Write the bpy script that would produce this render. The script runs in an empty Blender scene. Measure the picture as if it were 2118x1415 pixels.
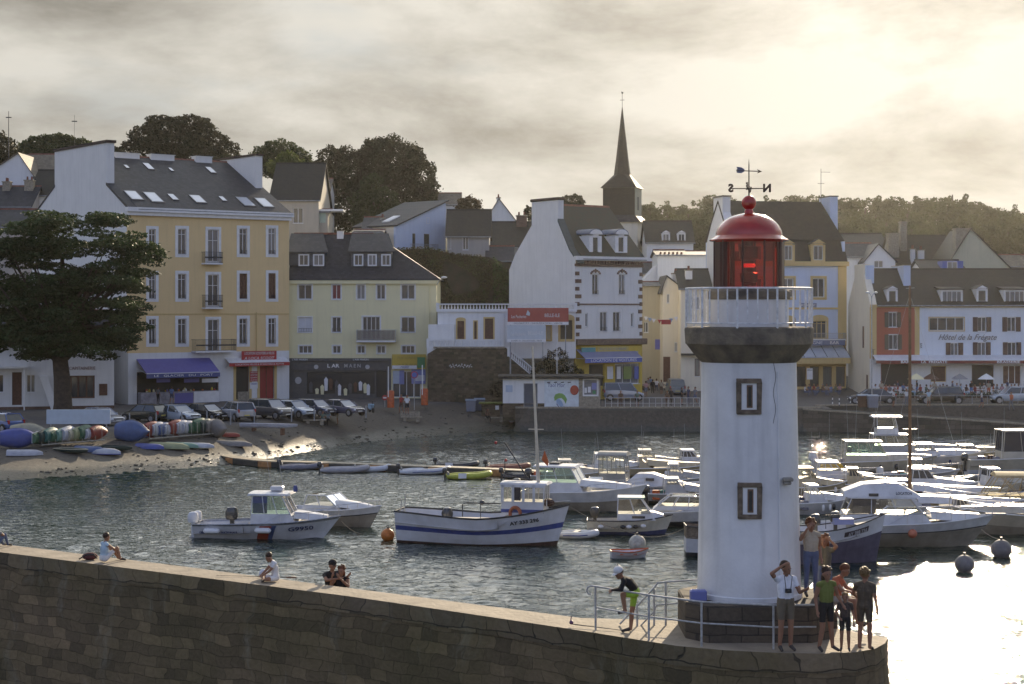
import bpy, bmesh, math, random
import numpy as np
from mathutils import Vector, Matrix
R = math.radians
rnd = random.Random(7)
SC = bpy.context.scene
COL = SC.collection
# ---------------------------------------------------------------- camera
F, CX, HY, EYE = 3600.0, 1059.0, 640.0, 11.4      # focal length in photo pixels, horizon row, eye height above the water
cam = bpy.data.cameras.new('camera'); camo = bpy.data.objects.new('camera', cam); COL.objects.link(camo)
camo.location = (0, 0, EYE); camo.rotation_euler = (R(90), 0, 0)
cam.sensor_width = 36; cam.lens = 36 * F / 2118; cam.shift_y = -(707.5 - HY) / 2118
cam.clip_start = 0.5; cam.clip_end = 6000
SC.camera = camo
# ---------------------------------------------------------------- light
SUN_AZ, SUN_EL = 14.0, 17.4       # degrees right of +Y, degrees up
sd = Vector((math.sin(R(SUN_AZ)) * math.cos(R(SUN_EL)), math.cos(R(SUN_AZ)) * math.cos(R(SUN_EL)), math.sin(R(SUN_EL))))
sl = bpy.data.lights.new('sun', 'SUN'); sl.energy = 4.8; sl.angle = R(0.7); sl.color = (1, .82, .58)
so = bpy.data.objects.new('sun', sl); COL.objects.link(so); so.rotation_euler = sd.to_track_quat('Z', 'Y').to_euler(); so.location = (60, 100, 80)
vs = SC.view_settings; vs.view_transform = 'Standard'; vs.look = 'None'; vs.gamma = 1; vs.exposure = 0.53
SC.cycles.max_bounces = 6; SC.cycles.transparent_max_bounces = 12; SC.cycles.volume_bounces = 0
SC.cycles.use_denoising = True; SC.cycles.sample_clamp_indirect = 8
w = bpy.data.worlds.new('World'); SC.world = w; w.use_nodes = True
nt = w.node_tree; nt.nodes.clear()
class NT:
    """tiny helper to wire nodes"""
    def __init__(s, t): s.t = t
    def n(s, typ, **kw):
        x = s.t.nodes.new(typ)
        ins = kw.pop('i', {})
        for k, v in kw.items(): setattr(x, k, v)
        for k, v in ins.items():
            if hasattr(v, 'links') or isinstance(v, bpy.types.NodeSocket): s.t.links.new(v, x.inputs[k])
            else: x.inputs[k].default_value = v
        return x
    def math(s, op, a, b=0.0, c=0.0, clamp=False):
        x = s.t.nodes.new('ShaderNodeMath'); x.operation = op; x.use_clamp = clamp
        for k, v in enumerate((a, b, c)):
            if isinstance(v, bpy.types.NodeSocket): s.t.links.new(v, x.inputs[k])
            elif k < 2 or op in ('MULTIPLY_ADD',): x.inputs[k].default_value = v
        return x.outputs[0]
    def mix(s, f, a, b, blend='MIX'):
        x = s.t.nodes.new('ShaderNodeMix'); x.data_type = 'RGBA'; x.blend_type = blend
        for k, v in ((0, f), (6, a), (7, b)):
            if isinstance(v, bpy.types.NodeSocket): s.t.links.new(v, x.inputs[k])
            elif k == 0: x.inputs[k].default_value = v
            else: x.inputs[k].default_value = (*v, 1) if len(v) == 3 else v
        return x.outputs[2]
    def ramp(s, f, stops, interp='LINEAR'):
        x = s.t.nodes.new('ShaderNodeValToRGB'); cr = x.color_ramp; cr.interpolation = interp
        while len(cr.elements) < len(stops): cr.elements.new(0.5)
        for e, (p, c) in zip(cr.elements, stops):
            e.position = p; e.color = (*c, 1) if isinstance(c, (tuple, list)) else (c, c, c, 1)
        s.t.links.new(f, x.inputs[0]); return x.outputs[0]
N = NT(nt)
sky = N.n('ShaderNodeTexSky', sky_type='NISHITA', sun_disc=False, sun_elevation=R(SUN_EL), sun_rotation=R(SUN_AZ), air_density=1.2, dust_density=2.0)
geo = N.n('ShaderNodeTexCoord')
sep = N.n('ShaderNodeSeparateXYZ', i={0: geo.outputs['Generated']})
x_, y_, z_ = sep.outputs
zc = N.math('MAXIMUM', z_, 0.0)
m1 = N.n('ShaderNodeMapping', i={'Vector': geo.outputs['Generated'], 'Location': (.35, 1.2, .12), 'Scale': (5.6, 5.6, 15), 'Rotation': (0, R(2), 0)}).outputs[0]
n2 = N.n('ShaderNodeTexNoise', i={'Vector': m1, 'Scale': 1.0, 'Detail': 10.0, 'Roughness': 0.60, 'Distortion': 0.15}).outputs[0]
m2 = N.n('ShaderNodeMapping', i={'Vector': geo.outputs['Generated'], 'Location': (4.2, 2.1, .4), 'Scale': (3.2, 3.2, 10.0)}).outputs[0]
n1 = N.n('ShaderNodeTexNoise', i={'Vector': m2, 'Scale': 1.0, 'Detail': 7.0, 'Roughness': 0.5, 'Distortion': 0.2}).outputs[0]
dot = N.n('ShaderNodeVectorMath', operation='DOT_PRODUCT', i={0: geo.outputs['Generated'], 1: tuple(sd)}).outputs['Value']
glow = N.math('POWER', N.math('MAXIMUM', dot, 0.0), 14.0)
# thick darker band low down, thin bright broken cloud above it, blue-grey gaps high up
el = N.math('ADD', zc, N.math('MULTIPLY', N.math('SUBTRACT', n1, 0.5), 0.11))
lit = N.ramp(el, [(0.0, .45), (0.045, .62), (0.066, .50), (0.088, .30), (0.104, .66), (0.128, .86), (0.150, .70), (0.166, .46), (0.19, .50), (0.26, .75)])
lit = N.math('ADD', lit, N.math('ADD', N.math('MULTIPLY', N.math('SUBTRACT', n2, 0.462), 3.3), N.math('MULTIPLY', glow, 0.04)), clamp=True)
ccol = N.mix(lit, (.395, .37, .32), (.94, .90, .81))
ccol = N.mix(N.ramp(zc, [(0.19, 0), (0.45, 1)]), ccol, N.mix(1.0, ccol, (.84, .93, 1.10), 'MULTIPLY'))
gain = N.math('ADD', N.math('MULTIPLY_ADD', glow, 0.09, 0.52), N.math('MULTIPLY', N.math('POWER', N.math('MAXIMUM', dot, 0.0), 90.0), 0.15))
gain = N.math('ADD', gain, N.math('MULTIPLY', N.math('MAXIMUM', y_, 0.0), N.ramp(zc, [(0.0, 0), (0.19, 0), (0.30, 1.3), (0.5, 1.25), (.8, .4)])))
ccol = N.mix(1.0, ccol, N.n('ShaderNodeCombineColor', i={0: gain, 1: gain, 2: gain}).outputs[0], 'MULTIPLY')
skyc = N.mix(1.0, sky.outputs[0], (0.142, 0.124, 0.158), 'MULTIPLY')
front = N.math('MINIMUM', N.math('MAXIMUM', N.math('MULTIPLY_ADD', y_, 1.2, 0.35), 0.0), 1.0)
gapc = N.mix(front, skyc, (.40, .415, .41))
cov = N.math('ADD', n1, N.math('MULTIPLY', N.math('MAXIMUM', y_, -0.4), 0.16))
cov = N.math('SUBTRACT', cov, N.math('MULTIPLY', N.math('MAXIMUM', N.math('SUBTRACT', N.math('MINIMUM', zc, 0.2), 0.115), 0.0), 1.1))
covm = N.ramp(cov, [(0.42, 0.0), (0.54, 1.0)], 'EASE')
fin = N.mix(covm, gapc, ccol)
bg = N.n('ShaderNodeBackground', i={'Color': fin, 'Strength': 1.0})
out = N.n('ShaderNodeOutputWorld', i={'Surface': bg.outputs[0]})

ORD = ['first', 'second', 'third', 'fourth', 'fifth', 'sixth', 'seventh', 'eighth', 'ninth', 'tenth', 'eleventh', 'twelfth', 'thirteenth']
# ---------------------------------------------------------------- helpers
def PX(px, Y): return (px - CX) / F * Y
def PZ(py, Y): return EYE - (py - HY) / F * Y
def P(px, py, Y): return Vector((PX(px, Y), Y, PZ(py, Y)))
def WY(py, z=0.0): return (EYE - z) * F / (py - HY)          # depth of a point of height z seen in row py
def W(px, py, z=0.0):
    Y = WY(py, z); return Vector((PX(px, Y), Y, z))
MATS = {}
def mat(name, col, rough=0.7, var=0.12, scale=3.0, bump=0.0, bscale=None, metal=0.0, col2=None, spec=0.5, trans=0.0, coat=0.0, emit=None, detail=5.0):
    """plain painted / plastered / metal surface with noise in its colour and optionally its relief"""
    if name in MATS: return MATS[name]
    m = bpy.data.materials.new(name); MATS[name] = m; m.use_nodes = True
    T = NT(m.node_tree); b = m.node_tree.nodes['Principled BSDF']; o = m.node_tree.nodes['Material Output']
    tc = T.n('ShaderNodeTexCoord').outputs['Object']
    no = T.n('ShaderNodeTexNoise', i={'Vector': tc, 'Scale': scale, 'Detail': detail, 'Roughness': .6}).outputs[0]
    c2 = col2 or tuple(c * (1 - var * 2.2) for c in col); c1 = col if col2 else tuple(min(1, c * (1 + var * .9)) for c in col)
    cc = T.mix(T.ramp(no, [(.3, 0), (.7, 1)]), c2, c1)
    m.node_tree.links.new(cc, b.inputs['Base Color'])
    b.inputs['Roughness'].default_value = rough; b.inputs['Metallic'].default_value = metal
    b.inputs['Specular IOR Level'].default_value = spec; b.inputs['Coat Weight'].default_value = coat
    if bump:
        nb = T.n('ShaderNodeTexNoise', i={'Vector': tc, 'Scale': bscale or scale * 4, 'Detail': 4.0}).outputs[0]
        bp = T.n('ShaderNodeBump', i={'Height': nb, 'Strength': bump, 'Distance': .05}); m.node_tree.links.new(bp.outputs[0], b.inputs['Normal'])
    if emit:
        b.inputs['Emission Color'].default_value = (*emit[:3], 1); b.inputs['Emission Strength'].default_value = emit[3]
    if trans:      # thin sheet that lets light through (leaves, canvas)
        tr = T.n('ShaderNodeBsdfTranslucent', i={'Color': cc}); mx = T.n('ShaderNodeMixShader', i={0: trans, 1: b.outputs[0], 2: tr.outputs[0]})
        m.node_tree.links.new(mx.outputs[0], o.inputs[0])
    return m
def plaster(name, col, stain=.25, rough=.85):
    """rendered wall: faint patches, rain streaks running down, fine relief"""
    if name in MATS: return MATS[name]
    m = bpy.data.materials.new(name); MATS[name] = m; m.use_nodes = True
    T = NT(m.node_tree); b = m.node_tree.nodes['Principled BSDF']
    tc = T.n('ShaderNodeTexCoord').outputs['Object']
    a = T.n('ShaderNodeTexNoise', i={'Vector': tc, 'Scale': .45, 'Detail': 6.0, 'Roughness': .65}).outputs[0]
    ms = T.n('ShaderNodeMapping', i={'Vector': tc, 'Scale': (2.2, 2.2, .16)}).outputs[0]
    s = T.n('ShaderNodeTexNoise', i={'Vector': ms, 'Scale': 1.3, 'Detail': 5.0}).outputs[0]
    k = T.math('MULTIPLY', T.ramp(a, [(.35, 0), (.75, 1)]), stain)
    k2 = T.math('MULTIPLY', T.ramp(s, [(.5, 0), (.78, 1)]), stain * .9)
    dirt = tuple(c * .52 + .02 for c in col)
    c = T.mix(k, col, dirt); c = T.mix(k2, c, tuple(x * .85 for x in dirt))
    m.node_tree.links.new(c, b.inputs['Base Color']); b.inputs['Roughness'].default_value = rough; b.inputs['Specular IOR Level'].default_value = .25
    nb = T.n('ShaderNodeTexNoise', i={'Vector': tc, 'Scale': 14.0, 'Detail': 3.0}).outputs[0]
    bp = T.n('ShaderNodeBump', i={'Height': nb, 'Strength': .25, 'Distance': .02}); m.node_tree.links.new(bp.outputs[0], b.inputs['Normal'])
    return m
def masonry(name, c1, c2, mortar, bw=.5, bh=.25, axes='xz', rough=.9, spec=.3, bump=.5, patch=None, msize=.015, uv=False, soft=.3, blk=.12, salt=0.0):
    """coursed stone, brick or slate: brick pattern laid on the given two local axes"""
    if name in MATS: return MATS[name]
    m = bpy.data.materials.new(name); MATS[name] = m; m.use_nodes = True
    T = NT(m.node_tree); b = m.node_tree.nodes['Principled BSDF']
    tco = T.n('ShaderNodeTexCoord'); tc = tco.outputs['UV' if uv else 'Object']
    if uv: v = tc
    else:
        sp = T.n('ShaderNodeSeparateXYZ', i={0: tc}).outputs
        d = {'x': sp[0], 'y': sp[1], 'z': sp[2], 's': T.math('ADD', sp[0], sp[1])}
        v = T.n('ShaderNodeCombineXYZ', i={0: d[axes[0]], 1: d[axes[1]], 2: 0.0}).outputs[0]
    if salt:   # uneven courses and block lengths
        wb_ = T.n('ShaderNodeTexNoise', i={'Vector': v, 'Scale': .55, 'Detail': 3.0, 'Roughness': .6}).outputs['Color']; v = T.n('ShaderNodeVectorMath', operation='MULTIPLY_ADD', i={0: wb_, 1: (1.5, .42, 0), 2: v}).outputs[0]
    wn = T.n('ShaderNodeTexNoise', i={'Vector': v, 'Scale': 1.7, 'Detail': 2.0}).outputs['Color']
    v2 = T.n('ShaderNodeVectorMath', operation='MULTIPLY_ADD', i={0: wn, 1: (.09, .07, 0), 2: v}).outputs[0]
    br = T.n('ShaderNodeTexBrick', i={'Vector': v2, 'Color1': (*c1, 1), 'Color2': (*c2, 1), 'Mortar': (*mortar, 1), 'Scale': 1.0, 'Mortar Size': msize, 'Mortar Smooth': soft, 'Bias': 0.0, 'Brick Width': bw, 'Row Height': bh})
    br.offset_frequency = 2; br.squash = 1.0
    no = T.n('ShaderNodeTexNoise', i={'Vector': v, 'Scale': .5, 'Detail': 7.0, 'Roughness': .7}).outputs[0]
    fine = T.n('ShaderNodeTexNoise', i={'Vector': v, 'Scale': 9.0, 'Detail': 5.0, 'Roughness': .7}).outputs[0]
    c = T.mix(T.math('MULTIPLY', T.ramp(no, [(.4, 0), (.7, 1)]), .6), br.outputs[0], patch or tuple(x * .55 for x in c1))
    vx = T.n('ShaderNodeSeparateXYZ', i={0: v2}).outputs; row = T.math('FLOOR', T.math('DIVIDE', vx[1], bh)); sh_ = T.math('LESS_THAN', T.math('FLOORED_MODULO', row, 2.0), .5)
    colm = T.math('FLOOR', T.math('MULTIPLY_ADD', sh_, .5, T.math('DIVIDE', vx[0], bw))); wnz = T.n('ShaderNodeTexWhiteNoise', noise_dimensions='2D', i={'Vector': T.n('ShaderNodeCombineXYZ', i={0: colm, 1: row, 2: 0.0}).outputs[0]})
    vv = wnz.outputs[0]; c = T.mix(1.0, c, T.mix(vv, (1 - blk, 1 - blk, 1 - blk), (1 + blk, 1 + blk * .9, 1 + blk * .75)), 'MULTIPLY')
    if salt:
        sv = T.n('ShaderNodeTexNoise', i={'Vector': T.n('ShaderNodeVectorMath', operation='MULTIPLY', i={0: v, 1: (.9, .28, 0)}).outputs[0], 'Scale': 1.1, 'Detail': 6.0, 'Roughness': .7}).outputs[0]; c = T.mix(T.math('MULTIPLY', T.ramp(sv, [(.55, 0), (.72, 1)]), salt), c, (.36, .34, .28))
        sw_ = T.n('ShaderNodeTexNoise', i={'Vector': v, 'Scale': .22, 'Detail': 5.0}).outputs[0]; c = T.mix(T.math('MULTIPLY', T.ramp(sw_, [(.42, 0), (.62, 1)]), .6), c, T.mix(1.0, c, (.52, .62, .45), 'MULTIPLY'))
    c = T.mix(T.ramp(fine, [(.3, 0), (.7, .6)]), T.mix(1.0, c, (.62, .60, .58), 'MULTIPLY'), T.mix(1.0, c, (1.15, 1.12, 1.1), 'MULTIPLY'))
    m.node_tree.links.new(c, b.inputs['Base Color']); b.inputs['Roughness'].default_value = rough; b.inputs['Specular IOR Level'].default_value = spec
    h = T.math('SUBTRACT', T.math('MULTIPLY', fine, .5), br.outputs[1])
    bp = T.n('ShaderNodeBump', i={'Height': h, 'Strength': bump, 'Distance': .03}); m.node_tree.links.new(bp.outputs[0], b.inputs['Normal'])
    return m
def glassm(name, col=(.75, .85, .8), clear=.75, rough=.05, gloss=(.9, .9, .9)):
    """window glass of boats and cars: mostly clear, reflecting at grazing angles"""
    if name in MATS: return MATS[name]
    m = bpy.data.materials.new(name); MATS[name] = m; m.use_nodes = True
    T = NT(m.node_tree); o = m.node_tree.nodes['Material Output']
    t = T.n('ShaderNodeBsdfTransparent', i={'Color': (*col, 1)}); g = T.n('ShaderNodeBsdfGlossy', i={'Color': (*gloss, 1), 'Roughness': rough})
    d = T.n('ShaderNodeBsdfDiffuse', i={'Color': (*[c * .4 for c in col], 1)})
    fr = T.n('ShaderNodeFresnel', i={'IOR': 1.5}).outputs[0]
    m1 = T.n('ShaderNodeMixShader', i={0: 1 - clear, 1: t.outputs[0], 2: d.outputs[0]})
    m2 = T.n('ShaderNodeMixShader', i={0: fr, 1: m1.outputs[0], 2: g.outputs[0]})
    m.node_tree.links.new(m2.outputs[0], o.inputs[0]); return m

class MB:
    """collects shapes; build() links them as ONE mesh object"""
    def __init__(s): s.v = []; s.f = []; s.mi = []; s.m = 0
    def add(s, vs_, fs): 
        b = len(s.v); s.v.extend([tuple(a) for a in vs_]); s.f.extend([[b + i for i in f] for f in fs]); s.mi.extend([s.m] * len(fs)); return s
    def box(s, x0, x1, y0, y1, z0, z1, M=None):
        vv = [Vector((x, y, z)) for z in (z0, z1) for y in (y0, y1) for x in (x0, x1)]
        if M: vv = [M @ a for a in vv]
        return s.add(vv, [(0, 2, 3, 1), (4, 5, 7, 6), (0, 1, 5, 4), (2, 6, 7, 3), (0, 4, 6, 2), (1, 3, 7, 5)])
    def cbox(s, c, sz, M=None, rz=0.0):
        T = Matrix.Translation(Vector(c)) @ Matrix.Rotation(rz, 4, 'Z')
        if M: T = M @ T
        a, b, d = sz[0] / 2, sz[1] / 2, sz[2] / 2
        return s.box(-a, a, -b, b, -d, d, T)
    def prism(s, poly, ext, M=None):
        """poly: 3-D points of one cap, ext: vector to the other cap"""
        p = [Vector(a) for a in poly]; e = Vector(ext); n = len(p); vv = p + [a + e for a in p]
        if M: vv = [M @ a for a in vv]
        return s.add(vv, [list(range(n))[::-1], list(range(n, 2 * n))] + [(i, (i + 1) % n, n + (i + 1) % n, n + i) for i in range(n)])
    def tube(s, p0, p1, r0, r1=None, n=8, cap=True):
        p0, p1 = Vector(p0), Vector(p1); r1 = r0 if r1 is None else r1
        d = (p1 - p0); 
        if d.length < 1e-6: return s
        d.normalize(); a = d.orthogonal().normalized(); b = d.cross(a)
        vv = [p + (a * math.cos(t) + b * math.sin(t)) * r for p, r in ((p0, r0), (p1, r1)) for t in [2 * math.pi * k / n for k in range(n)]]
        fs = [(k, (k + 1) % n, n + (k + 1) % n, n + k) for k in range(n)]
        if cap: fs += [list(range(n))[::-1], list(range(n, 2 * n))]
        return s.add(vv, fs)
    def path(s, pts, r, n=8, rs=None, closed=False):
        pts = [Vector(p) for p in pts]; m = len(pts); rings = []; up = None
        for i, p in enumerate(pts):
            if closed: d = pts[(i + 1) % m] - pts[i - 1]
            else: d = pts[min(i + 1, m - 1)] - pts[max(i - 1, 0)]
            if d.length < 1e-9: d = Vector((0, 0, 1))
            d.normalize()
            if up is None: up = d.orthogonal().normalized()
            a = (up - d * up.dot(d)); a = a.normalized() if a.length > 1e-6 else d.orthogonal().normalized()
            up = a; b = d.cross(a); rr = rs[i] if rs else r
            rings.append([p + (a * math.cos(2 * math.pi * k / n) + b * math.sin(2 * math.pi * k / n)) * rr for k in range(n)])
        vv = [q for ring in rings for q in ring]; fs = []
        for i in range(m if closed else m - 1):
            j = (i + 1) % m
            fs += [(i * n + k, i * n + (k + 1) % n, j * n + (k + 1) % n, j * n + k) for k in range(n)]
        if not closed: fs += [list(range(n))[::-1], list(range((m - 1) * n, m * n))]
        return s.add(vv, fs)
    def lathe(s, prof, n=24, c=(0, 0, 0), sy=1.0):
        """prof: list of (radius, z), bottom to top"""
        c = Vector(c); vv = []; fs = []; m = len(prof)
        for r, z in prof:
            for k in range(n):
                t = 2 * math.pi * k / n; vv.append(c + Vector((r * math.cos(t), r * math.sin(t) * sy, z)))
        for i in range(m - 1): fs += [(i * n + k, i * n + (k + 1) % n, (i + 1) * n + (k + 1) % n, (i + 1) * n + k) for k in range(n)]
        fs += [list(range(n))[::-1], list(range((m - 1) * n, m * n))]
        return s.add(vv, fs)
    def ball(s, c, r, n=12, sc=(1, 1, 1)):
        c = Vector(c); m = n // 2; vv = []; fs = []
        for i in range(1, m):
            a = math.pi * i / m
            for k in range(n): t = 2 * math.pi * k / n; vv.append(c + Vector((r * sc[0] * math.sin(a) * math.cos(t), r * sc[1] * math.sin(a) * math.sin(t), -r * sc[2] * math.cos(a))))
        vv += [c - Vector((0, 0, r * sc[2])), c + Vector((0, 0, r * sc[2]))]; S, E = len(vv) - 2, len(vv) - 1
        for i in range(m - 2): fs += [(i * n + k, i * n + (k + 1) % n, (i + 1) * n + (k + 1) % n, (i + 1) * n + k) for k in range(n)]
        fs += [(S, (k + 1) % n, k) for k in range(n)] + [((m - 2) * n + k, (m - 2) * n + (k + 1) % n, E) for k in range(n)]
        return s.add(vv, fs)
    def loft(s, rings, closed=False, caps=True):
        n = len(rings[0]); vv = [q for r in rings for q in r]; fs = []
        for i in range(len(rings) - 1):
            for k in range(n if closed else n - 1):
                fs.append((i * n + k, i * n + (k + 1) % n, (i + 1) * n + (k + 1) % n, (i + 1) * n + k))
        if caps: fs += [list(range(n))[::-1], list(range((len(rings) - 1) * n, len(rings) * n))]
        return s.add(vv, fs)
    def build(s, name, material, parent=None, smooth=False, loc=None, rz=0.0, bevel=0.0):
        me = bpy.data.meshes.new(name); me.from_pydata(s.v, [], s.f)
        for m_ in (material if isinstance(material, (list, tuple)) else [material]): me.materials.append(m_)
        if isinstance(material, (list, tuple)): me.polygons.foreach_set('material_index', s.mi)
        bm = bmesh.new(); bm.from_mesh(me); bmesh.ops.recalc_face_normals(bm, faces=bm.faces)
        if bevel:
            bmesh.ops.remove_doubles(bm, verts=bm.verts, dist=1e-5)
            try: bmesh.ops.bevel(bm, geom=list(bm.edges), offset=bevel, segments=1, affect='EDGES', clamp_overlap=True)
            except Exception: pass
        bm.to_mesh(me); bm.free()
        if smooth:
            me.polygons.foreach_set('use_smooth', [True] * len(me.polygons))
            me.set_sharp_from_angle(angle=R(smooth if smooth is not True else 40))
        o = bpy.data.objects.new(name, me); COL.objects.link(o)
        if parent: o.parent = parent
        if loc is not None: o.location = loc
        o.rotation_euler = (0, 0, rz); return o
def tag(o, label=None, cat=None, group=None, kind=None):
    if label: o['label'] = label
    if cat: o['category'] = cat
    if group: o['group'] = group
    if kind: o['kind'] = kind
    return o
def thing(name, label, cat, loc=(0, 0, 0), rz=0.0, group=None):
    o = bpy.data.objects.new(name, None); COL.objects.link(o); o.location = loc; o.rotation_euler = (0, 0, rz); o.empty_display_size = .2
    return tag(o, label, cat, group)
def copy_tree(o, parent=None):
    c = o.copy(); COL.objects.link(c)
    if parent: c.parent = parent
    for ch in list(o.children): copy_tree(ch, c)
    return c
def dup(o, label, loc, rz=0.0, scale=None, group=None):
    c = copy_tree(o); c['label'] = label; c.location = loc; c.rotation_euler = (0, 0, rz)
    if scale: c.scale = (scale,) * 3 if isinstance(scale, (int, float)) else scale
    if group: c['group'] = group
    return c
_fc = {}
def text(s, name, material, parent, M, size=1.0, ext=.01, shear=0.0, width=None, align='CENTER', bold=0.0):
    """lettering as a mesh part; M places it (local x = reading direction, local z = up)"""
    cu = bpy.data.curves.new('t', 'FONT'); cu.body = s; cu.size = size; cu.extrude = ext; cu.shear = shear; cu.align_x = align; cu.align_y = 'CENTER'; cu.offset = bold; cu.resolution_u = 2
    to = bpy.data.objects.new('t', cu); COL.objects.link(to)
    dg = bpy.context.evaluated_depsgraph_get(); dg.update(); me = bpy.data.meshes.new_from_object(to.evaluated_get(dg))
    bpy.data.objects.remove(to); bpy.data.curves.remove(cu)
    k = 1.0
    if width and len(me.vertices):
        xs = [v.co.x for v in me.vertices]; k = width / max(1e-6, max(xs) - min(xs))
    me.transform(M @ Matrix.Rotation(R(90), 4, 'X') @ Matrix.Diagonal((k, 1, 1, 1)))
    me.name = name; me.materials.clear(); me.materials.append(material)
    o = bpy.data.objects.new(name, me); COL.objects.link(o); o.parent = parent; return o
def TR(x, y, z, rz=0.0, ry=0.0, rx=0.0): return Matrix.Translation((x, y, z)) @ Matrix.Rotation(rz, 4, 'Z') @ Matrix.Rotation(ry, 4, 'Y') @ Matrix.Rotation(rx, 4, 'X')
def lerp(a, b, t): return a + (b - a) * t
def interp(x, xs, ys): return float(np.interp(x, xs, ys))
def sstep(a, b, x):
    t = max(0, min(1, (x - a) / (b - a))); return t * t * (3 - 2 * t)
WHITE = mat('white_paint', (.80, .80, .79), .45, .05, 2); GREYM = mat('galvanised_metal', (.42, .43, .45), .4, .15, 8, metal=.7)
BLACK = mat('black_rubber', (.02, .02, .022), .6, .2, 6); CHROME = mat('polished_steel', (.7, .7, .7), .18, .05, 5, metal=1.0)

# ---------------------------------------------------------------- ground, water
SHX = [-80, -34, -28.7, -22.9, -19.5, -16.8, -13.9, -9.0, -2.65, -.6, 1.2]
SHY = [112, 115.6, 120, 125, 130.3, 137.7, 147.6, 154.9, 161, 163, 163]
def shore(X):
    if X > 30.5: return 168.0
    return interp(X, SHX, SHY)
GZ = 2.1
def ground(X, Y):
    s = shore(X)
    if X >= .8:
        h = GZ if Y >= s - .2 else -2.0
    else: h = max(-3.0, min(GZ, .12 * (Y - s)))
    if Y > 184:
        l = interp(Y, [184, 190, 199, 205, 232, 300, 420, 900, 4000], [0, 1.5, 9, 13.5, 19, 23, 22, 10, 5])
        r = interp(Y, [184, 215, 250, 330, 400, 520, 900, 4000], [0, 2, 7, 17.5, 23.5, 24, 10, 5])
        h += lerp(l, r, sstep(-3, 5, X - (Y - 190) * .02))
    return h
def G(px, py):
    """where the sight line through a photo pixel meets the ground"""
    Y = 100.0
    while Y < 420:
        if PZ(py, Y) <= ground(PX(px, Y), Y): break
        Y += .1
    return Vector((PX(px, Y), Y, max(0, ground(PX(px, Y), Y))))
ys_ = [60, 80] + list(np.arange(96, 200, 1.0)) + list(np.arange(200, 300, 5)) + list(np.arange(300, 480, 12)) + [520, 600, 760, 1000, 1400]
xs_ = [-1200, -700, -400, -250, -170, -120, -90, -75] + list(np.arange(-66, 66, 1.5)) + [66, 75, 90, 120, 170, 250, 400, 700, 1200]
gb = MB(); nx = len(xs_)
for Y in ys_:
    for X in xs_:
        z = ground(X, Y)
        if 0 < z < GZ and X < 1: z += .05 * math.sin(X * 1.3 + Y) * math.sin(Y * .9)
        gb.v.append((X, Y, z))
for j in range(len(ys_) - 1):
    for i in range(nx - 1):
        a = j * nx + i; gb.f.append((a, a + 1, a + nx + 1, a + nx)); gb.mi.append(0)
gm = bpy.data.materials.new('ground_surface'); gm.use_nodes = True; T = NT(gm.node_tree); b = gm.node_tree.nodes['Principled BSDF']
tc = T.n('ShaderNodeTexCoord').outputs['Object']; sp = T.n('ShaderNodeSeparateXYZ', i={0: tc}).outputs
na = T.n('ShaderNodeTexNoise', i={'Vector': tc, 'Scale': .35, 'Detail': 8.0, 'Roughness': .7}).outputs[0]
nb = T.n('ShaderNodeTexNoise', i={'Vector': tc, 'Scale': 3.2, 'Detail': 8.0, 'Roughness': .75}).outputs[0]
sand = T.mix(T.ramp(nb, [(.3, 0), (.7, 1)]), (.06, .053, .042), (.14, .122, .095))
mud = T.mix(T.ramp(nb, [(.35, 0), (.65, 1)]), (.03, .035, .022), (.075, .07, .055))
wet = T.ramp(T.math('MULTIPLY_ADD', na, .7, T.math('SUBTRACT', sp[2], .35)), [(.25, 0), (.75, 1)])
beach = T.mix(wet, mud, sand)
road = T.mix(T.ramp(na, [(.3, 0), (.7, 1)]), (.085, .08, .075), (.13, .12, .11))
c = T.mix(T.ramp(T.math('DIVIDE', sp[2], 2.2), [(.86, 0), (.94, 1)]), beach, road)
grass = T.mix(T.ramp(nb, [(.3, 0), (.7, 1)]), (.03, .04, .015), (.07, .075, .03))
c = T.mix(T.ramp(T.math('DIVIDE', sp[2], 12.0), [(.3, 0), (.5, 1)]), c, grass)
gm.node_tree.links.new(c, b.inputs['Base Color'])
ro = T.mix(wet, (.28, .28, .28), (.9, .9, .9)); gm.node_tree.links.new(ro, b.inputs['Roughness'])
bp = T.n('ShaderNodeBump', i={'Height': nb, 'Strength': .7, 'Distance': .12}); gm.node_tree.links.new(bp.outputs[0], b.inputs['Normal'])
tag(gb.build('ground', gm, smooth=60), kind='structure')
rs_ = random.Random(31); sm_ = MB()
for k in range(520):
    X = rs_.uniform(-45, 0); Y = shore(X) + rs_.choice([rs_.uniform(-.5, 3), rs_.uniform(-.5, 13)]); r_ = rs_.choice([.04, .06, .08, .12]) * rs_.uniform(.7, 1.5); sm_.ball((X, Y, ground(X, Y) + r_ * .1), r_, 6, (rs_.uniform(.8, 1.6), 1, .6))
tag(sm_.build('beach_pebbles', mat('beach_stone', (.13, .12, .10), .8, .4, 4, col2=(.045, .045, .03))), kind='stuff')
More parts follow.
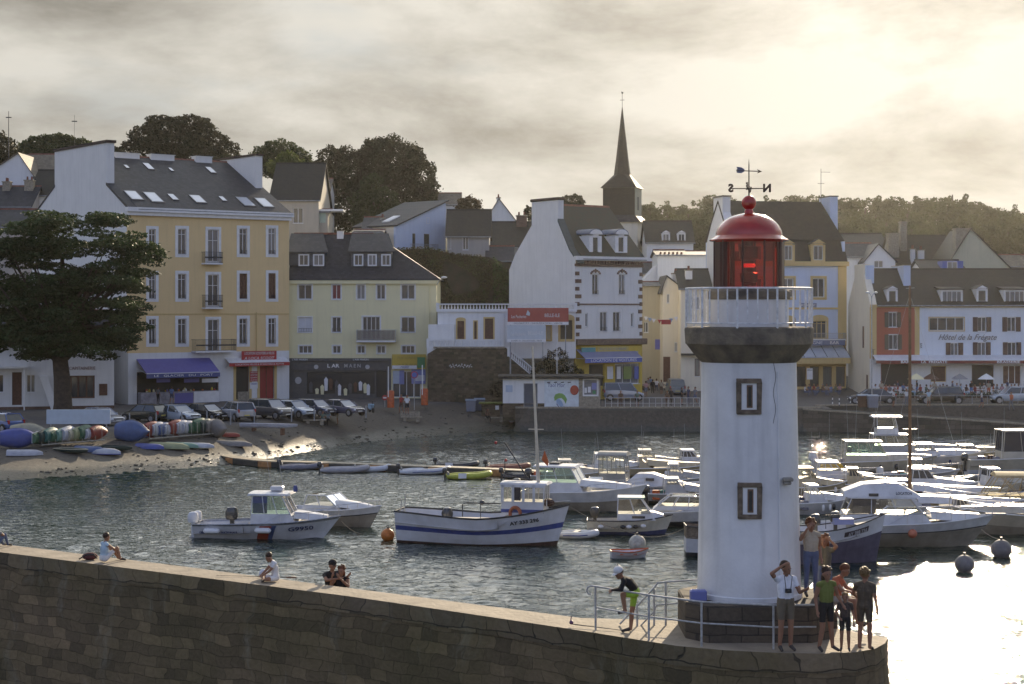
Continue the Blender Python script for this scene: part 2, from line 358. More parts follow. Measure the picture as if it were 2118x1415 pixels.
# sea bed under everything near the camera, so the water has a floor
mb_ = MB(); mb_.box(-1200, 1200, -200, 62, -4.2, -4.0); tag(mb_.build('seabed', mat('seabed_mud', (.05, .05, .035), .9)), kind='structure')
wm = bpy.data.materials.new('water_surface'); wm.use_nodes = True; T = NT(wm.node_tree); b = wm.node_tree.nodes['Principled BSDF']
tc = T.n('ShaderNodeTexCoord').outputs['Object']
b.inputs['Base Color'].default_value = (.012, .028, .022, 1); b.inputs['Roughness'].default_value = .06; b.inputs['IOR'].default_value = 1.34
mA = T.n('ShaderNodeMapping', i={'Vector': tc, 'Scale': (.62, 1.0, 1), 'Rotation': (0, 0, .15)}).outputs[0]
big = T.n('ShaderNodeTexNoise', i={'Vector': mA, 'Scale': 1.25, 'Detail': 3.0, 'Roughness': .6, 'Distortion': .6}).outputs[0]
small = T.n('ShaderNodeTexNoise', i={'Vector': mA, 'Scale': 5.0, 'Detail': 2.0, 'Roughness': .6, 'Distortion': .3}).outputs[0]
patch = T.ramp(T.n('ShaderNodeTexNoise', i={'Vector': tc, 'Scale': .06, 'Detail': 3.0}).outputs[0], [(.35, .45), (.65, 1.0)])
h = T.math('MULTIPLY_ADD', small, .6, big); h = T.math('MULTIPLY', h, patch)
bp = T.n('ShaderNodeBump', i={'Height': h, 'Strength': 1.0, 'Distance': .12}); wm.node_tree.links.new(bp.outputs[0], b.inputs['Normal'])
def wave(X, Y):
    """choppy little harbour waves, a few centimetres high"""
    rg_ = np.random.default_rng(12); z = np.zeros_like(X)
    for k in range(64):
        lam = .32 * (5.0 ** rg_.random()); th = rg_.normal(1.45, .55); a = .0043 * lam * rg_.uniform(.6, 1.3); kk = 2 * math.pi / lam
        ph = kk * (X * math.cos(th) + Y * math.sin(th)) + rg_.uniform(0, 6.28); ph += .8 * np.sin(X * .21 * rg_.uniform(.5, 1.5) + Y * .17 + k); z += a * (np.sin(ph) + .28 * np.sin(2 * ph))
    return z * (.55 + .45 * np.sin(X * .11 + 1.3 * np.sin(Y * .07)) * np.cos(Y * .13 + .5 * np.sin(X * .09)) + .25)
gy = np.arange(44, 170, .2); gx = np.arange(-52, 52, .2); GX, GY = np.meshgrid(gx, gy); edge = np.clip(np.minimum(np.minimum(GX - gx[0], gx[-1] - GX), np.minimum(GY - gy[0], gy[-1] - GY)) / 3, 0, 1); GZ_ = wave(GX, GY) * edge
nY, nX = GX.shape; ii = (np.arange(nY - 1)[:, None] * nX + np.arange(nX - 1)[None, :]).ravel(); fq = np.stack([ii, ii + 1, ii + nX + 1, ii + nX], 1)
o_ = [(-1200, -200), (1200, -200), (1200, 200), (-1200, 200)]; i_ = [(gx[0], gy[0]), (gx[-1], gy[0]), (gx[-1], gy[-1]), (gx[0], gy[-1])]
wco = np.concatenate([np.stack([GX.ravel(), GY.ravel(), GZ_.ravel()], 1), np.array([(x, y, 0) for x, y in o_ + i_])]); n0 = nY * nX; fo = np.array([[n0, n0 + 1, n0 + 5, n0 + 4], [n0 + 1, n0 + 2, n0 + 6, n0 + 5], [n0 + 2, n0 + 3, n0 + 7, n0 + 6], [n0 + 3, n0, n0 + 4, n0 + 7]]); fa = np.concatenate([fq, fo])
me = bpy.data.meshes.new('water'); me.vertices.add(len(wco)); me.vertices.foreach_set('co', wco.ravel()); me.loops.add(fa.size); me.loops.foreach_set('vertex_index', fa.ravel()); me.polygons.add(len(fa)); me.polygons.foreach_set('loop_start', np.arange(0, fa.size, 4)); me.polygons.foreach_set('loop_total', np.full(len(fa), 4)); me.polygons.foreach_set('use_smooth', [True] * len(fa)); me.update(calc_edges=True); me.materials.append(wm)
wo = bpy.data.objects.new('water', me); COL.objects.link(wo); tag(wo, kind='structure')
# ---------------------------------------------------------------- breakwater
TZ = 4.3
near = [(-300, 1106), (0, 1142), (350, 1186), (720, 1233), (960, 1268), (1180, 1301), (1400, 1336), (1500, 1345), (1600, 1350), (1700, 1352), (1770, 1349), (1810, 1342), (1830, 1331), (1837, 1320)]
far = [(1822, 1317), (1800, 1313), (1720, 1296), (1650, 1276), (1550, 1270), (1410, 1284), (1200, 1278), (960, 1247), (720, 1216), (350, 1168), (0, 1125), (-300, 1090)]
pn = [W(a, b_, TZ) for a, b_ in near]; pf = [W(a, b_, TZ) for a, b_ in far]
def uvwall(name, pts, z0, z1, material, parent, batter=0.0, sub=1):
    """vertical or battered wall face along a polyline, with arc-length UVs; ctr gives the outward side"""
    me = bpy.data.meshes.new(name); v, f, uv = [], [], []; s = 0
    for i, p in enumerate(pts):
        if i: s += (Vector(p[:2]) - Vector(pts[i - 1][:2])).length
        a = Vector(pts[max(i - 1, 0)][:2]); c = Vector(pts[min(i + 1, len(pts) - 1)][:2]); d = (c - a).normalized(); nrm = Vector((d.y, -d.x))
        for k in range(sub + 1):
            t = k / sub; z = lerp(z1, z0, t); off = nrm * batter * (z1 - z); v.append((p[0] + off.x, p[1] + off.y, z)); uv.append((s, z))
    n = sub + 1
    for i in range(len(pts) - 1):
        for k in range(sub): f.append((i * n + k, i * n + k + 1, (i + 1) * n + k + 1, (i + 1) * n + k))
    me.from_pydata(v, [], f); ul = me.uv_layers.new(name='UVMap')
    for l in me.loops: ul.data[l.index].uv = uv[l.vertex_index]
    me.materials.append(material); o = bpy.data.objects.new(name, me); COL.objects.link(o); o.parent = parent; return o
st_w = masonry('breakwater_masonry', (.27, .205, .125), (.18, .14, .09), (.15, .12, .08), .55, .29, uv=True, bump=1.2, patch=(.14, .115, .06), msize=.007, blk=.24, salt=.6)
st_cap = masonry('coping_stone', (.26, .21, .145), (.17, .14, .10), (.06, .055, .05), .8, .6, uv=True, bump=.8, patch=(.20, .15, .06), blk=.3, salt=.4)
st_top = mat('walkway_concrete', (.36, .30, .22), .85, .25, 1.2, bump=.6, bscale=9, col2=(.20, .165, .12), detail=8)
bwr = thing('breakwater', 'long dark stone breakwater wall with sunlit top running to the lighthouse', 'breakwater')
outline = pn + pf
m = MB(); m.add([(p.x, p.y, TZ) for p in outline], [list(range(len(outline)))]); m.build('walkway', st_top, bwr)
uvwall('coping', [(p.x, p.y) for p in pn], TZ - .42, TZ, st_cap, bwr, .0)
lo = [Vector((p.x, p.y)) for p in pn]
uvwall('wall', [(p.x, p.y + .03) for p in pn], -2.5, TZ - .42, st_w, bwr, .06, 6)
uvwall('far_wall', [(p.x, p.y) for p in pf], 2.9, TZ, st_cap, bwr)
# lower landing on the harbour side, hidden by the parapet from here
m = MB(); a = [Vector((p.x, p.y, 0)) for p in pf[5:]]; off = Vector((.45, 2.1, 0))
q = [(p.x, p.y - .02, 3.0) for p in a] + [((p + off).x, (p + off).y, 3.0) for p in a[::-1]]
m.prism([(x, y, -2.5) for x, y, z in q], (0, 0, 5.5)); m.build('landing', st_top, bwr)
# ---------------------------------------------------------------- lighthouse
LX, LY = PX(1549, 38.5), 38.5
lh = thing('lighthouse', 'small white lighthouse with red lantern and railed gallery at the wall end', 'lighthouse', (LX, LY, 0))
zl = lambda py, Y=LY: PZ(py, Y)
WL = plaster('lighthouse_whitewash', (.80, .80, .80), .68, .6)
stn = masonry('pedestal_granite', (.17, .14, .105), (.12, .105, .085), (.06, .055, .05), .7, .3, axes='sz', bump=.8)
conc = mat('gallery_concrete', (.25, .205, .14), .9, .35, 2.5, bump=.6, bscale=12, detail=9, col2=(.075, .066, .055))
zp = 5.08
m = MB(); m.prism([(x, y, TZ - .02) for x, y in [(-1.5, -.9), (-1.1, -1.45), (1.15, -1.45), (1.62, -1.0), (1.62, .9), (1.1, 1.4), (-1.0, 1.4), (-1.5, .8)]], (0, 0, zp - TZ + .02)); m.build('pedestal', stn, lh, bevel=.03)
rb, rt = 1.14, 1.04; z1, z2 = zp, zl(748)
# tower shell with two small window niches facing the camera side
NS = 48; rows = [zp, zl(1073, 37.4), zl(998, 37.4), zl(857, 37.4), zl(783, 37.4), z2]
def rad(z): return lerp(rb, rt, (z - z1) / (z2 - z1))
def tv(k, z, dr=0): t = 2 * math.pi * k / NS; return ((rad(z) + dr) * math.sin(t), -(rad(z) + dr) * math.cos(t), z)
m = MB(); wk = (-1, 0, 1)
m.lathe([(rb + .03, z1), (rb + .03, z1 + .10), (rad(z1 + .12), z1 + .12)] + [(rad(z), z) for z in np.linspace(z1 + .13, z2, 14)], NS)
m.build('tower', WL, lh, smooth=True)
fr = mat('dark_window_surround', (.19, .145, .10), .8, .3, 6); wood = mat('weathered_wood_window', (.16, .09, .05), .6, .2, 8)
wgl = mat('dark_glass', (.03, .03, .03), .12, .1, 2)
for (x0, x1, y0, y1) in ((1524, 1575, 783, 857), (1526, 1575, 998, 1073)):
    zc_, hh = zl((y0 + y1) / 2, 37.45), (y1 - y0) / 2 / F * 37.45; xc = PX((x0 + x1) / 2, 37.42) - LX; hw = (x1 - x0) / 2 / F * 37.45
    yf = -math.sqrt(max(.01, rad(zc_) ** 2 - xc ** 2))
    m = MB(); 
    for a in ((-hw, hw, -hh, -hh + .10), (-hw, hw, hh - .10, hh), (-hw, -hw + .10, -hh + .10, hh - .10), (hw - .10, hw, -hh + .10, hh - .10)):
        m.box(xc + a[0], xc + a[1], yf - .06, yf + .12, zc_ + a[2], zc_ + a[3])
    wf = m.build('window', fr, lh, bevel=.012)
    m = MB(); m.box(xc - hw + .1, xc + hw - .1, yf - .022, yf + .1, zc_ - hh + .1, zc_ + hh - .1); m.build('reveal', WHITE, wf)
    m = MB(); m.box(xc - .05, xc + .075, yf - .04, yf + .05, zc_ - hh + .14, zc_ + hh - .14); m.build('pane', wood, wf)
    m = MB(); m.box(xc - .02, xc + .045, yf - .048, yf, zc_ - hh + .18, zc_ + hh - .18); m.build('glass', wgl, wf)
# gallery
zg = zl(676)
m = MB(); prof = [(rt - .02, z2 - .02), (rt + .02, z2)]
for t in np.linspace(0, 1, 8): prof.append((lerp(rt + .02, 1.38, t), lerp(z2, zl(712), t ** 1.12)))
prof += [(1.40, zl(711)), (1.42, zg - .07), (1.41, zg - .02), (1.37, zg), (.5, zg + .005)]
m.lathe(prof, 48); m.build('gallery', conc, lh, smooth=35)
m = MB(); m.lathe([(.87, zg - .02), (.87, zl(620))], 40); m.build('lantern_drum', WL, lh, smooth=True)
m = MB(); m.lathe([(.885, zl(619)), (.90, zl(619)), (.90, zl(603)), (.82, zl(597)), (.5, zl(596))], 40); m.build('lantern_sill', conc, lh, smooth=30)
red = mat('red_gloss_paint', (.42, .018, .012), .22, .12, 3, coat=.4); redg = glassm('red_glass', (.90, .26, .22), .80, .04)
m = MB()
z5, z6 = zl(597), zl(498); rg = .765
for k in range(10):
    t = 2 * math.pi * (k + .5) / 10; m.tube((rg * math.sin(t), rg * math.cos(t), z5), (rg * math.sin(t), rg * math.cos(t), z6 + .02), .022, n=6)
# the two darker door jambs left and right of the clear panes
for s_ in (-1, 1):
    for t in (R(100), R(118), R(136)):
        a0, a1 = t, t + R(17); pts = [(s_ * rg * math.sin(a), rg * -math.cos(a) * -1 if False else -rg * math.cos(a), z5) for a in (a0 - R(55), a1 - R(55))]
        m.prism([pts[0], pts[1], (pts[1][0] * .98, pts[1][1] * .98, z5), (pts[0][0] * .98, pts[0][1] * .98, z5)], (0, 0, z6 - z5))
m.build('lantern_frame', mat('dark_red_paint', (.055, .008, .006), .4, .15, 4), lh)
m = MB(); m.lathe([(rg, z5 + .01), (rg, z6)], 10, sy=1); gl = m.build('lantern_glazing', redg, lh)
m = MB(); m.lathe([(.12, z5), (.12, z5 + .12), (.20, z5 + .15), (.20, z5 + .34), (.12, z5 + .36), (.12, z5 + .62), (.21, z5 + .66), (.21, z5 + .92), (.10, z5 + .95), (.08, z6)], 16); ap = m.build('lamp', mat('lamp_housing', (.12, .05, .04), .4, .2, 6, metal=.6), lh, smooth=35)
m = MB(); m.lathe([(.06, z5 + .44), (.13, z5 + .47), (.15, z5 + .51), (.13, z5 + .55), (.05, z5 + .58)], 16); m.build('lens', mat('lit_red_lens', (.8, .05, .03), .2, .1, 20, emit=(1, .05, .05, .45)), ap, smooth=True)
m = MB(); zt = zl(497); re = .865; dh = zl(446) - zl(488)
m.lathe([(.77, zt - .05), (.79, zt - .01), (re, zt - .02), (re + .01, zt + .005), (.80, zt + .05), (.735, zt + .10)] + [(.735 * math.cos(a), zt + .10 + dh * 1.12 * math.sin(a)) for a in [R(d) for d in range(6, 84, 6)]] + [(.09, zt + .10 + dh * 1.13)], 48)
m.build('dome', red, lh, smooth=40)
zb = zt + .10 + dh * 1.12; rb_ = .165
m = MB(); m.lathe([(.12, zb - .06), (.10, zb + .04), (.085, zb + .09)], 24); m.ball((0, 0, zb + .06 + rb_), rb_, 24); m.build('finial', red, lh, smooth=True)
# weather vane
iron = mat('vane_iron', (.05, .03, .025), .5, .2, 9, metal=.5); wv = MB(); zv = zb + .06 + 2 * rb_ - .02
zN = zl(390); zA = zl(353); zT = zl(329)
wv.tube((0, 0, zv), (0, 0, zT - .15), .017, .012, 6); wv.tube((0, 0, zT - .15), (0, 0, zT), .012, .002, 6); wv.ball((0, 0, zN), .035, 8)
wv.tube((-.40, 0, zN), (.40, 0, zN), .011, n=6); wv.tube((0, -.42, zN), (0, .42, zN), .011, n=6)
vane = wv.build('weather_vane', iron, lh)
wv = MB(); wv.tube((-.28, 0, zA), (.20, 0, zA - .015), .010, n=6); wv.prism([(.18, -.008, zA - .065), (.29, -.008, zA - .02), (.18, -.008, zA + .03), (.21, -.008, zA - .015)], (0, .016, 0)); wv.build('arrow', iron, vane)
wv = MB(); wv.prism([(-.10, -.006, zA - .02), (-.10, -.006, zA + .03), (-.17, -.006, zA + .075), (-.28, -.006, zA + .085), (-.25, -.006, zA + .045), (-.28, -.006, zA + .02), (-.25, -.006, zA), (-.28, -.006, zA - .03), (-.25, -.006, zA - .05), (-.17, -.006, zA - .06)], (0, .012, 0)); wv.build('vane_tail', mat('blue_grey_vane', (.12, .14, .22), .5), vane)
# cardinal letters: the arms are seen from behind, so N and S read mirrored
text('S', 'lettering', iron, vane, TR(-.40, 0, zN, R(180)), .24, .008, bold=.012)
text('N', 'lettering', iron, vane, TR(.40, 0, zN, R(180)), .24, .008, bold=.012)
text('E', 'lettering', iron, vane, TR(-.10, -.42, zN + .02, R(100)), .2, .008, bold=.01); text('O', 'lettering', iron, vane, TR(.08, .42, zN, R(100)), .18, .008, bold=.01)
# gallery railing
wr = mat('railing_white_paint', (.76, .77, .78), .4, .15, 8); m = MB(); rr = 1.385; ztop = zl(597); zbot = zl(668)
ring = lambda z, n=56: [(rr * math.cos(2 * math.pi * k / n), rr * math.sin(2 * math.pi * k / n), z) for k in range(n)]
m.path(ring(ztop), .024, 6, closed=True); m.path(ring(zbot), .016, 6, closed=True)
for k in range(40):
    t = 2 * math.pi * k / 40; x, y = rr * math.cos(t), rr * math.sin(t); m.tube((x, y, zbot if k % 4 else zg - .03), (x, y, ztop), .017 if k % 4 else .025, n=5)
m.build('railing', wr, lh)
# solid white sheet panel on the left part of the railing
m = MB(); n = 7; a0, a1 = R(166), R(196)
pts = [((rr - .03) * math.cos(lerp(a0, a1, k / n)), (rr - .03) * math.sin(lerp(a0, a1, k / n))) for k in range(n + 1)]
m.loft([[(x, y, zbot + .02), (x, y, ztop - .03), (x * .99, y * .99, ztop - .03), (x * .99, y * .99, zbot + .02)] for x, y in pts], closed=True); m.build('railing_panel', WHITE, lh)
# bulkhead lamp and downpipe on the tower
m = MB(); zq = zl(997, 37.6); xq = PX(1620, 37.6) - LX; yq = -math.sqrt(max(.01, rad(zq) ** 2 - xq ** 2)); m.box(xq - .02, xq + .2, yq - .16, yq + .1, zq + .02, zq + .10); m.box(xq + .0, xq + .16, yq - .14, yq + .1, zq - .05, zq + .02); m.build('floodlight', mat('floodlight_grey', (.30, .28, .24), .4, .2, 9), lh, bevel=.02)
m = MB(); t = R(28); m.path([(rad(z) * 1.012 * math.sin(t), -rad(z) * 1.012 * math.cos(t), z) for z in np.linspace(zp + .05, z2 - .2, 8)], .022, 6); m.build('conduit', WL, lh, smooth=True)
m = MB(); t0_ = R(24); pts = [((rad(z) + .004) * math.sin(t0_ + .03 * math.sin(z * 9) - .05 * (z2 - z) * .3), -(rad(z) + .004) * math.cos(t0_ + .03 * math.sin(z * 9) - .05 * (z2 - z) * .3), z) for z in np.linspace(z2 - 1.3, z2, 14)]
m.path(pts, .006, 4); m.build('crack', mat('dark_crack', (.10, .085, .07), .9), lh)
# handrail in front of the base
gp_ = mat('worn_handrail_paint', (.46, .46, .45), .45, .2, 8)
def rail(name, label, posts, top, mid=None, r=.021):
    o = thing(name, label, 'handrail', tuple(posts[0][0])); c0 = Vector(posts[0][0])
    mm = MB(); mm.path([Vector(p) - c0 for p in top], r, 8); mm.build('top_rail', gp_, o, smooth=60)
    if mid: mm = MB(); mm.path([Vector(p) - c0 for p in mid], r * .85, 8); mm.build('mid_rail', gp_, o, smooth=60)
    for a, b_ in posts: mm = MB(); mm.tube(Vector(a) - c0, Vector(b_) - c0, r * 1.15, n=8); mm.build('post', gp_, o, smooth=60)
    return o
def rp(px, py0, py1, dY=0.0):   # post standing on the wall top at pixel (px,py1), top at py0
    a = W(px, py1, TZ); return (tuple(a), (a.x, a.y, PZ(py0, a.y)))
posts = [rp(1232, 1213, 1303), rp(1342, 1231, 1324), rp(1451, 1245, 1337), rp(1600, 1252, 1343)]
q = lambda i, f=1.0: Vector(posts[i][0]).lerp(Vector(posts[i][1]), f)
t0 = q(0); curl = [t0 + Vector((-.10, .02, .01)), t0 + Vector((-.17, .03, -.02)), t0 + Vector((-.19, .03, -.10)), t0 + Vector((-.16, .03, -.17)), t0 + Vector((-.10, .02, -.17))][::-1]
rail('handrail', 'grey pipe handrail with curled end along the front edge of the wall', posts, curl + [t0, q(1), q(2), q(3), q(3) + Vector((.9, .05, .0))], [q(0, .52), q(1, .52), q(2, .52), q(3, .5), q(3, .5) + Vector((.9, .05, 0))])
def ap_(px, py, Y): return tuple(P(px, py, Y))
YF = 39.1
fposts = [(ap_(1318, 1296, YF - .1), ap_(1318, 1250, YF)), (ap_(1353, 1298, YF), ap_(1353, 1218, YF)), (ap_(1377, 1294, YF), ap_(1377, 1203, YF))]
rail('handrail', 'pipe handrail sloping down on the harbour side behind the leaning man', fposts, [ap_(1282, 1291, YF), ap_(1345, 1225, YF), ap_(1354, 1215, YF), ap_(1360, 1206, YF), ap_(1377, 1204, YF), ap_(1446, 1199, YF)],
     [ap_(1322, 1298, YF), ap_(1352, 1266, YF), ap_(1358, 1252, YF), ap_(1364, 1251, YF), ap_(1446, 1245, YF)])
# ---------------------------------------------------------------- buildings
SLATE = masonry('slate_roof', (.058, .064, .080), (.040, .045, .058), (.03, .03, .033), .34, .2, rough=.6, spec=.25, bump=.35, blk=.22, patch=(.062, .064, .072), msize=.012)
SLATE_D = masonry('dark_slate_roof', (.032, .030, .028), (.022, .021, .02), (.014, .014, .014), .34, .2, rough=.6, bump=.35, patch=(.045, .038, .025), msize=.012)
SLATE_T = masonry('tan_slate_roof', (.22, .19, .14), (.15, .13, .10), (.08, .07, .06), .34, .2, rough=.7, bump=.4, patch=(.30, .25, .18), msize=.012)  # paler tan slate with random lighter patches
WPL = plaster('white_render', (.78, .78, .76), .22); YEL = plaster('ochre_render', (.80, .60, .31), .16); CRM = plaster('cream_render', (.82, .76, .47), .2)
BEI = plaster('beige_render', (.50, .46, .38), .3); BLU = plaster('pale_blue_render', (.58, .66, .80), .18); GRE = plaster('grey_render', (.40, .38, .35), .35); CRE = plaster('warm_cream_render', (.78, .72, .58), .2)
REDP = plaster('brick_red_render', (.42, .13, .08), .2); OCHT = plaster('ochre_trim', (.64, .48, .22), .25); TAN = plaster('tan_render', (.52, .47, .34), .25)
RUB = masonry('rubble_stone', (.20, .155, .11), (.11, .09, .065), (.14, .12, .09), .42, .24, bump=1.0, blk=.3, patch=(.07, .08, .035)); QUAYST = masonry('quay_granite', (.19, .17, .14), (.10, .092, .08), (.07, .065, .055), .9, .42, bump=.7, patch=(.05, .05, .035))
BRK = masonry('brick_trim', (.25, .13, .09), (.16, .09, .06), (.25, .22, .19), .22, .075, bump=.4)
SHF = mat('dark_grey_shopfront', (.085, .085, .085), .5, .12, 3); IRON = mat('wrought_iron', (.035, .035, .04), .5, .1, 6); PVC = mat('white_window_frame', (.72, .73, .74), .4, .05, 3)
TILE = mat('red_ridge_tile', (.22, .09, .06), .8, .25, 5); BRN = mat('brown_wood', (.13, .06, .035), .6, .2, 5); ZINC = mat('zinc_sheet', (.34, .35, .37), .4, .15, 3, metal=.3); STO = mat('cut_stone', (.33, .29, .22), .8, .2, 5, bump=.4)
gm = bpy.data.materials.new('window_glass'); gm.use_nodes = True; T = NT(gm.node_tree); b = gm.node_tree.nodes['Principled BSDF']
oi = T.n('ShaderNodeObjectInfo').outputs['Random']; tc = T.n('ShaderNodeTexCoord').outputs['Object']
wv = T.n('ShaderNodeTexNoise', i={'Vector': T.n('ShaderNodeMapping', i={'Vector': tc, 'Scale': (6, 1, .3)}).outputs[0], 'Scale': 1.2, 'Detail': 2.0}).outputs[0]
cur = T.mix(wv, (.10, .11, .12), (.34, .35, .36)); c = T.mix(T.ramp(oi, [(.0, .12), (.45, .18), (.75, .55), (1, .8)]), (.018, .02, .022), cur)
gm.node_tree.links.new(c, b.inputs['Base Color']); b.inputs['Roughness'].default_value = .12; b.inputs['Coat Weight'].default_value = .5; b.inputs['Coat Roughness'].default_value = .03; GLS = gm
class Bldg:
    def __init__(s, name, label, pa, Ya, pb, Yb, cat='house', z0=GZ, group=None):
        A = Vector((PX(pa, Ya), Ya)); B_ = Vector((PX(pb, Yb), Yb)); d = B_ - A; s.L = d.length; s.z0 = z0; s.ang = math.atan2(d.y, d.x)
        s.root = thing(name, label, cat, (A.x, A.y, z0), s.ang, group); s.M = Matrix.Translation((A.x, A.y, z0)) @ Matrix.Rotation(s.ang, 4, 'Z'); s.Mi = s.M.inverted()
        s.ops = []; s.W = {}
    def hit(s, px, py, v=0.0, slope=None):
        """local point where the sight line meets plane v=const, or the slope through (v0,z0)-(v1,z1)"""
        o = s.Mi @ Vector((0, 0, EYE)); d = s.Mi.to_3x3() @ Vector(((px - CX) / F, 1, -(py - HY) / F))
        if slope:
            (v0, za), (v1, zb) = slope; n = Vector((0, -(zb - za), v1 - v0)); p = Vector((0, v0, za)); t = n.dot(p - o) / n.dot(d)
        else: t = (v - o.y) / d.y
        return o + d * t
    def z(s, px, py, v=0.0): return s.hit(px, py, v).z
    def rect(s, r, v=0.0):
        x0, x1, y0, y1 = r; a = s.hit(x0, (y0 + y1) / 2, v).x; c = s.hit(x1, (y0 + y1) / 2, v).x; xm = (x0 + x1) / 2
        return a, c, s.hit(xm, y1, v).z, s.hit(xm, y0, v).z
    def wall(s, name, material, z0, z1, u0=0.0, u1=None, v=0.0, parent=None, ops=None, dep=.24):
        """wall face with real openings and reveals"""
        u1 = s.L if u1 is None else u1; ops = [o for o in (s.ops if ops is None else ops) if o[1] > u0 and o[0] < u1 and o[3] > z0 and o[2] < z1]
        us = sorted({u0, u1, *[max(u0, o[0]) for o in ops], *[min(u1, o[1]) for o in ops]}); zs = sorted({z0, z1, *[max(z0, o[2]) for o in ops], *[min(z1, o[3]) for o in ops]})
        m = MB()
        for i in range(len(us) - 1):
            for j in range(len(zs) - 1):
                cu_, cz = (us[i] + us[i + 1]) / 2, (zs[j] + zs[j + 1]) / 2
                if any(o[0] < cu_ < o[1] and o[2] < cz < o[3] for o in ops): continue
                m.add([(us[i], v, zs[j]), (us[i + 1], v, zs[j]), (us[i + 1], v, zs[j + 1]), (us[i], v, zs[j + 1])], [(0, 1, 2, 3)])
        for o in ops:
            a, c, e, f = max(u0, o[0]), min(u1, o[1]), max(z0, o[2]), min(z1, o[3]); w_ = v + dep
            m.add([(a, v, e), (a, w_, e), (a, w_, f), (a, v, f)], [(0, 1, 2, 3)]); m.add([(c, v, e), (c, w_, e), (c, w_, f), (c, v, f)], [(0, 1, 2, 3)])
            m.add([(a, v, f), (a, w_, f), (c, w_, f), (c, v, f)], [(0, 1, 2, 3)]); m.add([(a, v, e), (a, w_, e), (c, w_, e), (c, v, e)], [(0, 1, 2, 3)])
            m.add([(a, w_, e), (c, w_, e), (c, w_, f), (a, w_, f)], [(0, 1, 2, 3)])
        m.add([(u0, v + .3, z0), (u0, v, z0), (u0, v, z1), (u0, v + .3, z1)], [(0, 1, 2, 3)]); m.add([(u1, v, z0), (u1, v + .3, z0), (u1, v + .3, z1), (u1, v, z1)], [(0, 1, 2, 3)])
        m.add([(u0, v, z1), (u1, v, z1), (u1, v + .3, z1), (u0, v + .3, z1)], [(0, 1, 2, 3)])
        me_m = m; o = bpy.data.objects; return m.build(name, material, parent or s.root)
    def win(s, r, v=0.0, px=True, cols=2, rows=1, sur=None, sw=.18, frame=None, pane=None, sill=True, guard=False, arch=False, name='window', parent=None, hole=True, fw=.07, shut=None, shw=None, deep=.12, fan=0.0):
        """window or door: sash frame part with pane, surround, sill, guard and shutters as sub-parts"""
        u0, u1, z0, z1 = s.rect(r, v) if px else r
        if hole: s.ops.append((u0, u1, z0, z1))
        frame = frame or PVC; pane = pane or GLS; d = v + deep; m = MB(); f = fw
        m.box(u0, u0 + f, d, d + .06, z0, z1); m.box(u1 - f, u1, d, d + .06, z0, z1); m.box(u0 + f, u1 - f, d, d + .06, z0, z0 + f); m.box(u0 + f, u1 - f, d, d + .06, z1 - f, z1)
        for k in range(1, cols): c = lerp(u0, u1, k / cols); m.box(c - f * .5, c + f * .5, d - .01, d + .055, z0 + f, z1 - f)
        zz = [z0 + (z1 - z0) * k / rows for k in range(1, rows)] + ([z1 - fan] if fan else [])
        for c in zz: m.box(u0 + f, u1 - f, d + .003, d + .05, c - f * .35, c + f * .35)
        w_ = m.build(name, frame, parent or s.root); m = MB(); m.box(u0 + f * .5, u1 - f * .5, d + .03, d + .04, z0 + f * .5, z1 - f * .5); m.build('pane', pane, w_)
        if sur:
            m = MB(); a = sw; e = v - .045
            m.box(u0 - a, u0, e, v + .02, z0 - a, z1 + a); m.box(u1, u1 + a, e, v + .02, z0 - a, z1 + a); m.box(u0, u1, e, v + .02, z1, z1 + a); m.box(u0, u1, e, v + .02, z0 - a, z0)
            if arch:
                n = 10; R_ = (u1 - u0) / 2 + a; c = (u0 + u1) / 2; pts = [(c + R_ * math.cos(math.pi * k / n), e, z1 + a * .9 + R_ * .45 * math.sin(math.pi * k / n)) for k in range(n + 1)]; m.prism(pts, (0, .06, 0))
            m.build('surround', sur, w_)
        if sill: m = MB(); m.box(u0 - .06, u1 + .06, v - .10, v + deep - .002, z0 - .05, z0 + .002); m.build('sill', sur or PVC, w_)
        if guard:
            m = MB(); m.box(u0, u1, v - .02, v + .01, z0 + .02, z0 + .05); m.box(u0, u1, v - .02, v + .01, z0 + .36, z0 + .39)
            for k in range(6): c = lerp(u0 + .04, u1 - .04, k / 5); m.box(c - .012, c + .012, v - .015, v + .005, z0 + .05, z0 + .36)
            m.build('guard_rail', IRON, w_)
        if shut:
            ww = shw or (u1 - u0) * .5
            for sg in (-1, 1):
                a = u0 - ww if sg < 0 else u1; m = MB(); m.box(a, a + ww, v - .06, v - .012, z0, z1)
                for k in range(10): zc2 = lerp(z0, z1, (k + .5) / 10); m.box(a + .05, a + ww - .05, v - .075, v - .06, zc2 - .03, zc2 + .02)
                m.build('shutter', shut, w_)
        return w_
    def balcony(s, r, v=0.0, dep=.8, solid=None, parent=None, slabm=None, bars=None):
        u0, u1, z0, z1 = s.rect(r, v - dep); p = MB(); p.box(u0, u1, v - dep, v - .003, z0 - .15, z0); b_ = p.build('balcony', slabm or WHITE, parent or s.root, bevel=.01)
        m = MB(); bm_ = bars or IRON; zt_ = z1
        m.box(u0, u1, v - dep, v - dep + .04, zt_ - .04, zt_); m.box(u0, u1, v - dep, v - dep + .03, z0 + .05, z0 + .08)
        for uu in (u0, u1 - .04): m.box(uu, uu + .04, v - dep + .04, v - .01, zt_ - .04, zt_)
        n = max(6, int((u1 - u0) / .13))
        for k in range(n + 1): c = lerp(u0 + .01, u1 - .01, k / n); m.box(c - .011, c + .011, v - dep + .005, v - dep + .027, z0, zt_ - .04)
        for uu in (u0 + .02, u1 - .02):
            for k in range(1, 6): vv_ = lerp(v - dep, v, k / 6); m.box(uu - .01, uu + .01, vv_ - .01, vv_ + .01, z0, zt_ - .04)
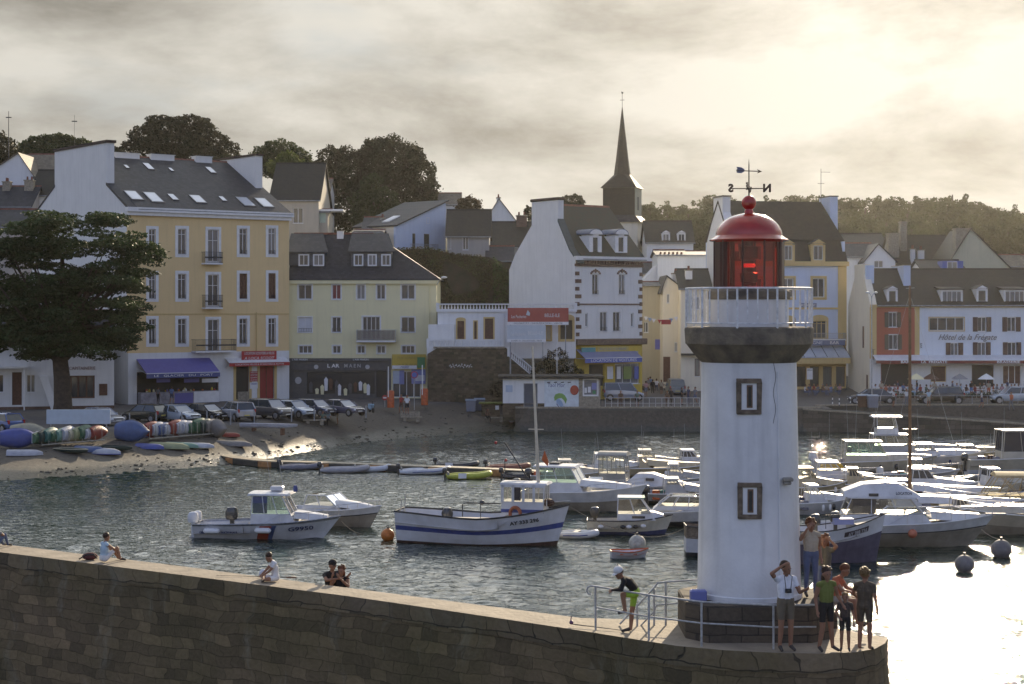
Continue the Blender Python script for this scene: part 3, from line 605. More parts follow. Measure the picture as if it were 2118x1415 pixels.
        if not solid and bars is None:
            for k in range(n): # scroll work between the bars
                c = lerp(u0 + .01, u1 - .01, (k + .5) / n); m.tube((c, v - dep + .015, (z0 + zt_) / 2 - .07), (c, v - dep + .015, (z0 + zt_) / 2 + .07), .045, n=6)
        m.build('railing', bm_, b_); 
        if solid: m = MB(); m.box(u0 + .05, u1 - .05, v - dep + .035, v - dep + .045, z0 + .08, zt_ - .06); m.build('screen', solid, b_)
        return b_
    def poly(s, name, pts, ext, material, parent=None, bevel=0.0): m = MB(); m.prism(pts, ext); return m.build(name, material, parent or s.root, bevel=bevel)
    def bx(s, name, u0, u1, v0, v1, z0, z1, material, parent=None, bevel=0.0): m = MB(); m.box(u0, u1, v0, v1, z0, z1); return m.build(name, material, parent or s.root, bevel=bevel)
    def roof(s, D, ze, zr, material, ov=.35, th=.16, u0=None, u1=None, vr=None, zb=None, gut=True):
        u0 = -.25 if u0 is None else u0; u1 = s.L + .25 if u1 is None else u1; vr = D / 2 if vr is None else vr; zb = ze if zb is None else zb; m = MB()
        k = (zr - ze) / vr; k2 = (zr - zb) / (D - vr)
        m.prism([(u0, -ov, ze - k * ov), (u0, vr, zr), (u0, vr, zr + th), (u0, -ov, ze - k * ov + th)], (u1 - u0, 0, 0))
        m.prism([(u0, D + ov, zb - k2 * ov), (u0, vr + .002, zr), (u0, vr + .002, zr + th), (u0, D + ov, zb - k2 * ov + th)], (u1 - u0, 0, 0))
        r_ = m.build('roof', material, s.root)
        m = MB(); m.prism([(u0, vr - .13, zr + .06), (u0, vr + .13, zr + .06), (u0, vr, zr + th + .12)], (u1 - u0, 0, 0)); m.build('ridge', TILE if material is not SLATE_D else SLATE_D, r_)
        if gut: m = MB(); m.path([(u0, -ov - .05, ze - k * ov + .08), (u1, -ov - .05, ze - k * ov + .08)], .07, 6); m.build('gutter', ZINC, r_)
        return r_
    def gable(s, D, ze, zr, material, side, vr=None, zb=None, prof=None, th=.35, zbot=0.0):
        vr = D / 2 if vr is None else vr; zb = ze if zb is None else zb; u = .001 if side < 0 else s.L - .001
        pr = prof or [(0, ze), (vr, zr), (D, zb)]
        pts = [(u, .003, zbot)] + [(u, v_ + (.003 if v_ == 0 else 0), z_) for v_, z_ in pr] + [(u, D, zbot)]
        return s.poly('gable_wall', pts, ((-side) * th, 0, 0), material)
    def chimney(s, u0, u1, v0, v1, z0, z1, material=None, cap=.12, pots=0, capm=None):
        c = s.bx('chimney', u0, u1, v0, v1, z0, z1, material or WPL); s.bx('chimney_cap', u0 - .08, u1 + .08, v0 - .08, v1 + .08, z1, z1 + cap, capm or STO, c)
        for k in range(pots):
            m = MB(); a = lerp(u0, u1, (k + .5) / pots) if (u1 - u0) > (v1 - v0) else (u0 + u1) / 2; e = (v0 + v1) / 2 if (u1 - u0) > (v1 - v0) else lerp(v0, v1, (k + .5) / pots)
            m.lathe([(.13, 0), (.10, .4), (.13, .42)], 8, (a, e, z1 + cap)); m.build('chimney_pot', TILE, c, smooth=True)
        return c
    def skylight(s, r, slope, w=None, material=None):
        x0, x1, y0, y1 = r; sh = (y1 - y0) * .95       # the leaning outline of a pane on a slope seen from the left
        p0 = s.hit(x1, y1, slope=slope); p3 = s.hit(x0, y0, slope=slope); hw = (x1 - x0) * .62
        a = s.hit(x1 - hw, y1, slope=slope); wid = p0.x - a.x
        (v0, za), (v1, zb_) = slope; d = Vector((0, v1 - v0, zb_ - za)).normalized(); hgt = (p3 - p0).dot(d); n = Vector((0, -d.z, d.y)); m = MB()
        q0 = Vector((p0.x - wid, p0.y, p0.z)); q = [q0, q0 + Vector((wid, 0, 0)), q0 + Vector((wid, 0, 0)) + d * hgt, q0 + d * hgt]
        m.prism([c + n * .1 for c in q], n * .13); f_ = m.build('skylight', mat('skylight_frame', (.10, .10, .11), .4), s.root)
        e = [lerp(q[0], q[2], .0) for _ in range(4)]; cc = sum(q, Vector()) / 4; q2 = [cc + (c - cc) * .86 for c in q]
        m = MB(); m.prism([c + n * .235 for c in q2], n * .01); m.build('pane', material or mat('skylight_glass', (.55, .58, .62), .12, .05, 1, coat=.6), f_); return f_
    def dormer(s, r, v, dep, sur, roofm, style='gable', cols=2, over=.15, hw=None, cheek=None):
        """dormer: r is the pixel box of its window; the body runs back into the roof"""
        u0, u1, z0, z1 = s.rect(r, v); a = hw or .2; ck = cheek or WPL
        m = MB(); m.box(u0 - a, u0, v, v + dep, z0 - .15, z1 + .1); m.box(u1, u1 + a, v, v + dep, z0 - .15, z1 + .1); m.box(u0, u1, v, v + dep, z1, z1 + .1 + a * .4); m.box(u0, u1, v, v + dep, z0 - .15, z0)
        d = m.build('dormer', ck if not sur else sur, s.root); m = MB(); zt_ = z1 + .1 + a * .4; c = (u0 + u1) / 2; q0, q1 = u0 - a - over, u1 + a + over
        if style == 'gable':
            zr_ = zt_ + (q1 - q0) * .28; m.prism([(q0, v - .12, zt_), (c, v - .12, zr_), (q1, v - .12, zt_)], (0, dep, 0)); m.build('dormer_roof', roofm, d)
            m = MB(); m.prism([(q0 + .12, v - .14, zt_ + .02), (c, v - .14, zr_ - .06), (q1 - .12, v - .14, zt_ + .02)], (0, .02, 0)); m.build('pediment', sur or WHITE, d)
        elif style == 'arch':
            n = 10; R_ = (q1 - q0) / 2; m.prism([(c + R_ * math.cos(math.pi * k / n), v - .12, zt_ + R_ * .62 * math.sin(math.pi * k / n)) for k in range(n + 1)], (0, dep, 0)); m.build('dormer_roof', roofm, d)
            m = MB(); R_ -= .12; m.prism([(c + R_ * math.cos(math.pi * k / n), v - .15, zt_ + R_ * .62 * math.sin(math.pi * k / n)) for k in range(n + 1)], (0, .03, 0)); m.build('pediment', sur or WHITE, d)
        else: m.prism([(q0, v - .15, zt_ - .02), (q0, v - .15, zt_ + .10), (q0, v + dep, zt_ + .42), (q0, v + dep, zt_ + .3)], (q1 - q0, 0, 0)); m.build('dormer_roof', roofm, d)
        s.win((u0, u1, z0, z1), v, px=False, cols=cols, hole=False, parent=d, sill=False, deep=.05); return d
    def sign(s, r, words, fg, bgm, v=-.06, th=.04, size=.8, shear=0.0, name='sign', width=.86, bold=.0, parent=None):
        u0, u1, z0, z1 = s.rect(r, v); b_ = s.bx(name, u0, u1, v, v + th, z0, z1, bgm, parent)
        if isinstance(words, str): words = [words]
        n = len(words)
        for k, t in enumerate(words):
            if t: text(t, 'lettering', fg, b_, TR((u0 + u1) / 2, v - .015, lerp(z1, z0, (k + .5) / n)), (z1 - z0) / n * size, .006, shear, (u1 - u0) * width, bold=bold)
        return b_
    def awning(s, r, dep, drop, material, valance, words=None, fg=None, u=None, v=0.0, stripes=None, size=.7, vh=None):
        """canvas: r = pixel box of its valance (front edge), dep outwards, drop from wall to front"""
        u0, u1, z0, z1 = s.rect(r, v - dep); m = MB(); m.prism([(u0 + .03, v - .01, z1 + drop), (u0, v - dep, z1), (u0, v - dep, z1 + .05), (u0 + .03, v - .01, z1 + drop + .05)], (u1 - u0, 0, 0)); a = m.build('awning', material, s.root)
        m = MB(); m.box(u0, u1, v - dep - .02, v - dep, z0, z1 + .02); va = m.build('valance', valance, a)
        m = MB(); m.tube((u0, v - dep - .02, z1 + .03), (u1, v - dep - .02, z1 + .03), .04, n=6)
        for uu in (u0 + .1, u1 - .1): m.tube((uu, v, z1 + drop - .9), (uu, v - dep, z1 - .02), .025, n=6)
        m.build('awning_frame', PVC, a)
        if words: text(words, 'lettering', fg, va, TR((u0 + u1) / 2, v - dep - .03, (z0 + z1) / 2), (z1 - z0) * size, .004, 0, (u1 - u0) * .8)
        return a
def ball_rail(b, name, u0, u1, v, z0, z1, parent=None, mtl=None, slope=0.0, n=None):
    """stone balustrade: plinth, handrail and turned balusters"""
    m = MB(); L = u1 - u0; n = n or max(3, int(L / .32)); t = (z1 - z0); dz = slope * L
    m.prism([(u0, v - .12, z0), (u1, v - .12, z0 + dz), (u1, v - .12, z0 + dz + .12), (u0, v - .12, z0 + .12)], (0, .24, 0)); m.prism([(u0, v - .14, z1 - .13), (u1, v - .14, z1 + dz - .13), (u1, v - .14, z1 + dz), (u0, v - .14, z1)], (0, .28, 0))
    for k in range(n):
        u = lerp(u0 + .15, u1 - .15, k / (n - 1)); zz = z0 + slope * (u - u0) + .08; h_ = t - .18
        m.lathe([(.05, 0), (.06, h_ * .1), (.085, h_ * .35), (.035, h_ * .75), (.06, h_)], 6, (u, v, zz))
    for u in (u0, u1): m.box(u - .14, u + .14, v - .16, v + .16, z0 + (dz if u == u1 else 0), z1 + .08 + (dz if u == u1 else 0))
    return m.build(name, mtl or WPL, parent or b.root)
flat = lambda n, c, **k: mat(n, c, k.pop('rough', .55), k.pop('var', .05), 2, **k)
RED_, WHT_, BLU_, YLW_, NVY_, PUR_ = flat('sign_red', (.42, .035, .035)), flat('sign_white', (.78, .78, .78)), flat('sign_blue', (.10, .14, .42)), flat('sign_yellow', (.58, .42, .06)), flat('navy_canvas', (.07, .09, .25)), flat('violet_canvas', (.14, .13, .36))
GRN_, ORG_, BLK_ = flat('sign_green', (.06, .25, .10)), flat('sign_orange', (.55, .20, .06)), flat('lettering_black', (.03, .03, .03))

# ---- yellow four-storey building
b = Bldg('apartment_house', 'tall ochre-yellow four-storey building with white window surrounds behind the big cypress', 265, 170, 598, 181, 'building')
zc0, zc1 = b.z(265, 445), b.z(265, 431); D, zr = 24.0, 27.3 - GZ; Lb = b.L; slp = ((0, zc1 + .1), (12, zr))
cols_ = ((302, 328), (362, 391), (489, 517), (549, 576))
for (y0, y1) in ((466, 535), (559, 627), (652, 720)):
    for k, (x0, x1) in enumerate(cols_):
        br_ = k >= 2 and y0 == 559
        b.win((x0 + 6, x1 - 6, y0 + 8 - k * .6, y1 - 9), sur=WHITE, sw=.30, cols=2, rows=1, fan=.55, guard=True, pane=BRN if br_ else None, frame=BRN if br_ else None)
    b.win((430, 452, y0 + 9, y1 + 6), sur=WHITE, sw=.28, cols=2, rows=1, fan=1.1, sill=False, name='french_window')
b.balcony((424, 461, 521, 544)); b.balcony((425, 461, 610, 636)); b.balcony((406, 489, 702, 726), dep=1.1)
zg0 = b.z(430, 728)
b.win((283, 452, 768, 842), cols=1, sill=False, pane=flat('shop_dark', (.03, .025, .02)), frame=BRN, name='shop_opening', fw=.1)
b.win((488, 515, 757, 826), cols=1, sill=False, sur=OCHT, sw=.3, pane=flat('shop_dark', (.03, .025, .02)), frame=BRN, name='door'); b.win((537, 567, 757, 826), cols=2, sill=False, sur=OCHT, sw=.3, pane=flat('red_door', (.30, .03, .03)), frame=BRN, name='door')
b.wall('wall', YEL, zg0, zc0); b.wall('ground_floor_wall', WPL, -.3, zg0 - .004, v=-.02)
b.bx('plinth', 12.0, 13.3, -.12, 0, -.2, .9, STO)
m = MB(); m.box(-.1, Lb + .1, -.35, .0, zc0, zc0 + .35); m.box(-.3, Lb + .25, -.6, .0, zc0 + .35, zc1 + .12); m.build('cornice', WHITE, b.root)
b.bx('string_course', 0, Lb, -.05, 0, b.z(430, 649) - .08, b.z(430, 649) + .02, OCHT)
m = MB(); m.tube((Lb - 3.9, -.1, zg0), (Lb - 3.9, -.1, b.z(482, 646)), .05, n=6); m.build('downpipe', OCHT, b.root)
b.gable(D, zc1, zr, WPL, -1, prof=[(0, zc1), (4.9, zr - (12 - 4.9) / 12 * (zr - zc1)), (4.9, 28.06 - GZ), (17.9, 28.06 - GZ), (17.9, zr - 5.9 / 12 * (zr - zc1)), (24, zc1)], th=.8)
b.bx('chimney_cap', -.12, .95, 4.75, 18.05, 28.06 - GZ, 28.06 - GZ + .28, mat('tarred_coping', (.05, .03, .025), .8, .3, 4))
b.gable(D, zc1, zr, WPL, 1, prof=[(0, zc1), (5.6, zc1 + 5.6 / 12 * (zr - zc1)), (5.6, 27.75 - GZ), (16.5, 27.75 - GZ), (16.5, zc1 + 7.5 / 12 * (zr - zc1)), (24, zc1)], th=.8)
b.bx('chimney_cap', Lb - .95, Lb + .12, 5.45, 16.6, 27.75 - GZ, 27.75 - GZ + .2, mat('tarred_coping', (.05, .03, .025)))
b.roof(D, zc1 + .1, zr, SLATE, u0=.82, u1=Lb + .2, ov=.5)
b.bx('rear_wall', 0, Lb, D - .3, D, 0, zc1, WPL)
m = MB(); m.prism([(-.06, -.45, zc1 - .3), (-.06, 5.0, zr - 7 / 12 * (zr - zc1) + .04), (-.06, 5.0, zr - 7 / 12 * (zr - zc1) + .3), (-.06, -.45, zc1 - .02)], (.9, 0, 0)); m.build('verge', SLATE, b.root); m = MB(); m.prism([(-.06, 24.4, zc1 - .2), (-.06, 17.8, zr - 5.9 / 12 * (zr - zc1)), (-.06, 17.8, zr - 5.9 / 12 * (zr - zc1) + .25), (-.06, 24.4, zc1)], (.9, 0, 0)); m.build('verge', SLATE, b.root)
for (x0, x1) in ((238, 288), (312, 360), (405, 438)): a = b.hit(x0, 325, 11.6); c = b.hit(x1, 325, 11.6); b.chimney(a.x, c.x, 11.5, 12.6, zr - 1.1, b.hit(x0, 316 + (x0 - 238) * .045, 11.6).z, cap=.06, capm=WPL)
for r in ((258, 298, 398, 418), (300, 340, 401, 423), (350, 370, 405, 418), (393, 428, 407, 424), (455, 470, 410, 420), (492, 530, 411, 431), (532, 568, 413, 433), (300, 320, 341, 355), (430, 448, 349, 362), (257, 268, 345, 352), (350, 360, 351, 358)): b.skylight(r, slp)
b.sign((500, 572, 726, 746), ['LOCATION SCOOTERS & VELOS', 'A LOCA SCOOT'], WHT_, RED_, v=-.5, shear=.15, size=.78)
b.awning((474, 599, 750, 757), 1.0, .45, WHT_, RED_, 'LOCATION VELOS & SCOOTERS & AUTOS', WHT_)
b.awning((303, 455, 772, 781), 2.3, 1.35, PUR_, NVY_, 'LE   GLACIER   DU   PORT', WHT_)
b.sign((517, 533, 768, 789), ['VELOS', 'SCOOTERS', 'QUADS', 'AUTOS'], WHT_, RED_, v=-.08)
b.sign((517, 533, 791, 804), ['TARIFS', ''], PUR_, WHT_, v=-.08)
u0, u1, _, _ = b.rect((290, 452, 800, 830), -.6)
m = MB(); m.box(u0, u1, -.8, -.05, -.2, 1.15); cn = m.build('counter', mat('steel_counter', (.35, .34, .38), .35, .2, 3), b.root, bevel=.02)
m = MB(); m.box(u0 + 3.6, u0 + 5.6, -.84, -.80, .0, 1.0); m.build('poster', PUR_, cn); m = MB(); m.box(u0 + 5.7, u1 - .05, -.84, -.8, .0, 1.1); m.build('poster', WHT_, cn)
for k in range(22):
    u = lerp(u0 + .2, u1 - .2, rnd.random()); m = MB(); h_ = rnd.uniform(.12, .45); m.lathe([(.09, 0), (.12, h_ * .5), (.05, h_)], 8, (u, rnd.uniform(-.6, -.2), 1.16)); m.build('ice_tub', rnd.choice([YLW_, WHT_, RED_, PUR_, ORG_, CRM]), cn)
for k, (x0, x1, mm) in enumerate(((324, 352, PUR_), (381, 412, PUR_), (418, 452, WHT_))): b.sign((x0, x1, 783, 791), '', WHT_, mm, v=-1.2, name='menu_board')

# ---- white harbour office at the far left
b = Bldg('harbour_office', 'low white office with brown shop window half hidden behind the cypress trunk', -90, 160, 236, 164, 'building')
for r in ((145, 196, 777, 824),): b.win(r, cols=3, frame=BRN, sill=True, fw=.14)
b.win((55, 73, 775, 812)); b.win((25, 45, 770, 838), frame=BRN, pane=BRN, name='door', sill=False, cols=1); b.win((-30, 8, 775, 812), cols=2)
zt_ = b.z(200, 712); b.wall('wall', WPL, .25, zt_); b.bx('brick_plinth', 0, b.L, -.06, .0, -.6, .26, BRK)
b.gable(12, zt_, zt_ + 3, WPL, -1); b.gable(12, zt_, zt_ + 3, WPL, 1); b.roof(12, zt_, zt_ + 3.0, SLATE)
b.sign((205, 222, 794, 818), '', WHT_, BRN, v=-.08, name='notice_board'); a = b.hit(170, 762, -.03); text('CAPITAINERIE', 'lettering', flat('letter_grey_red', (.30, .18, .18)), b.root, TR(a.x, -.03, a.z), .42, .01, width=2.4)
m = MB(); a = b.hit(88, 778, -.9); c = b.hit(108, 838, -.9); m.prism([(a.x - .3, -.9, a.z), (a.x + .45, -.9, a.z), (c.x + .7, -1.2, -.3), (c.x, -1.2, -.3)], (0, .9, 0)); m.build('buttress', WPL, b.root)
m = MB(); a = b.hit(50, 760, -1.5); m.box(a.x - 3, a.x + .3, -1.6, 0, a.z - .1, a.z + .1); m.tube((a.x, -1.5, -.2), (a.x, -1.5, a.z), .06, n=6); m.build('porch', WHITE, b.root)
# ---- cream building with the dark shop
b = Bldg('apartment_house', 'pale cream three-storey building with grey hipped slate roof and dormers', 598, 182, 903, 182, 'building')
ze = b.z(700, 578)
for (x0, x1) in ((617, 645), (687, 705), (738, 755), (779, 797), (830, 858)):
    wd = x1 - x0 > 24
    b.win((x0, x1, 589, 619), sur=WHITE, sw=.10, cols=2, pane=flat('red_curtain', (.22, .04, .04)) if x0 == 687 else None)
    if x0 not in (738, 779): b.win((x0, x1, 656, 687), sur=WHITE, sw=.10, cols=2, pane=flat('roller_shutter', (.62, .64, .68)) if x0 == 617 else None, guard=True)
    b.win((x0 + 1, x1, 715, 731), sur=WHITE, sw=.10, cols=3 if wd else 2)
b.win((750, 786, 655, 701), sur=WHITE, sw=.12, cols=4, sill=False, name='balcony_door'); b.balcony((737, 818, 682, 705), dep=1.2, bars=GREYM, solid=glassm('balcony_mesh', (.6, .6, .6), .7))
zs = b.z(700, 741); b.wall('wall', CRM, zs, ze); us = b.hit(809, 700).x
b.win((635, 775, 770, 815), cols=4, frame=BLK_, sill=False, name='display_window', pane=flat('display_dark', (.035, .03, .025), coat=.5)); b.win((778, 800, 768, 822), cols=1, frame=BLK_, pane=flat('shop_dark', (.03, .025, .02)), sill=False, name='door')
b.win((812, 870, 768, 822), cols=4, rows=1, sill=False, name='shop_opening', pane=GLS)
b.wall('shopfront', SHF, -.2, zs - .004, v=-.03, u1=us); b.wall('ground_floor_wall', CRM, -.2, zs - .004, u0=us, v=-.01)
b.bx('eave_band', -.05, b.L + .25, -.3, 0, ze - .45, ze - .02, CRM); m = MB(); m.tube((b.hit(888, 600).x, -.1, 0), (b.hit(888, 600).x, -.1, ze - .4), .05, n=6); m.build('downpipe', CRM, b.root)
zr = 19.35 - GZ; hip = 7.0; m = MB(); Lb = b.L
m.prism([(-.1, -.35, ze - .1), (Lb + .35, -.35, ze - .1), (Lb - hip, 5.2, zr), (-.1, 5.2, zr)], (0, .02, .16)); m.prism([(Lb + .35, -.35, ze - .1), (Lb + .35, 10.6, ze - .1), (Lb - hip, 5.2, zr)], (.02, 0, .16)); m.prism([(-.1, 10.6, ze - .1), (Lb + .35, 10.6, ze - .1), (Lb - hip, 5.2, zr), (-.1, 5.2, zr)], (0, 0, .14))
rf = m.build('roof', SLATE, b.root); m = MB(); m.box(-.1, Lb - hip, 5.05, 5.35, zr + .1, zr + .3); m.build('ridge', TILE, rf)
b.bx('rear_wall', 0, Lb, 10, 10.3, 0, ze, CRM); b.bx('side_wall', Lb - .3, Lb, .3, 10, 0, ze - .01, CRM)
for (x0, x1, y0, y1, ws) in ((598, 672, 523, 549, ((619, 638), (649, 669))), (726, 810, 522, 551, ((733, 750), (762, 778), (790, 807)))):
    u0, u1, z0, z1 = b.rect((x0, x1, y0, y1), 1.0); m = MB(); m.box(u0, u1, 1.0, 4.6, z0, z1); d = m.build('dormer', SHF, b.root)
    m = MB(); m.prism([(u0 - .3, .7, z1 - .02), (u1 + .35, .7, z1 - .02), (u1 - .6, 5.0, zr + .1), (u0 - .3, 5.0, zr + .1)], (0, .02, .12)); m.build('dormer_roof', SLATE, d)
    for (a, c) in ws: q_ = b.rect((a, c, 527, 549), 1.0); b.win(q_, 1.0, px=False, hole=False, parent=d, sur=PVC, sw=.08, deep=-.06, sill=False)
a = b.hit(704, 480, 4.8); b.chimney(a.x - .35, a.x + .35, 4.6, 5.2, zr - .8, a.z + .1, cap=.05)
b.bx('fascia_board', .0, us, -.25, -.035, b.z(700, 766), b.z(700, 748), SHF)
b.sign((598, 808, 741, 747), '', WHT_, SHF, v=-.5, name='awning_box'); fz = b.z(700, 757)
for s_, x_c, wd in (("L AR", 689, 1.25), ("M A E N", 729, 1.7)): a = b.hit(x_c, 757, -.27); text(s_, 'lettering', WHT_ if s_[0] == 'L' else flat('faded_letters', (.45, .45, .45)), b.root, TR(a.x, -.27, a.z), .52, .015, width=wd, bold=.012)
for x_c in (620, 746): a = b.hit(x_c, 744, -.52); text("L'AIR MARIN", 'lettering', WHT_, b.root, TR(a.x, -.52, a.z), .26, .006, width=1.6)
for x_c in (654, 760): a = b.hit(x_c, 759, -.27); m = MB(); m.lathe([(.24, 0), (.24, .02)], 10, (0, 0, 0)); m.v = [(a.x + x, -.27 - z, a.z + y) for x, y, z in m.v]; m.build('round_emblem', flat('faded_letters', (.45, .45, .45)), b.root)
a = b.hit(617, 787, -.05); m = MB(); m.lathe([(.34, 0), (.34, .02)], 14); m.v = [(a.x + x, -.05 - z, a.z + y * 1.1) for x, y, z in m.v]; m.build('sticker', flat('faded_letters', (.45, .45, .45)), b.root)
for k in range(13): # goods hung in the window
    a = b.hit(644 + k * 10 + rnd.uniform(-3, 3), 800, -.1); h_ = rnd.uniform(.5, 1.6); m = MB(); z_0 = rnd.uniform(.3, .9); m.prism([(a.x - .14, -.12, z_0), (a.x + .16, -.12, z_0), (a.x + .2, -.12, z_0 + h_ * .8), (a.x, -.12, z_0 + h_), (a.x - .2, -.12, z_0 + h_ * .8)], (0, .06, 0)); m.build('hung_clothes', rnd.choice([WHT_, SHF, flat('cloth_green', (.10, .14, .10)), CRM, flat('cloth_navy', (.05, .06, .12)), BRN, WHT_]), b.root)
sg = b.sign((811, 881, 733, 763), ['POISSONNERIE', 'MAREE'], flat('letter_ochre', (.35, .25, .05)), YLW_, v=-.5, size=.5, shear=.2, width=.7); u0, u1, z0, z1 = b.rect((863, 879, 739, 761), -.56); b.bx('green_panel', u0, u1, -.55, -.52, z0, z1, GRN_, sg)
b.sign((811, 862, 756, 763), 'MAREE', NVY_, WHT_, v=-.56, size=.9, shear=.3, width=.35)
b.sign((813, 830, 767, 794), '', WHT_, flat('poster_pale', (.45, .52, .62)), v=-.1, name='poster'); b.sign((826, 836, 766, 795), '', WHT_, flat('poster_violet', (.22, .25, .50)), v=-.12, name='poster')
pb = b.sign((851, 880, 764, 794), '', WHT_, flat('poster_violet', (.22, .25, .50)), v=-.3, name='poster'); u0, u1, z0, z1 = b.rect((859, 878, 776, 788), -.34); b.bx('boat_picture', u0, u1, -.33, -.31, z0, z1, flat('poster_white', (.6, .62, .66)), pb)

# ---- white terrace building with balustrades
b = Bldg('terrace_building', 'white terrace building with stone balustrades and ochre-framed arched doors above the retaining wall', 905, 177.5, 1191, 177.5, 'building', z0=7.0)
ztp = b.z(1050, 642)
b.win((946, 960, 664, 701), arch=True, sur=OCHT, sw=.16, pane=BRN, frame=BRN, sill=False, name='door', cols=1); b.win((981, 986, 665, 701), sur=OCHT, sw=.12, pane=BRN, frame=BRN, sill=False, name='door', cols=1)
b.win((1003, 1020, 659, 701), sur=OCHT, sw=.16, pane=BRN, frame=BRN, sill=False, name='door', cols=1); b.win((1158, 1185, 661, 703), arch=True, sur=OCHT, sw=.18, pane=flat('dark_opening', (.05, .045, .03)), frame=OCHT, sill=False, cols=1); b.win((1129, 1140, 673, 704), sur=OCHT, sw=.1, pane=TAN, frame=OCHT, cols=1)
b.wall('wall', WPL, -.6, ztp); b.bx('terrace_deck', 0, b.L, .01, 12, ztp - .2, ztp + .001, STO); b.bx('cornice', -.1, b.L + .1, -.2, .0, ztp - .16, ztp + .02, WPL)
ball_rail(b, 'balustrade', 0, b.L, -.02, ztp + .02, b.z(1050, 628))
for xx in (1038, 1050, 924): a = b.hit(xx, 670).x; b.bx('pilaster', a - .22, a + .22, -.12, .0, -.5, ztp - .16, WPL)
u1 = b.hit(1040, 700, -1.6).x; b.bx('balcony_deck', -1.0, u1, -1.9, -.001, -.25, b.z(960, 719, -1.7), WPL); ball_rail(b, 'balustrade', -.9, u1, -1.75, b.z(960, 719, -1.7), b.z(960, 702, -1.7))
a = b.hit(905, 680, -1.7); b.bx('side_block', -.9, b.hit(940, 690).x, -1.0, -.01, 0, b.z(920, 671), WPL)
# staircase balustrade going down to the right
p0 = b.hit(1052, 726, -2.2); p1 = b.hit(1104, 770, -2.2); ball_rail(b, 'stair_balustrade', p0.x, p1.x, -2.2, p0.z - .55, p0.z + .35, slope=(p1.z - p0.z) / (p1.x - p0.x), n=12)
# stone retaining wall below
b = Bldg('retaining_wall', 'dark ivy-stained rubble retaining wall beneath the white terrace', 884, 175.3, 1191, 175.3, 'wall')
zz = b.z(960, 720); m = MB(); m.prism([(0, 0, -.3), (0, 0, zz - .6), (1.0, 0, zz), (b.hit(1046, 720).x, 0, zz), (b.hit(1112, 778).x, 0, b.z(1112, 778)), (b.L, 0, b.z(1112, 778)), (b.L, 0, -.3)], (0, 2.2, 0)); m.build('wall', RUB, b.root)
b.bx('coping', .6, b.hit(1044, 720).x, -.06, .3, zz - .02, zz + .14, STO)
a = b.hit(950, 757, -.02); m = MB()
for k in range(26): q_ = a + Vector((-1.0 + k * .09, 0, .12 * math.sin(k * 1.9) + .05 * math.sin(k * 5))); m.cbox((q_.x, -.02, q_.z), (.06, .02, .07 + .05 * (k % 3)), rz=0)
m.build('whitewash_scrawl', WHT_, b.root)
# cliff with ivy behind the terrace
b = Bldg('cliff_wall', 'brown ivy-covered rock cliff rising behind the white terrace', 848, 199, 1075, 199, 'cliff', z0=8)
IVY = mat('ivy_leaves', (.10, .125, .035), .6, .3, 1.0, col2=(.13, .075, .035), trans=.25); ROCK = mat('cliff_rock', (.10, .07, .045), .9, .3, 1.0, bump=1.0, bscale=4, col2=(.05, .05, .025))
tp = [(-2, 10.2), (2, 10.4), (5.5, 9.6), (9, 9.4), (12.2, 8.2), (12.6, 6)]
m = MB(); m.prism([(-2, 0, -1)] + [(u, 0, z_) for u, z_ in tp] + [(12.8, 0, -1)], (0, 8, 0)); m.build('rock', ROCK, b.root)
def leaves(name, pts, size, material, parent=None, seed=1, tri=False, flat_=0.0, loc=None):
    """many small leaf faces; pts: (n,3) positions, random orientations"""
    rg_ = np.random.default_rng(seed); n = len(pts); pts = np.asarray(pts, float)
    a = rg_.normal(size=(n, 3)); a[:, 2] *= (1 - flat_); a /= np.linalg.norm(a, axis=1)[:, None]; c = rg_.normal(size=(n, 3)); c -= (c * a).sum(1)[:, None] * a
    if flat_: c[:, 2] *= (1 - flat_)
    c /= np.linalg.norm(c, axis=1)[:, None]; sz = size * rg_.uniform(.55, 1.3, n)[:, None]; k = 3 if tri else 4
    P_ = np.stack([pts - a * sz * .5, pts + c * sz * .33, pts + a * sz * .6] + ([] if tri else [pts - c * sz * .33]), 1).reshape(-1, 3)
    me = bpy.data.meshes.new(name); me.vertices.add(n * k); me.vertices.foreach_set('co', P_.ravel()); me.loops.add(n * k); me.loops.foreach_set('vertex_index', np.arange(n * k)); me.polygons.add(n)
    me.polygons.foreach_set('loop_start', np.arange(0, n * k, k)); me.polygons.foreach_set('loop_total', np.full(n, k)); me.update(calc_edges=True); me.materials.append(material)
    o = bpy.data.objects.new(name, me); COL.objects.link(o)
    if parent: o.parent = parent
    if loc is not None: o.location = loc
    return o
rg0 = np.random.default_rng(3); n = 22000; u = rg0.uniform(-2, 12.8, n); zt_ = np.interp(u, [p[0] for p in tp], [p[1] for p in tp]); zz = rg0.uniform(0, 1, n) ** .8 * (zt_ + 1.2) - 1; dens = np.sin(u * 1.1 + 2 * np.sin(zz * .7)) + np.sin(zz * 1.3 + u * .4); keep = dens > -.35
leaves('ivy', np.stack([u, -rg0.uniform(.02, .45, n) * (1 + .5 * np.sin(u * 2)), zz], 1)[keep], .2, IVY, b.root)
n = 5000; u = rg0.uniform(9.5, 15.5, n); zz = rg0.uniform(0, 1, n) * np.interp(u, [9.5, 12, 13, 15.5], [8.5, 6, 4.2, 3.0]) + 1; o = leaves('bush', np.stack([u, -rg0.uniform(.4, 1.6, n), zz], 1), .22, mat('bright_ivy', (.09, .13, .03), .6, .3, 1, trans=.3), b.root)

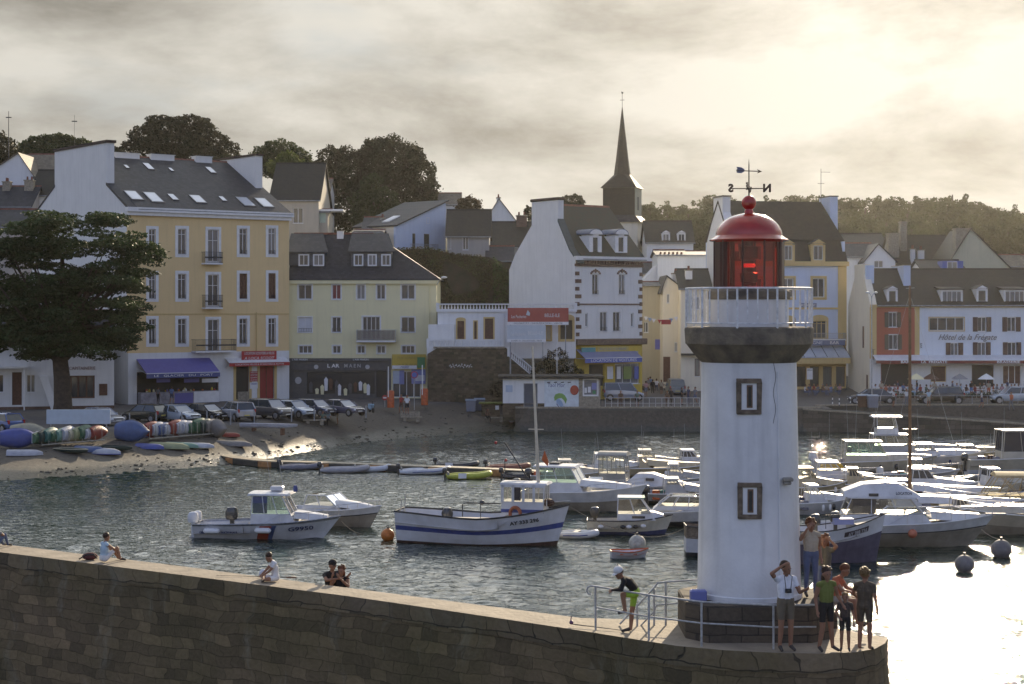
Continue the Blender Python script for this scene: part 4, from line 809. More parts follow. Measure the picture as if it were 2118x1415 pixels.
# ---- low toilet block by the quay
b = Bldg('toilet_block', 'low flat-roofed block with painted mural panel and round red lifebuoy case by the slip', 1040, 164, 1242, 164, 'building', z0=1.5)
zt_ = b.z(1100, 783); us = b.hit(1197, 800).x
b.win((1083, 1112, 793, 843), cols=1, sill=False, pane=flat('doorway_grey', (.09, .10, .12)), frame=ZINC, name='door'); b.win((1207, 1236, 785, 818), cols=1, sur=WHITE, sw=.08, pane=flat('notice_glass', (.14, .15, .17), coat=.5), name='notice_case')
b.wall('wall', WPL, 1.05, zt_, u1=us); b.wall('stone_base', RUB, -.6, 1.046, u1=us, v=-.02); b.wall('stone_wall', STO, -.6, zt_, u0=us, v=-.03)
b.bx('rear_wall', 0, b.L, 4.2, 4.5, -.5, zt_, STO); b.bx('side_wall', 0, .3, .3, 4.2, -.5, zt_ - .01, WPL); b.bx('side_wall', b.L - .3, b.L, .3, 4.2, -.5, zt_ - .01, STO)
b.bx('roof', -.45, b.L + .3, -.5, 4.8, zt_, zt_ + .25, mat('mossy_roof_slab', (.07, .06, .045), .9, .3, 3), bevel=.04)
u0, u1, z0, z1 = b.rect((1126, 1197, 786, 848), -.05); mu = b.bx('mural_panel', u0, u1, -.05, -.02, z0, z1, flat('mural_white', (.68, .74, .76), var=.08)); wd = u1 - u0
text('Taol Mor', 'lettering', NVY_, mu, TR(u0 + wd * .34, -.06, z1 - .5), .55, .006, .1, wd * .5)
def blob(par, name, pts, v, material): m = MB(); m.prism([(u0 + a * wd, v, z0 + c * (z1 - z0)) for a, c in pts], (0, .006, 0)); return m.build(name, material, par)
blob(mu, 'green_shape', [(.30, .30), (.28, .42), (.32, .52), (.42, .56), (.52, .55), (.60, .48), (.66, .36), (.62, .20), (.58, .3), (.5, .40), (.40, .38)], -.062, flat('mural_green', (.22, .40, .10))); blob(mu, 'blue_shape', [(.34, .34), (.42, .38), (.5, .30), (.56, .16), (.50, .08), (.44, .14), (.36, .22)], -.07, flat('mural_blue', (.30, .42, .58)))
blob(mu, 'dark_line', [(.36, .22), (.46, .06), (.58, .13), (.58, .10), (.46, .03), (.35, .19)], -.078, NVY_)
for k in range(4): blob(mu, 'small_dash', [(.08 + .2 * k, .93), (.17 + .2 * k, .94), (.17 + .2 * k, .91), (.08 + .2 * k, .90)], -.062, BLK_)
a = b.hit(1188, 807, -.1); m = MB(); m.lathe([(.36, 0), (.40, .04), (.36, .09)], 18); m.v = [(a.x + x, -.1 - z, a.z + y * 1.15) for x, y, z in m.v]; m.build('lifebuoy_case', mat('red_plastic', (.42, .05, .03), .35, .1, 3), b.root, smooth=40)
b.sign((1046, 1060, 797, 811), '', WHT_, flat('poster_pale', (.45, .52, .62)), v=-.04, name='poster')
for k, (x0, x1, y0, y1) in enumerate(((1209, 1214, 802, 813), (1216, 1222, 800, 812), (1224, 1234, 792, 806), (1226, 1232, 808, 815))): b.sign((x0, x1, y0, y1), '', WHT_, (WHT_, WHT_, flat('poster_violet', (.22, .25, .50)), GRN_)[k], v=.085, name='notice')
# ---- billboards
for nm, lb, r, bgm in (('billboard', 'wide red billboard with white writing on the terrace wall', (1050, 1176, 637, 672), flat('poster_red', (.40, .08, .06))), ('billboard', 'pale billboard showing small cars beneath the red one', (1049, 1129, 673, 708), flat('poster_sky', (.55, .60, .64)))):
    b = Bldg(nm, lb, r[0], 174.6, r[1], 174.6, 'billboard', z0=7.0); u0, u1, z0, z1 = b.rect(r); pn_ = b.bx('panel', 0, b.L, 0, .06, z0, z1, bgm)
    m = MB(); m.tube((.3, .1, -3.2), (.3, .1, z1), .05, n=6); m.tube((b.L - .3, .1, -3.2), (b.L - .3, .1, z1), .05, n=6); m.build('post', ZINC, b.root)
    if 'red' in lb:
        text('Les Pecheries', 'lettering', WHT_, pn_, TR(1.1, -.02, lerp(z0, z1, .48)), .45, .006, .15, 1.5); text('BELLE-ILE', 'lettering', WHT_, pn_, TR(b.L * .73, -.02, lerp(z0, z1, .55)), .5, .006, 0, 1.5)
        m = MB(); m.box(0, b.L, -.02, 0, z0, z0 + .3); m.build('white_strip', WHT_, pn_); text('OUVERT 7/7 - DEGUSTATION - VENTE', 'lettering', BLK_, pn_, TR(b.L / 2, -.03, z0 + .15), .2, .004, 0, b.L * .8)
        m = MB(); m.prism([(b.L * .30, -.03, z0 + 1.0), (b.L * .36, -.03, z0 + .9), (b.L * .37, -.03, z0 + 1.15), (b.L * .33, -.03, z0 + 1.5)], (0, .02, 0)); m.build('fish_picture', flat('poster_sky', (.55, .60, .64)), pn_)
    else:
        m = MB(); m.box(.1, 2.0, -.02, 0, z0 + .95, z1 - .25); m.build('field_picture', flat('poster_green', (.20, .28, .08)), pn_)
        for cx_, cz in ((.9, .55), (1.6, .75), (2.2, .6), (2.5, 1.0), (3.1, 1.05), (3.4, .7)): m = MB(); m.prism([(cx_, -.03, z0 + cz), (cx_ + .5, -.03, z0 + cz - .08), (cx_ + .48, -.03, z0 + cz + .12), (cx_ + .3, -.03, z0 + cz + .27), (cx_ + .1, -.03, z0 + cz + .25), (cx_, -.03, z0 + cz + .12)], (0, .02, 0)); m.build('car_picture', flat('poster_car', (.72, .73, .75)), pn_); m = MB(); m.box(cx_ + .12, cx_ + .34, -.04, -.03, z0 + cz + .1, z0 + cz + .2); m.box(cx_ + .02, cx_ + .14, -.04, -.03, z0 + cz - .1, z0 + cz + .02); m.build('car_detail', BLK_, pn_)

# ---- white and brick house with gable
b = Bldg('town_house', 'tall white house with brick quoins, steep dark roof and car hire shop below', 1190, 178, 1328, 183, 'building')
ze = 16.84 - GZ; zr = 22.3 - GZ; D = 11.9; Lb = b.L
for (x0, x1) in ((1225, 1238), (1280, 1293)): b.win((x0, x1, 567, 609), sur=None, cols=2, guard=True)
for (x0, x1) in ((1211, 1216), (1305, 1311)): b.win((x0, x1, 648, 676), cols=1)
for (x0, x1) in ((1241, 1256), (1268, 1283)): b.win((x0, x1, 645, 685), cols=2, guard=True)
zs = b.z(1260, 713); b.wall('wall', WPL, zs, ze)
b.win((1218, 1250, 752, 800), cols=1, sill=False, pane=flat('shop_dark', (.03, .025, .02)), frame=YLW_, name='door'); b.win((1272, 1322, 752, 794), cols=3, sill=True, frame=WHT_, name='display_window')
b.wall('shopfront', YLW_, -.2, zs - .004, v=-.03); b.bx('shop_cornice', -.2, Lb + .2, -.7, 0, zs, zs + .62, mat('brown_cornice', (.16, .11, .08), .7, .2, 4), bevel=.05)
m = MB()
for k in range(26): u = lerp(0, Lb, (k + .5) / 26); m.box(u - .09, u + .09, -.28, 0, ze - .75, ze - .42)
m.box(-.1, Lb + .1, -.14, 0, ze - 1.02, ze - .76); m.build('dentil_course', BRK, b.root); b.bx('cornice', -.2, Lb + .3, -.45, 0, ze - .4, ze + .02, WPL)
b.bx('string_course', 0, Lb, -.08, 0, b.z(1260, 552), b.z(1260, 549), BRK); b.bx('string_course', 0, Lb, -.08, 0, b.z(1260, 631), b.z(1260, 628), BRK)
m = MB()
for k in range(13):
    z_0 = zs + .9 + k * .78; w_ = .75 if k % 2 else .5
    if z_0 < ze - 1.6: m.box(-.04, w_, -.05, 0, z_0, z_0 + .39); m.box(Lb - w_ * .7, Lb + .04, -.05, 0, z_0, z_0 + .39)
m.build('quoins', BRK, b.root)
for (x0, x1) in ((1225, 1238), (1280, 1293)):
    m = MB(); a, c, z_0, z_1 = b.rect((x0, x1, 567, 609)); cm = (a + c) / 2
    for k in range(7):
        t = math.pi * (.14 + .72 * k / 6); m.cbox((cm + .62 * math.cos(t), -.03, z_1 - .15 + .52 * math.sin(t)), (.2, .07, .2), rz=0)
    m.box(cm - .07, cm + .07, -.08, 0, z_1 + .1, z_1 + .55)
    m.build('brick_arch', BRK, b.root)
m = MB(); a = b.rect((1236, 1287, 640, 690)); m.box(a[0] - .1, a[0], -.04, 0, a[2], a[3]); m.box(a[1], a[1] + .1, -.04, 0, a[2], a[3])
cm = (a[0] + a[1]) / 2; w_ = (a[1] - a[0]) / 2 + .1
for k in range(12): t0, t1 = math.pi * k / 12, math.pi * (k + 1) / 12; m.prism([(cm + w_ * math.cos(t0), -.04, a[3] + .5 * math.sin(t0)), (cm + w_ * math.cos(t1), -.04, a[3] + .5 * math.sin(t1)), (cm + (w_ - .1) * math.cos(t1), -.04, a[3] + .4 * math.sin(t1)), (cm + (w_ - .1) * math.cos(t0), -.04, a[3] + .4 * math.sin(t0))], (0, .04, 0))
m.build('arch_moulding', WPL, b.root)
sl_ = lambda v_: ze + v_ / 5.95 * (zr - ze)
b.gable(D, ze, zr, WPL, -1, prof=[(0, ze - .3), (1.0, ze + .75), (2.96, 20.5 - GZ), (2.96, 22.75 - GZ), (7.7, 22.75 - GZ), (7.7, 20.3 - GZ), (10.8, ze + .4), (11.9, ze - 1.2)], th=.7); b.gable(D, ze, zr, WPL, 1)
b.bx('chimney_cap', -.15, .85, 2.8, 7.85, 22.75 - GZ, 22.75 - GZ + .3, mat('tarred_coping', (.05, .03, .025)), bevel=.08)
b.roof(D, ze, zr, mat('mossy_dark_slate', (.035, .042, .025), .7, .3, 2.5, bump=.5, col2=(.05, .035, .02)), u0=.7, ov=.4)
m = MB(); m.prism([(-.08, -.5, ze - .75), (-.08, 1.0, ze + .70), (-.08, 2.96, 20.5 - GZ), (-.08, 2.96, 20.8 - GZ), (-.08, 1.0, ze + .95), (-.08, -.5, ze - .5)], (.85, 0, 0)); m.build('verge', mat('green_slate', (.05, .07, .07), .5), b.root)
for r in ((1226, 1238, 490, 522), (1279, 1291, 490, 522)): b.dormer(r, .35, 3.2, WHITE, mat('blue_zinc', (.16, .19, .26), .45, .1, 3), 'arch', hw=.42, over=.12, cols=1)
b.sign((1202, 1326, 716, 737), ['', 'LOCATION DE VOITURES'], flat('faded_blue', (.2, .22, .35)), YLW_, v=-.5, size=.8, width=.6); b.sign((1238, 1320, 727, 738), 'LOCATION DE SCOOTERS', flat('faded_blue', (.2, .22, .35)), flat('sign_greyblue', (.35, .37, .45)), v=-.56, size=.75)
b.sign((1236, 1300, 717, 727), 'BELLE-ILE-TOURISME', flat('sign_grey', (.3, .3, .3)), flat('sign_gold', (.5, .40, .12)), v=-.56, size=.7); sg = b.sign((1203, 1232, 719, 734), '', WHT_, flat('sign_teal', (.08, .28, .30)), v=-.56)
b.awning((1210, 1328, 741, 750), 1.6, .9, flat('faded_blue', (.2, .22, .35)), BLU_, 'LOCATION DE VOITURES', WHT_, size=.95)
for x0, x1, mm in ((1256, 1268, WHT_), (1276, 1284, WHT_), (1290, 1306, flat('poster_green', (.20, .28, .08))), (1312, 1321, BLU_)): b.sign((x0, x1, 758, 784), '', WHT_, mm, v=-.12, name='poster')

# ---- church
b = Bldg('church', 'church with slender dark slate spire and weathercock rising over the roofs', 1247, 236.2, 1313, 235, 'church', z0=ground(13, 236) - .5)
zt_ = b.z(1280, 388); w_ = b.L; z_l = b.z(1280, 446)
m = MB(); m.box(0, w_, 0, w_, z_l, zt_); m.build('belfry', SLATE_D, b.root); m = MB(); m.box(w_ + .001, w_ + .03, .02, w_, z_l, zt_ - .05); m.build('east_face', plaster('pale_stone', (.40, .40, .32)), b.root)
b.bx('tower', -.3, w_ + .4, -.1, w_ + .4, 0, z_l - .9, CRE); m = MB(); m.loft([[Vector((-.6, -.5, z_l - .9)), Vector((w_ + .9, -.5, z_l - .9)), Vector((w_ + .9, w_ + .8, z_l - .9)), Vector((-.6, w_ + .8, z_l - .9))], [Vector((0, 0, z_l + .1)), Vector((w_, 0, z_l + .1)), Vector((w_, w_, z_l + .1)), Vector((0, w_, z_l + .1))]], closed=True); m.build('skirt_roof', SLATE, b.root)
c = w_ / 2; zs1 = b.z(1286, 362, c); zap = b.z(1286, 222, c); h1, h2 = w_ / 2 + .3, 1.08
sq = lambda h_, z_, rot=0: [Vector((c + h_ * math.cos(R(22.5 + 45 * k)) * 1.08, c + h_ * math.sin(R(22.5 + 45 * k)) * 1.08, z_)) for k in range(8)]
sq4 = [Vector((c + a * h1, c + e * h1, zt_)) for a, e in ((1, .41), (.41, 1), (-.41, 1), (-1, .41), (-1, -.41), (-.41, -1), (.41, -1), (1, -.41))]
corner = [Vector((c + a * h1, c + e * h1, zt_ - .02)) for a, e in ((1, 1), (1, 1), (-1, 1), (-1, 1), (-1, -1), (-1, -1), (1, -1), (1, -1))]
m = MB(); m.loft([[corner[k].copy() for k in (0, 1, 2, 3, 4, 5, 6, 7)], sq(h2, zs1), sq(.8, zs1 + 2.2), sq(.04, zap)], closed=True); m.build('spire', SLATE_D, b.root)
m = MB(); m.tube((c, c, zap - .3), (c, c, zap + 1.9), .035, n=5); m.box(c - .3, c + .3, c - .02, c + .02, zap + .95, zap + 1.02); m.prism([(c - .14, c, zap + 1.9), (c + .12, c, zap + 1.85), (c + .16, c, zap + 2.1), (c, c, zap + 2.05), (c - .1, c, zap + 2.2)], (0, .03, 0)); m.build('weathercock', IRON, b.root)
m = MB(); m.box(w_ + .031, w_ + .05, w_ * .35, w_ * .55, z_l + .8, zt_ - 1.2); m.build('louvre', BLK_, b.root)
m = MB(); m.prism([(-1, 4, z_l - 4.2), (3.4, 4, z_l - .6), (7.6, 4, z_l - 4.2)], (0, 14, 0)); m.build('nave_roof', SLATE, b.root); b.bx('nave', -.6, 7, 4.3, 17.5, 0, z_l - 4.1, CRE)

# ---- hotel de Bretagne
b = Bldg('hotel', 'pale blue hotel with ochre window frames and mansard roof behind the lighthouse lantern', 1513, 190, 1750, 192.7, 'hotel')
ze = b.z(1700, 541); zm = b.z(1700, 498, 1.2); zr = 23.4 - GZ; D = 9.0; Lb = b.L
for (x0, x1) in ((1555, 1576), (1618, 1641), (1681, 1705)): b.win((x0, x1, 576, 615), sur=OCHT, sw=.28, cols=2)
for (x0, x1) in ((1618, 1641), (1681, 1709)): b.win((x0, x1, 664, 700), sur=OCHT, sw=.24, cols=3, arch=True, name='balcony_door', sill=False, frame=OCHT, fan=.3)
for k in range(8): b.win((1540 + k * 27, 1559 + k * 27, 758, 800), cols=1, sill=False, frame=BRN, name='cafe_window')
zs = b.z(1700, 715); b.wall('wall', BLU, zs, ze); b.wall('shopfront', OCHT, -.2, zs - .004, v=-.02)
for xx in (1733, 1748): pass
a = b.hit(1733, 600).x; b.bx('pilaster', a, Lb + .02, -.12, 0, zs, ze, OCHT); b.bx('cornice', -.1, Lb + .2, -.4, 0, ze - .5, ze, OCHT); b.bx('string_course', 0, Lb, -.1, 0, b.z(1700, 640), b.z(1700, 636), OCHT)
m = MB(); m.prism([(-.1, -.2, ze + .0), (Lb + .1, -.2, ze + .0), (Lb, .9, zm), (0, .9, zm)], (0, .02, .1)); m.prism([(-.1, .7, zm - .05), (Lb, .7, zm - .05), (Lb - 1.2, D / 2, zr), (-.1, D / 2, zr)], (0, .02, .15)); m.prism([(Lb, .7, zm - .05), (Lb, D, zm - .05), (Lb - 1.2, D / 2, zr)], (.02, 0, .15)); m.prism([(-.1, D + .2, zm - .05), (Lb, D + .2, zm - .05), (Lb - 1.2, D / 2, zr), (-.1, D / 2, zr)], (0, 0, .15)); m.build('roof', SLATE_D, b.root)
b.bx('side_wall', Lb - .3, Lb - .01, .3, D, 0, zm - .1, BLU); b.bx('rear_wall', 0, Lb, D - .3, D, 0, zm, BLU)
for (x0, x1) in ((1560, 1576), (1623, 1639), (1683, 1702)): b.dormer((x0, x1, 508, 538), -.3, 2.0, OCHT, SLATE, 'gable', hw=.28)
b.gable(D, ze, zr, WPL, -1, prof=[(0, ze), (.6, zm), (3.0, zr - 1.2), (3.0, b.z(1495, 408, 4)), (6.2, b.z(1495, 408, 4)), (6.2, zr - 1.4), (8.6, zm), (9, ze)], th=.9); b.bx('chimney_cap', -.1, 1.0, 2.9, 6.3, b.z(1495, 408, 4), b.z(1495, 408, 4) + .15, BLK_)
a = b.hit(1690, 430, 4.0); c = b.hit(1725, 430, 4.0); b.chimney(c.x - .9, c.x, 2.9, 6.2, zm - .5, b.z(1700, 408, 4), BLU, capm=BLK_); m = MB(); m.tube((c.x - 1.4, 4.4, zr), (c.x - 1.4, 4.4, zr + 3.9), .03, n=5); m.box(c.x - 1.4, c.x - .3, 4.38, 4.42, zr + 3.5, zr + 3.54); m.box(c.x - 1.8, c.x - 1.0, 4.38, 4.42, zr + 2.2, zr + 2.24); m.build('aerial', IRON, b.root)
b.sign((1560, 1748, 704, 715), "HOTEL     DE     BRETAGNE     BAR", WHT_, flat('sign_greyblue2', (.16, .19, .30)), v=-.9, size=.8)
b.balcony((1600, 1750, 689, 702), dep=.85, bars=GREYM)
u0, u1, z0, z1 = b.rect((1590, 1757, 722, 742), -1.4); m = MB(); m.prism([(u0, -.02, z1 + .5), (u1 - .4, -.02, z1 + .5), (u1, -1.7, z0 + .1), (u0, -1.7, z0 + .1)], (0, 0, .04)); a_ = m.build('glass_canopy', flat('canopy_sheet', (.45, .50, .56), rough=.25), b.root); m = MB()
for k in range(8): u = lerp(u0, u1, k / 7); m.tube((u - .25, -.05, z1 + .56), (u, -1.7, z0 + .17), .035, n=5)
m.build('canopy_rib', SHF, a_); b.bx('fascia_board', u0, u1, -1.75, -.02, z0 - .55, z0 + .05, OCHT)
a = b.hit(1690, 755, -.5); text('', 'x', WHT_, b.root, TR(0, 0, 0)) if False else None
b.sign((1655, 1689, 627, 636), "RESTAURANT", WHT_, flat('sign_greyblue2', (.16, .19, .30)), v=-.1, size=.8); b.sign((1669, 1681, 762, 785), ['MENU', '', ''], BLK_, WHT_, v=-2.3, name='menu_board', size=.5)
# ---- hotel de la Fregate
b = Bldg('hotel', 'long hotel with red and white sections and brown shutters at the right edge', 1800, 182, 2250, 182, 'hotel')
ze = b.z(1900, 630); zr = b.z(1900, 560, 6); D = 12; Lb = b.L; SHT = mat('brown_shutter', (.10, .055, .04), .6, .15, 6)
for r in ((1838, 1855, 646, 677), (1838, 1857, 692, 723)): b.win(r, cols=2, shut=mat('grey_green_shutter', (.10, .085, .06), .6, .1, 5), shw=.42, sur=WHITE, sw=.05)
b.win((1922, 1994, 657, 684), cols=4, sur=OCHT, sw=.08)
for (x0, x1, y0, y1) in ((2022, 2040, 656, 686), (2083, 2101, 656, 686), (1966, 1982, 709, 737), (2022, 2039, 708, 737), (2084, 2102, 708, 737), (2150, 2168, 708, 737), (2150, 2168, 656, 686)): b.win((x0, x1, y0, y1), cols=2, shut=SHT, shw=.5, sur=WHITE, sw=.05)
zs = b.z(1900, 742); u1 = b.hit(1813, 700).x; u2 = b.hit(1892, 700).x; u3 = b.hit(1902, 700).x
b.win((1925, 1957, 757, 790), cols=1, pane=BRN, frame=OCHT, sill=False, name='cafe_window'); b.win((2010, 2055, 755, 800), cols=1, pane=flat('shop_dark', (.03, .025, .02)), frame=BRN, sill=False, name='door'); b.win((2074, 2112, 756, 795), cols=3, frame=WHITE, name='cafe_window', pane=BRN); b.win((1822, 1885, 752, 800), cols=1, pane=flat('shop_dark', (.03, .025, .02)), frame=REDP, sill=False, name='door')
b.wall('ochre_pilaster', OCHT, zs, ze - .3, 0, u1, v=-.02); b.wall('red_wall', REDP, zs, ze - .3, u1, u2, v=0); b.wall('ochre_pilaster', OCHT, zs, ze - .3, u2, u3, v=-.02); b.wall('white_wall', BLU if False else plaster('cool_white_render', (.72, .76, .80), .15), zs, ze - .3, u3, Lb); b.wall('ground_floor_wall', WPL, -.2, zs - .004, v=-.01)
b.bx('eave_band', 0, Lb, -.15, .02, ze - .3, ze, OCHT)
gp = [(0, ze), (2.2, ze + 2.0), (3.4, zr - .5), (3.4, b.z(1785, 547, 5)), (8.4, b.z(1785, 547, 5)), (8.4, zr - .8), (12, ze)]
b.gable(D, ze, zr, CRE, -1, prof=gp, th=.7); m = MB(); m.box(.15, 1.0, 2.9, 3.39, zr - 1.4, b.z(1785, 549, 3)); m.build('chimney', BLU, b.root)  # the warm light on this gable is put into its cream colour
b.roof(D, ze, zr, SLATE_D, u0=.69); a = b.hit(1868, 560, 3.2).x; b.chimney(a, a + .75, 3.0, 8.8, zr - 1.8, b.z(1870, 549, 3), BLU, cap=.06)
for r, st in (((1838, 1854, 601, 626), 'gable'), ((2023, 2040, 600, 624), 'gable'), ((2145, 2160, 600, 624), 'gable')): b.dormer(r, .25, 2.6, WHITE, SLATE_D, st, hw=.14, cols=1)
for r in ((1949, 1989, 602, 625), (2079, 2119, 602, 625)): b.dormer(r, .25, 3.5, WHITE, SLATE_D, 'shed', hw=.12, cols=4)
a = b.hit(2000, 698, -.05); text('Hôtel de la Frégate', 'lettering', flat('letter_grey', (.16, .15, .15)), b.root, TR(a.x, -.06, a.z), .85, .02, .45, 6.1)
aw = b.awning((1812, 2250, 746, 752), 1.8, .5, WHT_, mat('brown_red_valance', (.22, .05, .035), .7), None)
for w_, x_, wd in (('BAR', 1872, .9), ('LA  FREGATE', 1932, 2.7), ('BRASSERIE', 2086, 2.4)): q_ = b.hit(x_, 749, -1.85); text(w_, 'lettering', WHT_, aw, TR(q_.x, -1.84, q_.z), .36, .006, 0, wd, bold=.01)
m = MB(); a = b.hit(1792, 660, 5); m.box(-.06, .02, 3.2, 3.8, b.z(1790, 720, 3), b.z(1790, 675, 3)); m.box(-.06, .02, 1.2, 1.8, -.2, 2.4); m.build('side_opening', BRN, b.root)
q_ = b.hit(1905, 715, -.05); text('BAR', 'lettering', BLK_, b.root, TR(q_.x, -.06, q_.z, 0, R(90)), .3, .01); q_ = b.hit(1806, 735, -.05); m = MB(); m.tube((q_.x, -.05, q_.z - .5), (q_.x, -.05, q_.z + .6), .03, n=5); m.lathe([(.2, 0), (.2, .02)], 8, (q_.x, -.2, q_.z + .6)); m.build('hanging_sign', IRON, b.root)

# ---- houses behind: generic
def house(name, label, pa, pb, Y, py_e, py_b, D, wall, roofm, ridge='side', pyr=None, ax=None, wins=(), z0=None, Yb=None, chim=(), sur=None, cols=2, dorm=()):
    zg_ = ground(PX((pa + pb) / 2, Y), Y + 1) - 1.0; zb_ = min(zg_, PZ(py_b, Y)); b = Bldg(name, label, pa, Y, pb, Yb or Y, 'house', z0=zb_, group=None); ze = b.z((pa + pb) / 2, py_e)
    for r in wins: b.win(r, cols=cols, sur=sur, sw=.1)
    b.wall('wall', wall, 0, ze)
    if ridge == 'side':
        zr = b.z((pa + pb) / 2, pyr, D / 2); b.gable(D, ze, zr, wall, -1); b.gable(D, ze, zr, wall, 1); b.roof(D, ze, zr, roofm, ov=.25)
    else:
        a = b.hit(ax, pyr); zr = a.z; uc = a.x; b.poly('gable_wall', [(0, .001, ze - .01), (uc, .001, zr), (b.L, .001, ze - .01)], (0, .3, 0), wall)
        b.bx('side_wall', 0, .3, .3, D, 0, ze, wall); b.bx('side_wall', b.L - .3, b.L, .3, D, 0, ze, wall); b.bx('rear_wall', 0, b.L, D - .3, D, 0, ze, wall); m = MB()
        for (ux, sg) in ((0, -1), (b.L, 1)):
            k = (zr - ze) / abs(uc - ux); m.prism([(ux + sg * .25, -.2, ze - k * .25), (uc, -.2, zr), (uc, -.2, zr + .16), (ux + sg * .25, -.2, ze - k * .25 + .16)], (0, D + .2, 0))
        m.build('roof', roofm, b.root)
    for (x0, x1, y0, vv, dd, mm) in chim:
        a = b.hit(x0, y0, vv); c = b.hit(x1, y0, vv); b.chimney(a.x, c.x, vv, vv + dd, ze - .5, a.z, mm, pots=2 if dd < 1.2 else 0)
    for r in dorm: b.dormer(r, .2, 2.2, WHITE, roofm, 'gable', hw=.12)
    return b
house('small_house', 'white gabled house on the hill at the top left corner', -30, 68, 212, 362, 440, 12, WPL, SLATE_T, 'front', 318, 38)
house('small_house', 'tan-roofed house in front of the white gable at far left', 40, 150, 216, 355, 410, 10, WPL, SLATE_T, 'side', 322)
house('small_house', 'low dark-roofed house between the cypress top and the white gable end', 62, 140, 207, 404, 430, 9, WPL, SLATE_D, 'side', 355)
house('small_house', 'grey slate house with stub chimney at the left edge', -40, 62, 203, 428, 470, 8, GRE, SLATE, 'side', 388, chim=((50, 68, 374, 3, 1, STO), (5, 20, 377, 3, 1, STO)))
house('small_house', 'grey roofed low house beneath the stub chimneys at far left', -40, 75, 196, 470, 500, 8, GRE, SLATE, 'side', 436)
house('beige_house', 'beige house with tall black roof right of the yellow building', 560, 659, 203, 414, 492, 13, BEI, SLATE_D, 'side', 341, wins=((606, 627, 430, 462),))
b = house('extension', 'beige flat extension with white glass canopy beside the black roof', 650, 678, 204, 440, 492, 6, BEI, SLATE, 'side', 436); b.bx('canopy', -.3, 3.4, -.3, 2.5, b.z(670, 437), b.z(670, 433), WHITE); b.bx('pale_panel', .1, 1.35, -.06, -.01, b.z(665, 461), b.z(665, 439), flat('mint_panel', (.45, .55, .45)))
house('small_house', 'narrow white house with pale roof peeping out behind the black roof', 640, 680, 228, 396, 440, 7, WPL, SLATE_T, 'side', 372)
b = Bldg('modern_house', 'pale blue-white house with single sloping roof and small balcony on the cliff', 818, 205, 922, 211, 'house', z0=15.5)
zL, zR = b.z(818, 468), b.z(921, 417)
for r in ((853, 860, 483, 522), (882, 888, 449, 464), (877, 889, 484, 512)): b.win(r, cols=1, sill=False, pane=flat('dark_opening', (.05, .045, .03)), frame=SHF)
b.wall('wall', BLU, -1.2, zL); b.poly('upper_wall', [(0, .0, zL), (b.L, .0, zL), (b.L, .0, zR)], (0, .3, 0), BLU); b.ops = []
m = MB(); m.prism([(-.15, -.35, zL - .02), (b.L + .2, -.35, zR + .05), (b.L + .2, -.35, zR + .22), (-.15, -.35, zL + .15)], (0, 8, 0)); rf = m.build('roof', SLATE, b.root); b.win((882, 888, 450, 463), hole=False, cols=1, sill=False, deep=-.02, fw=.05)
m = MB(); k = (zR - zL) / b.L; p = [(1.0, 3.5), (2.9, 3.5), (2.9, 2.3), (1.0, 2.3)]; m.prism([(u, v, zL + k * u + .2) for u, v in p], (0, 0, .12)); m.build('skylight', WHITE, rf); b.bx('side_wall', 0, .25, .3, 7.5, -1.2, zL, CRE); b.bx('side_wall', b.L - .25, b.L, .3, 7.5, -1.2, zR, BLU)
b.balcony((862, 907, 505, 528), dep=1.2, bars=GREYM, slabm=STO)
b = house('white_annex', 'low white annex with dark coping left of the sloping-roofed house', 733, 790, 200, 482, 540, 5, WPL, SLATE, 'side', 478); b.bx('parapet', -.1, b.L + .1, -.05, .3, b.z(760, 482), b.z(760, 478), BLK_)
b = house('pale_house', 'cream side wing with tall narrow window beneath the sloping roof', 752, 818, 208, 473, 540, 7, CRE, SLATE, 'side', 452, wins=((802, 807, 484, 512),), chim=((786, 796, 452, 2, .8, WPL),))
house('grey_house', 'grey rendered house with wide black hipped roof beside the blue-white house', 925, 1012, 204, 489, 537, 9, GRE, SLATE_D, 'side', 437, wins=((927, 933, 489, 515), (957, 969, 488, 517)))
house('dark_roof_house', 'low house with long dark roof and chimney left of the white gable chimney', 985, 1100, 214, 512, 530, 10, GRE, SLATE_D, 'side', 462, chim=((1068, 1090, 447, 4, 1, BRK),))
house('small_white_house', 'little white gabled house with tiny chimney standing on the skyline', 1005, 1066, 236, 456, 475, 8, WPL, SLATE, 'front', 412, 1032, wins=((1028, 1040, 436, 449),), chim=((1027, 1035, 410, 3, .8, WPL),))
house('small_white_house', 'white gabled house half hidden by the big tree on the skyline', 895, 950, 240, 424, 450, 8, WPL, SLATE_T, 'side', 402)
b = house('yard_wall', 'low stone outbuilding on the slope left of the white gable', 1008, 1060, 202, 540, 575, 6, RUB, SLATE, 'side', 512)
# street houses between the town house and the hotel
house('street_house', 'white house with two small dormers under the wooded hill', 1338, 1434, 228, 502, 560, 9, WPL, SLATE_D, 'side', 460, dorm=((1371, 1384, 484, 500), (1403, 1416, 484, 500)))
b = house('street_house', 'white house with broad chimney gable up the street', 1360, 1418, 208, 529, 700, 8, WPL, SLATE, 'side', 520); b.poly('lean_to', [(-1.8, .5, -1), (-1.8, .5, b.z(1330, 582)), (0, .5, b.z(1360, 548)), (0, .5, -1)], (0, 6, 0), WPL); m = MB(); u = 0
for k in range(6): m.lathe([(.14, 0), (.11, .3)], 8, (.4 + k * .5, .4, b.z(1380, 528) + .1))
m.build('chimney_pots', TILE, b.root)
house('street_house', 'grey-roofed white house behind the street chimney pots', 1416, 1470, 214, 529, 600, 8, WPL, SLATE, 'side', 522)
house('street_house', 'sunlit cream house glimpsed behind the brick-quoined corner', 1322, 1352, 222, 566, 640, 7, CRE, SLATE, 'side', 545)
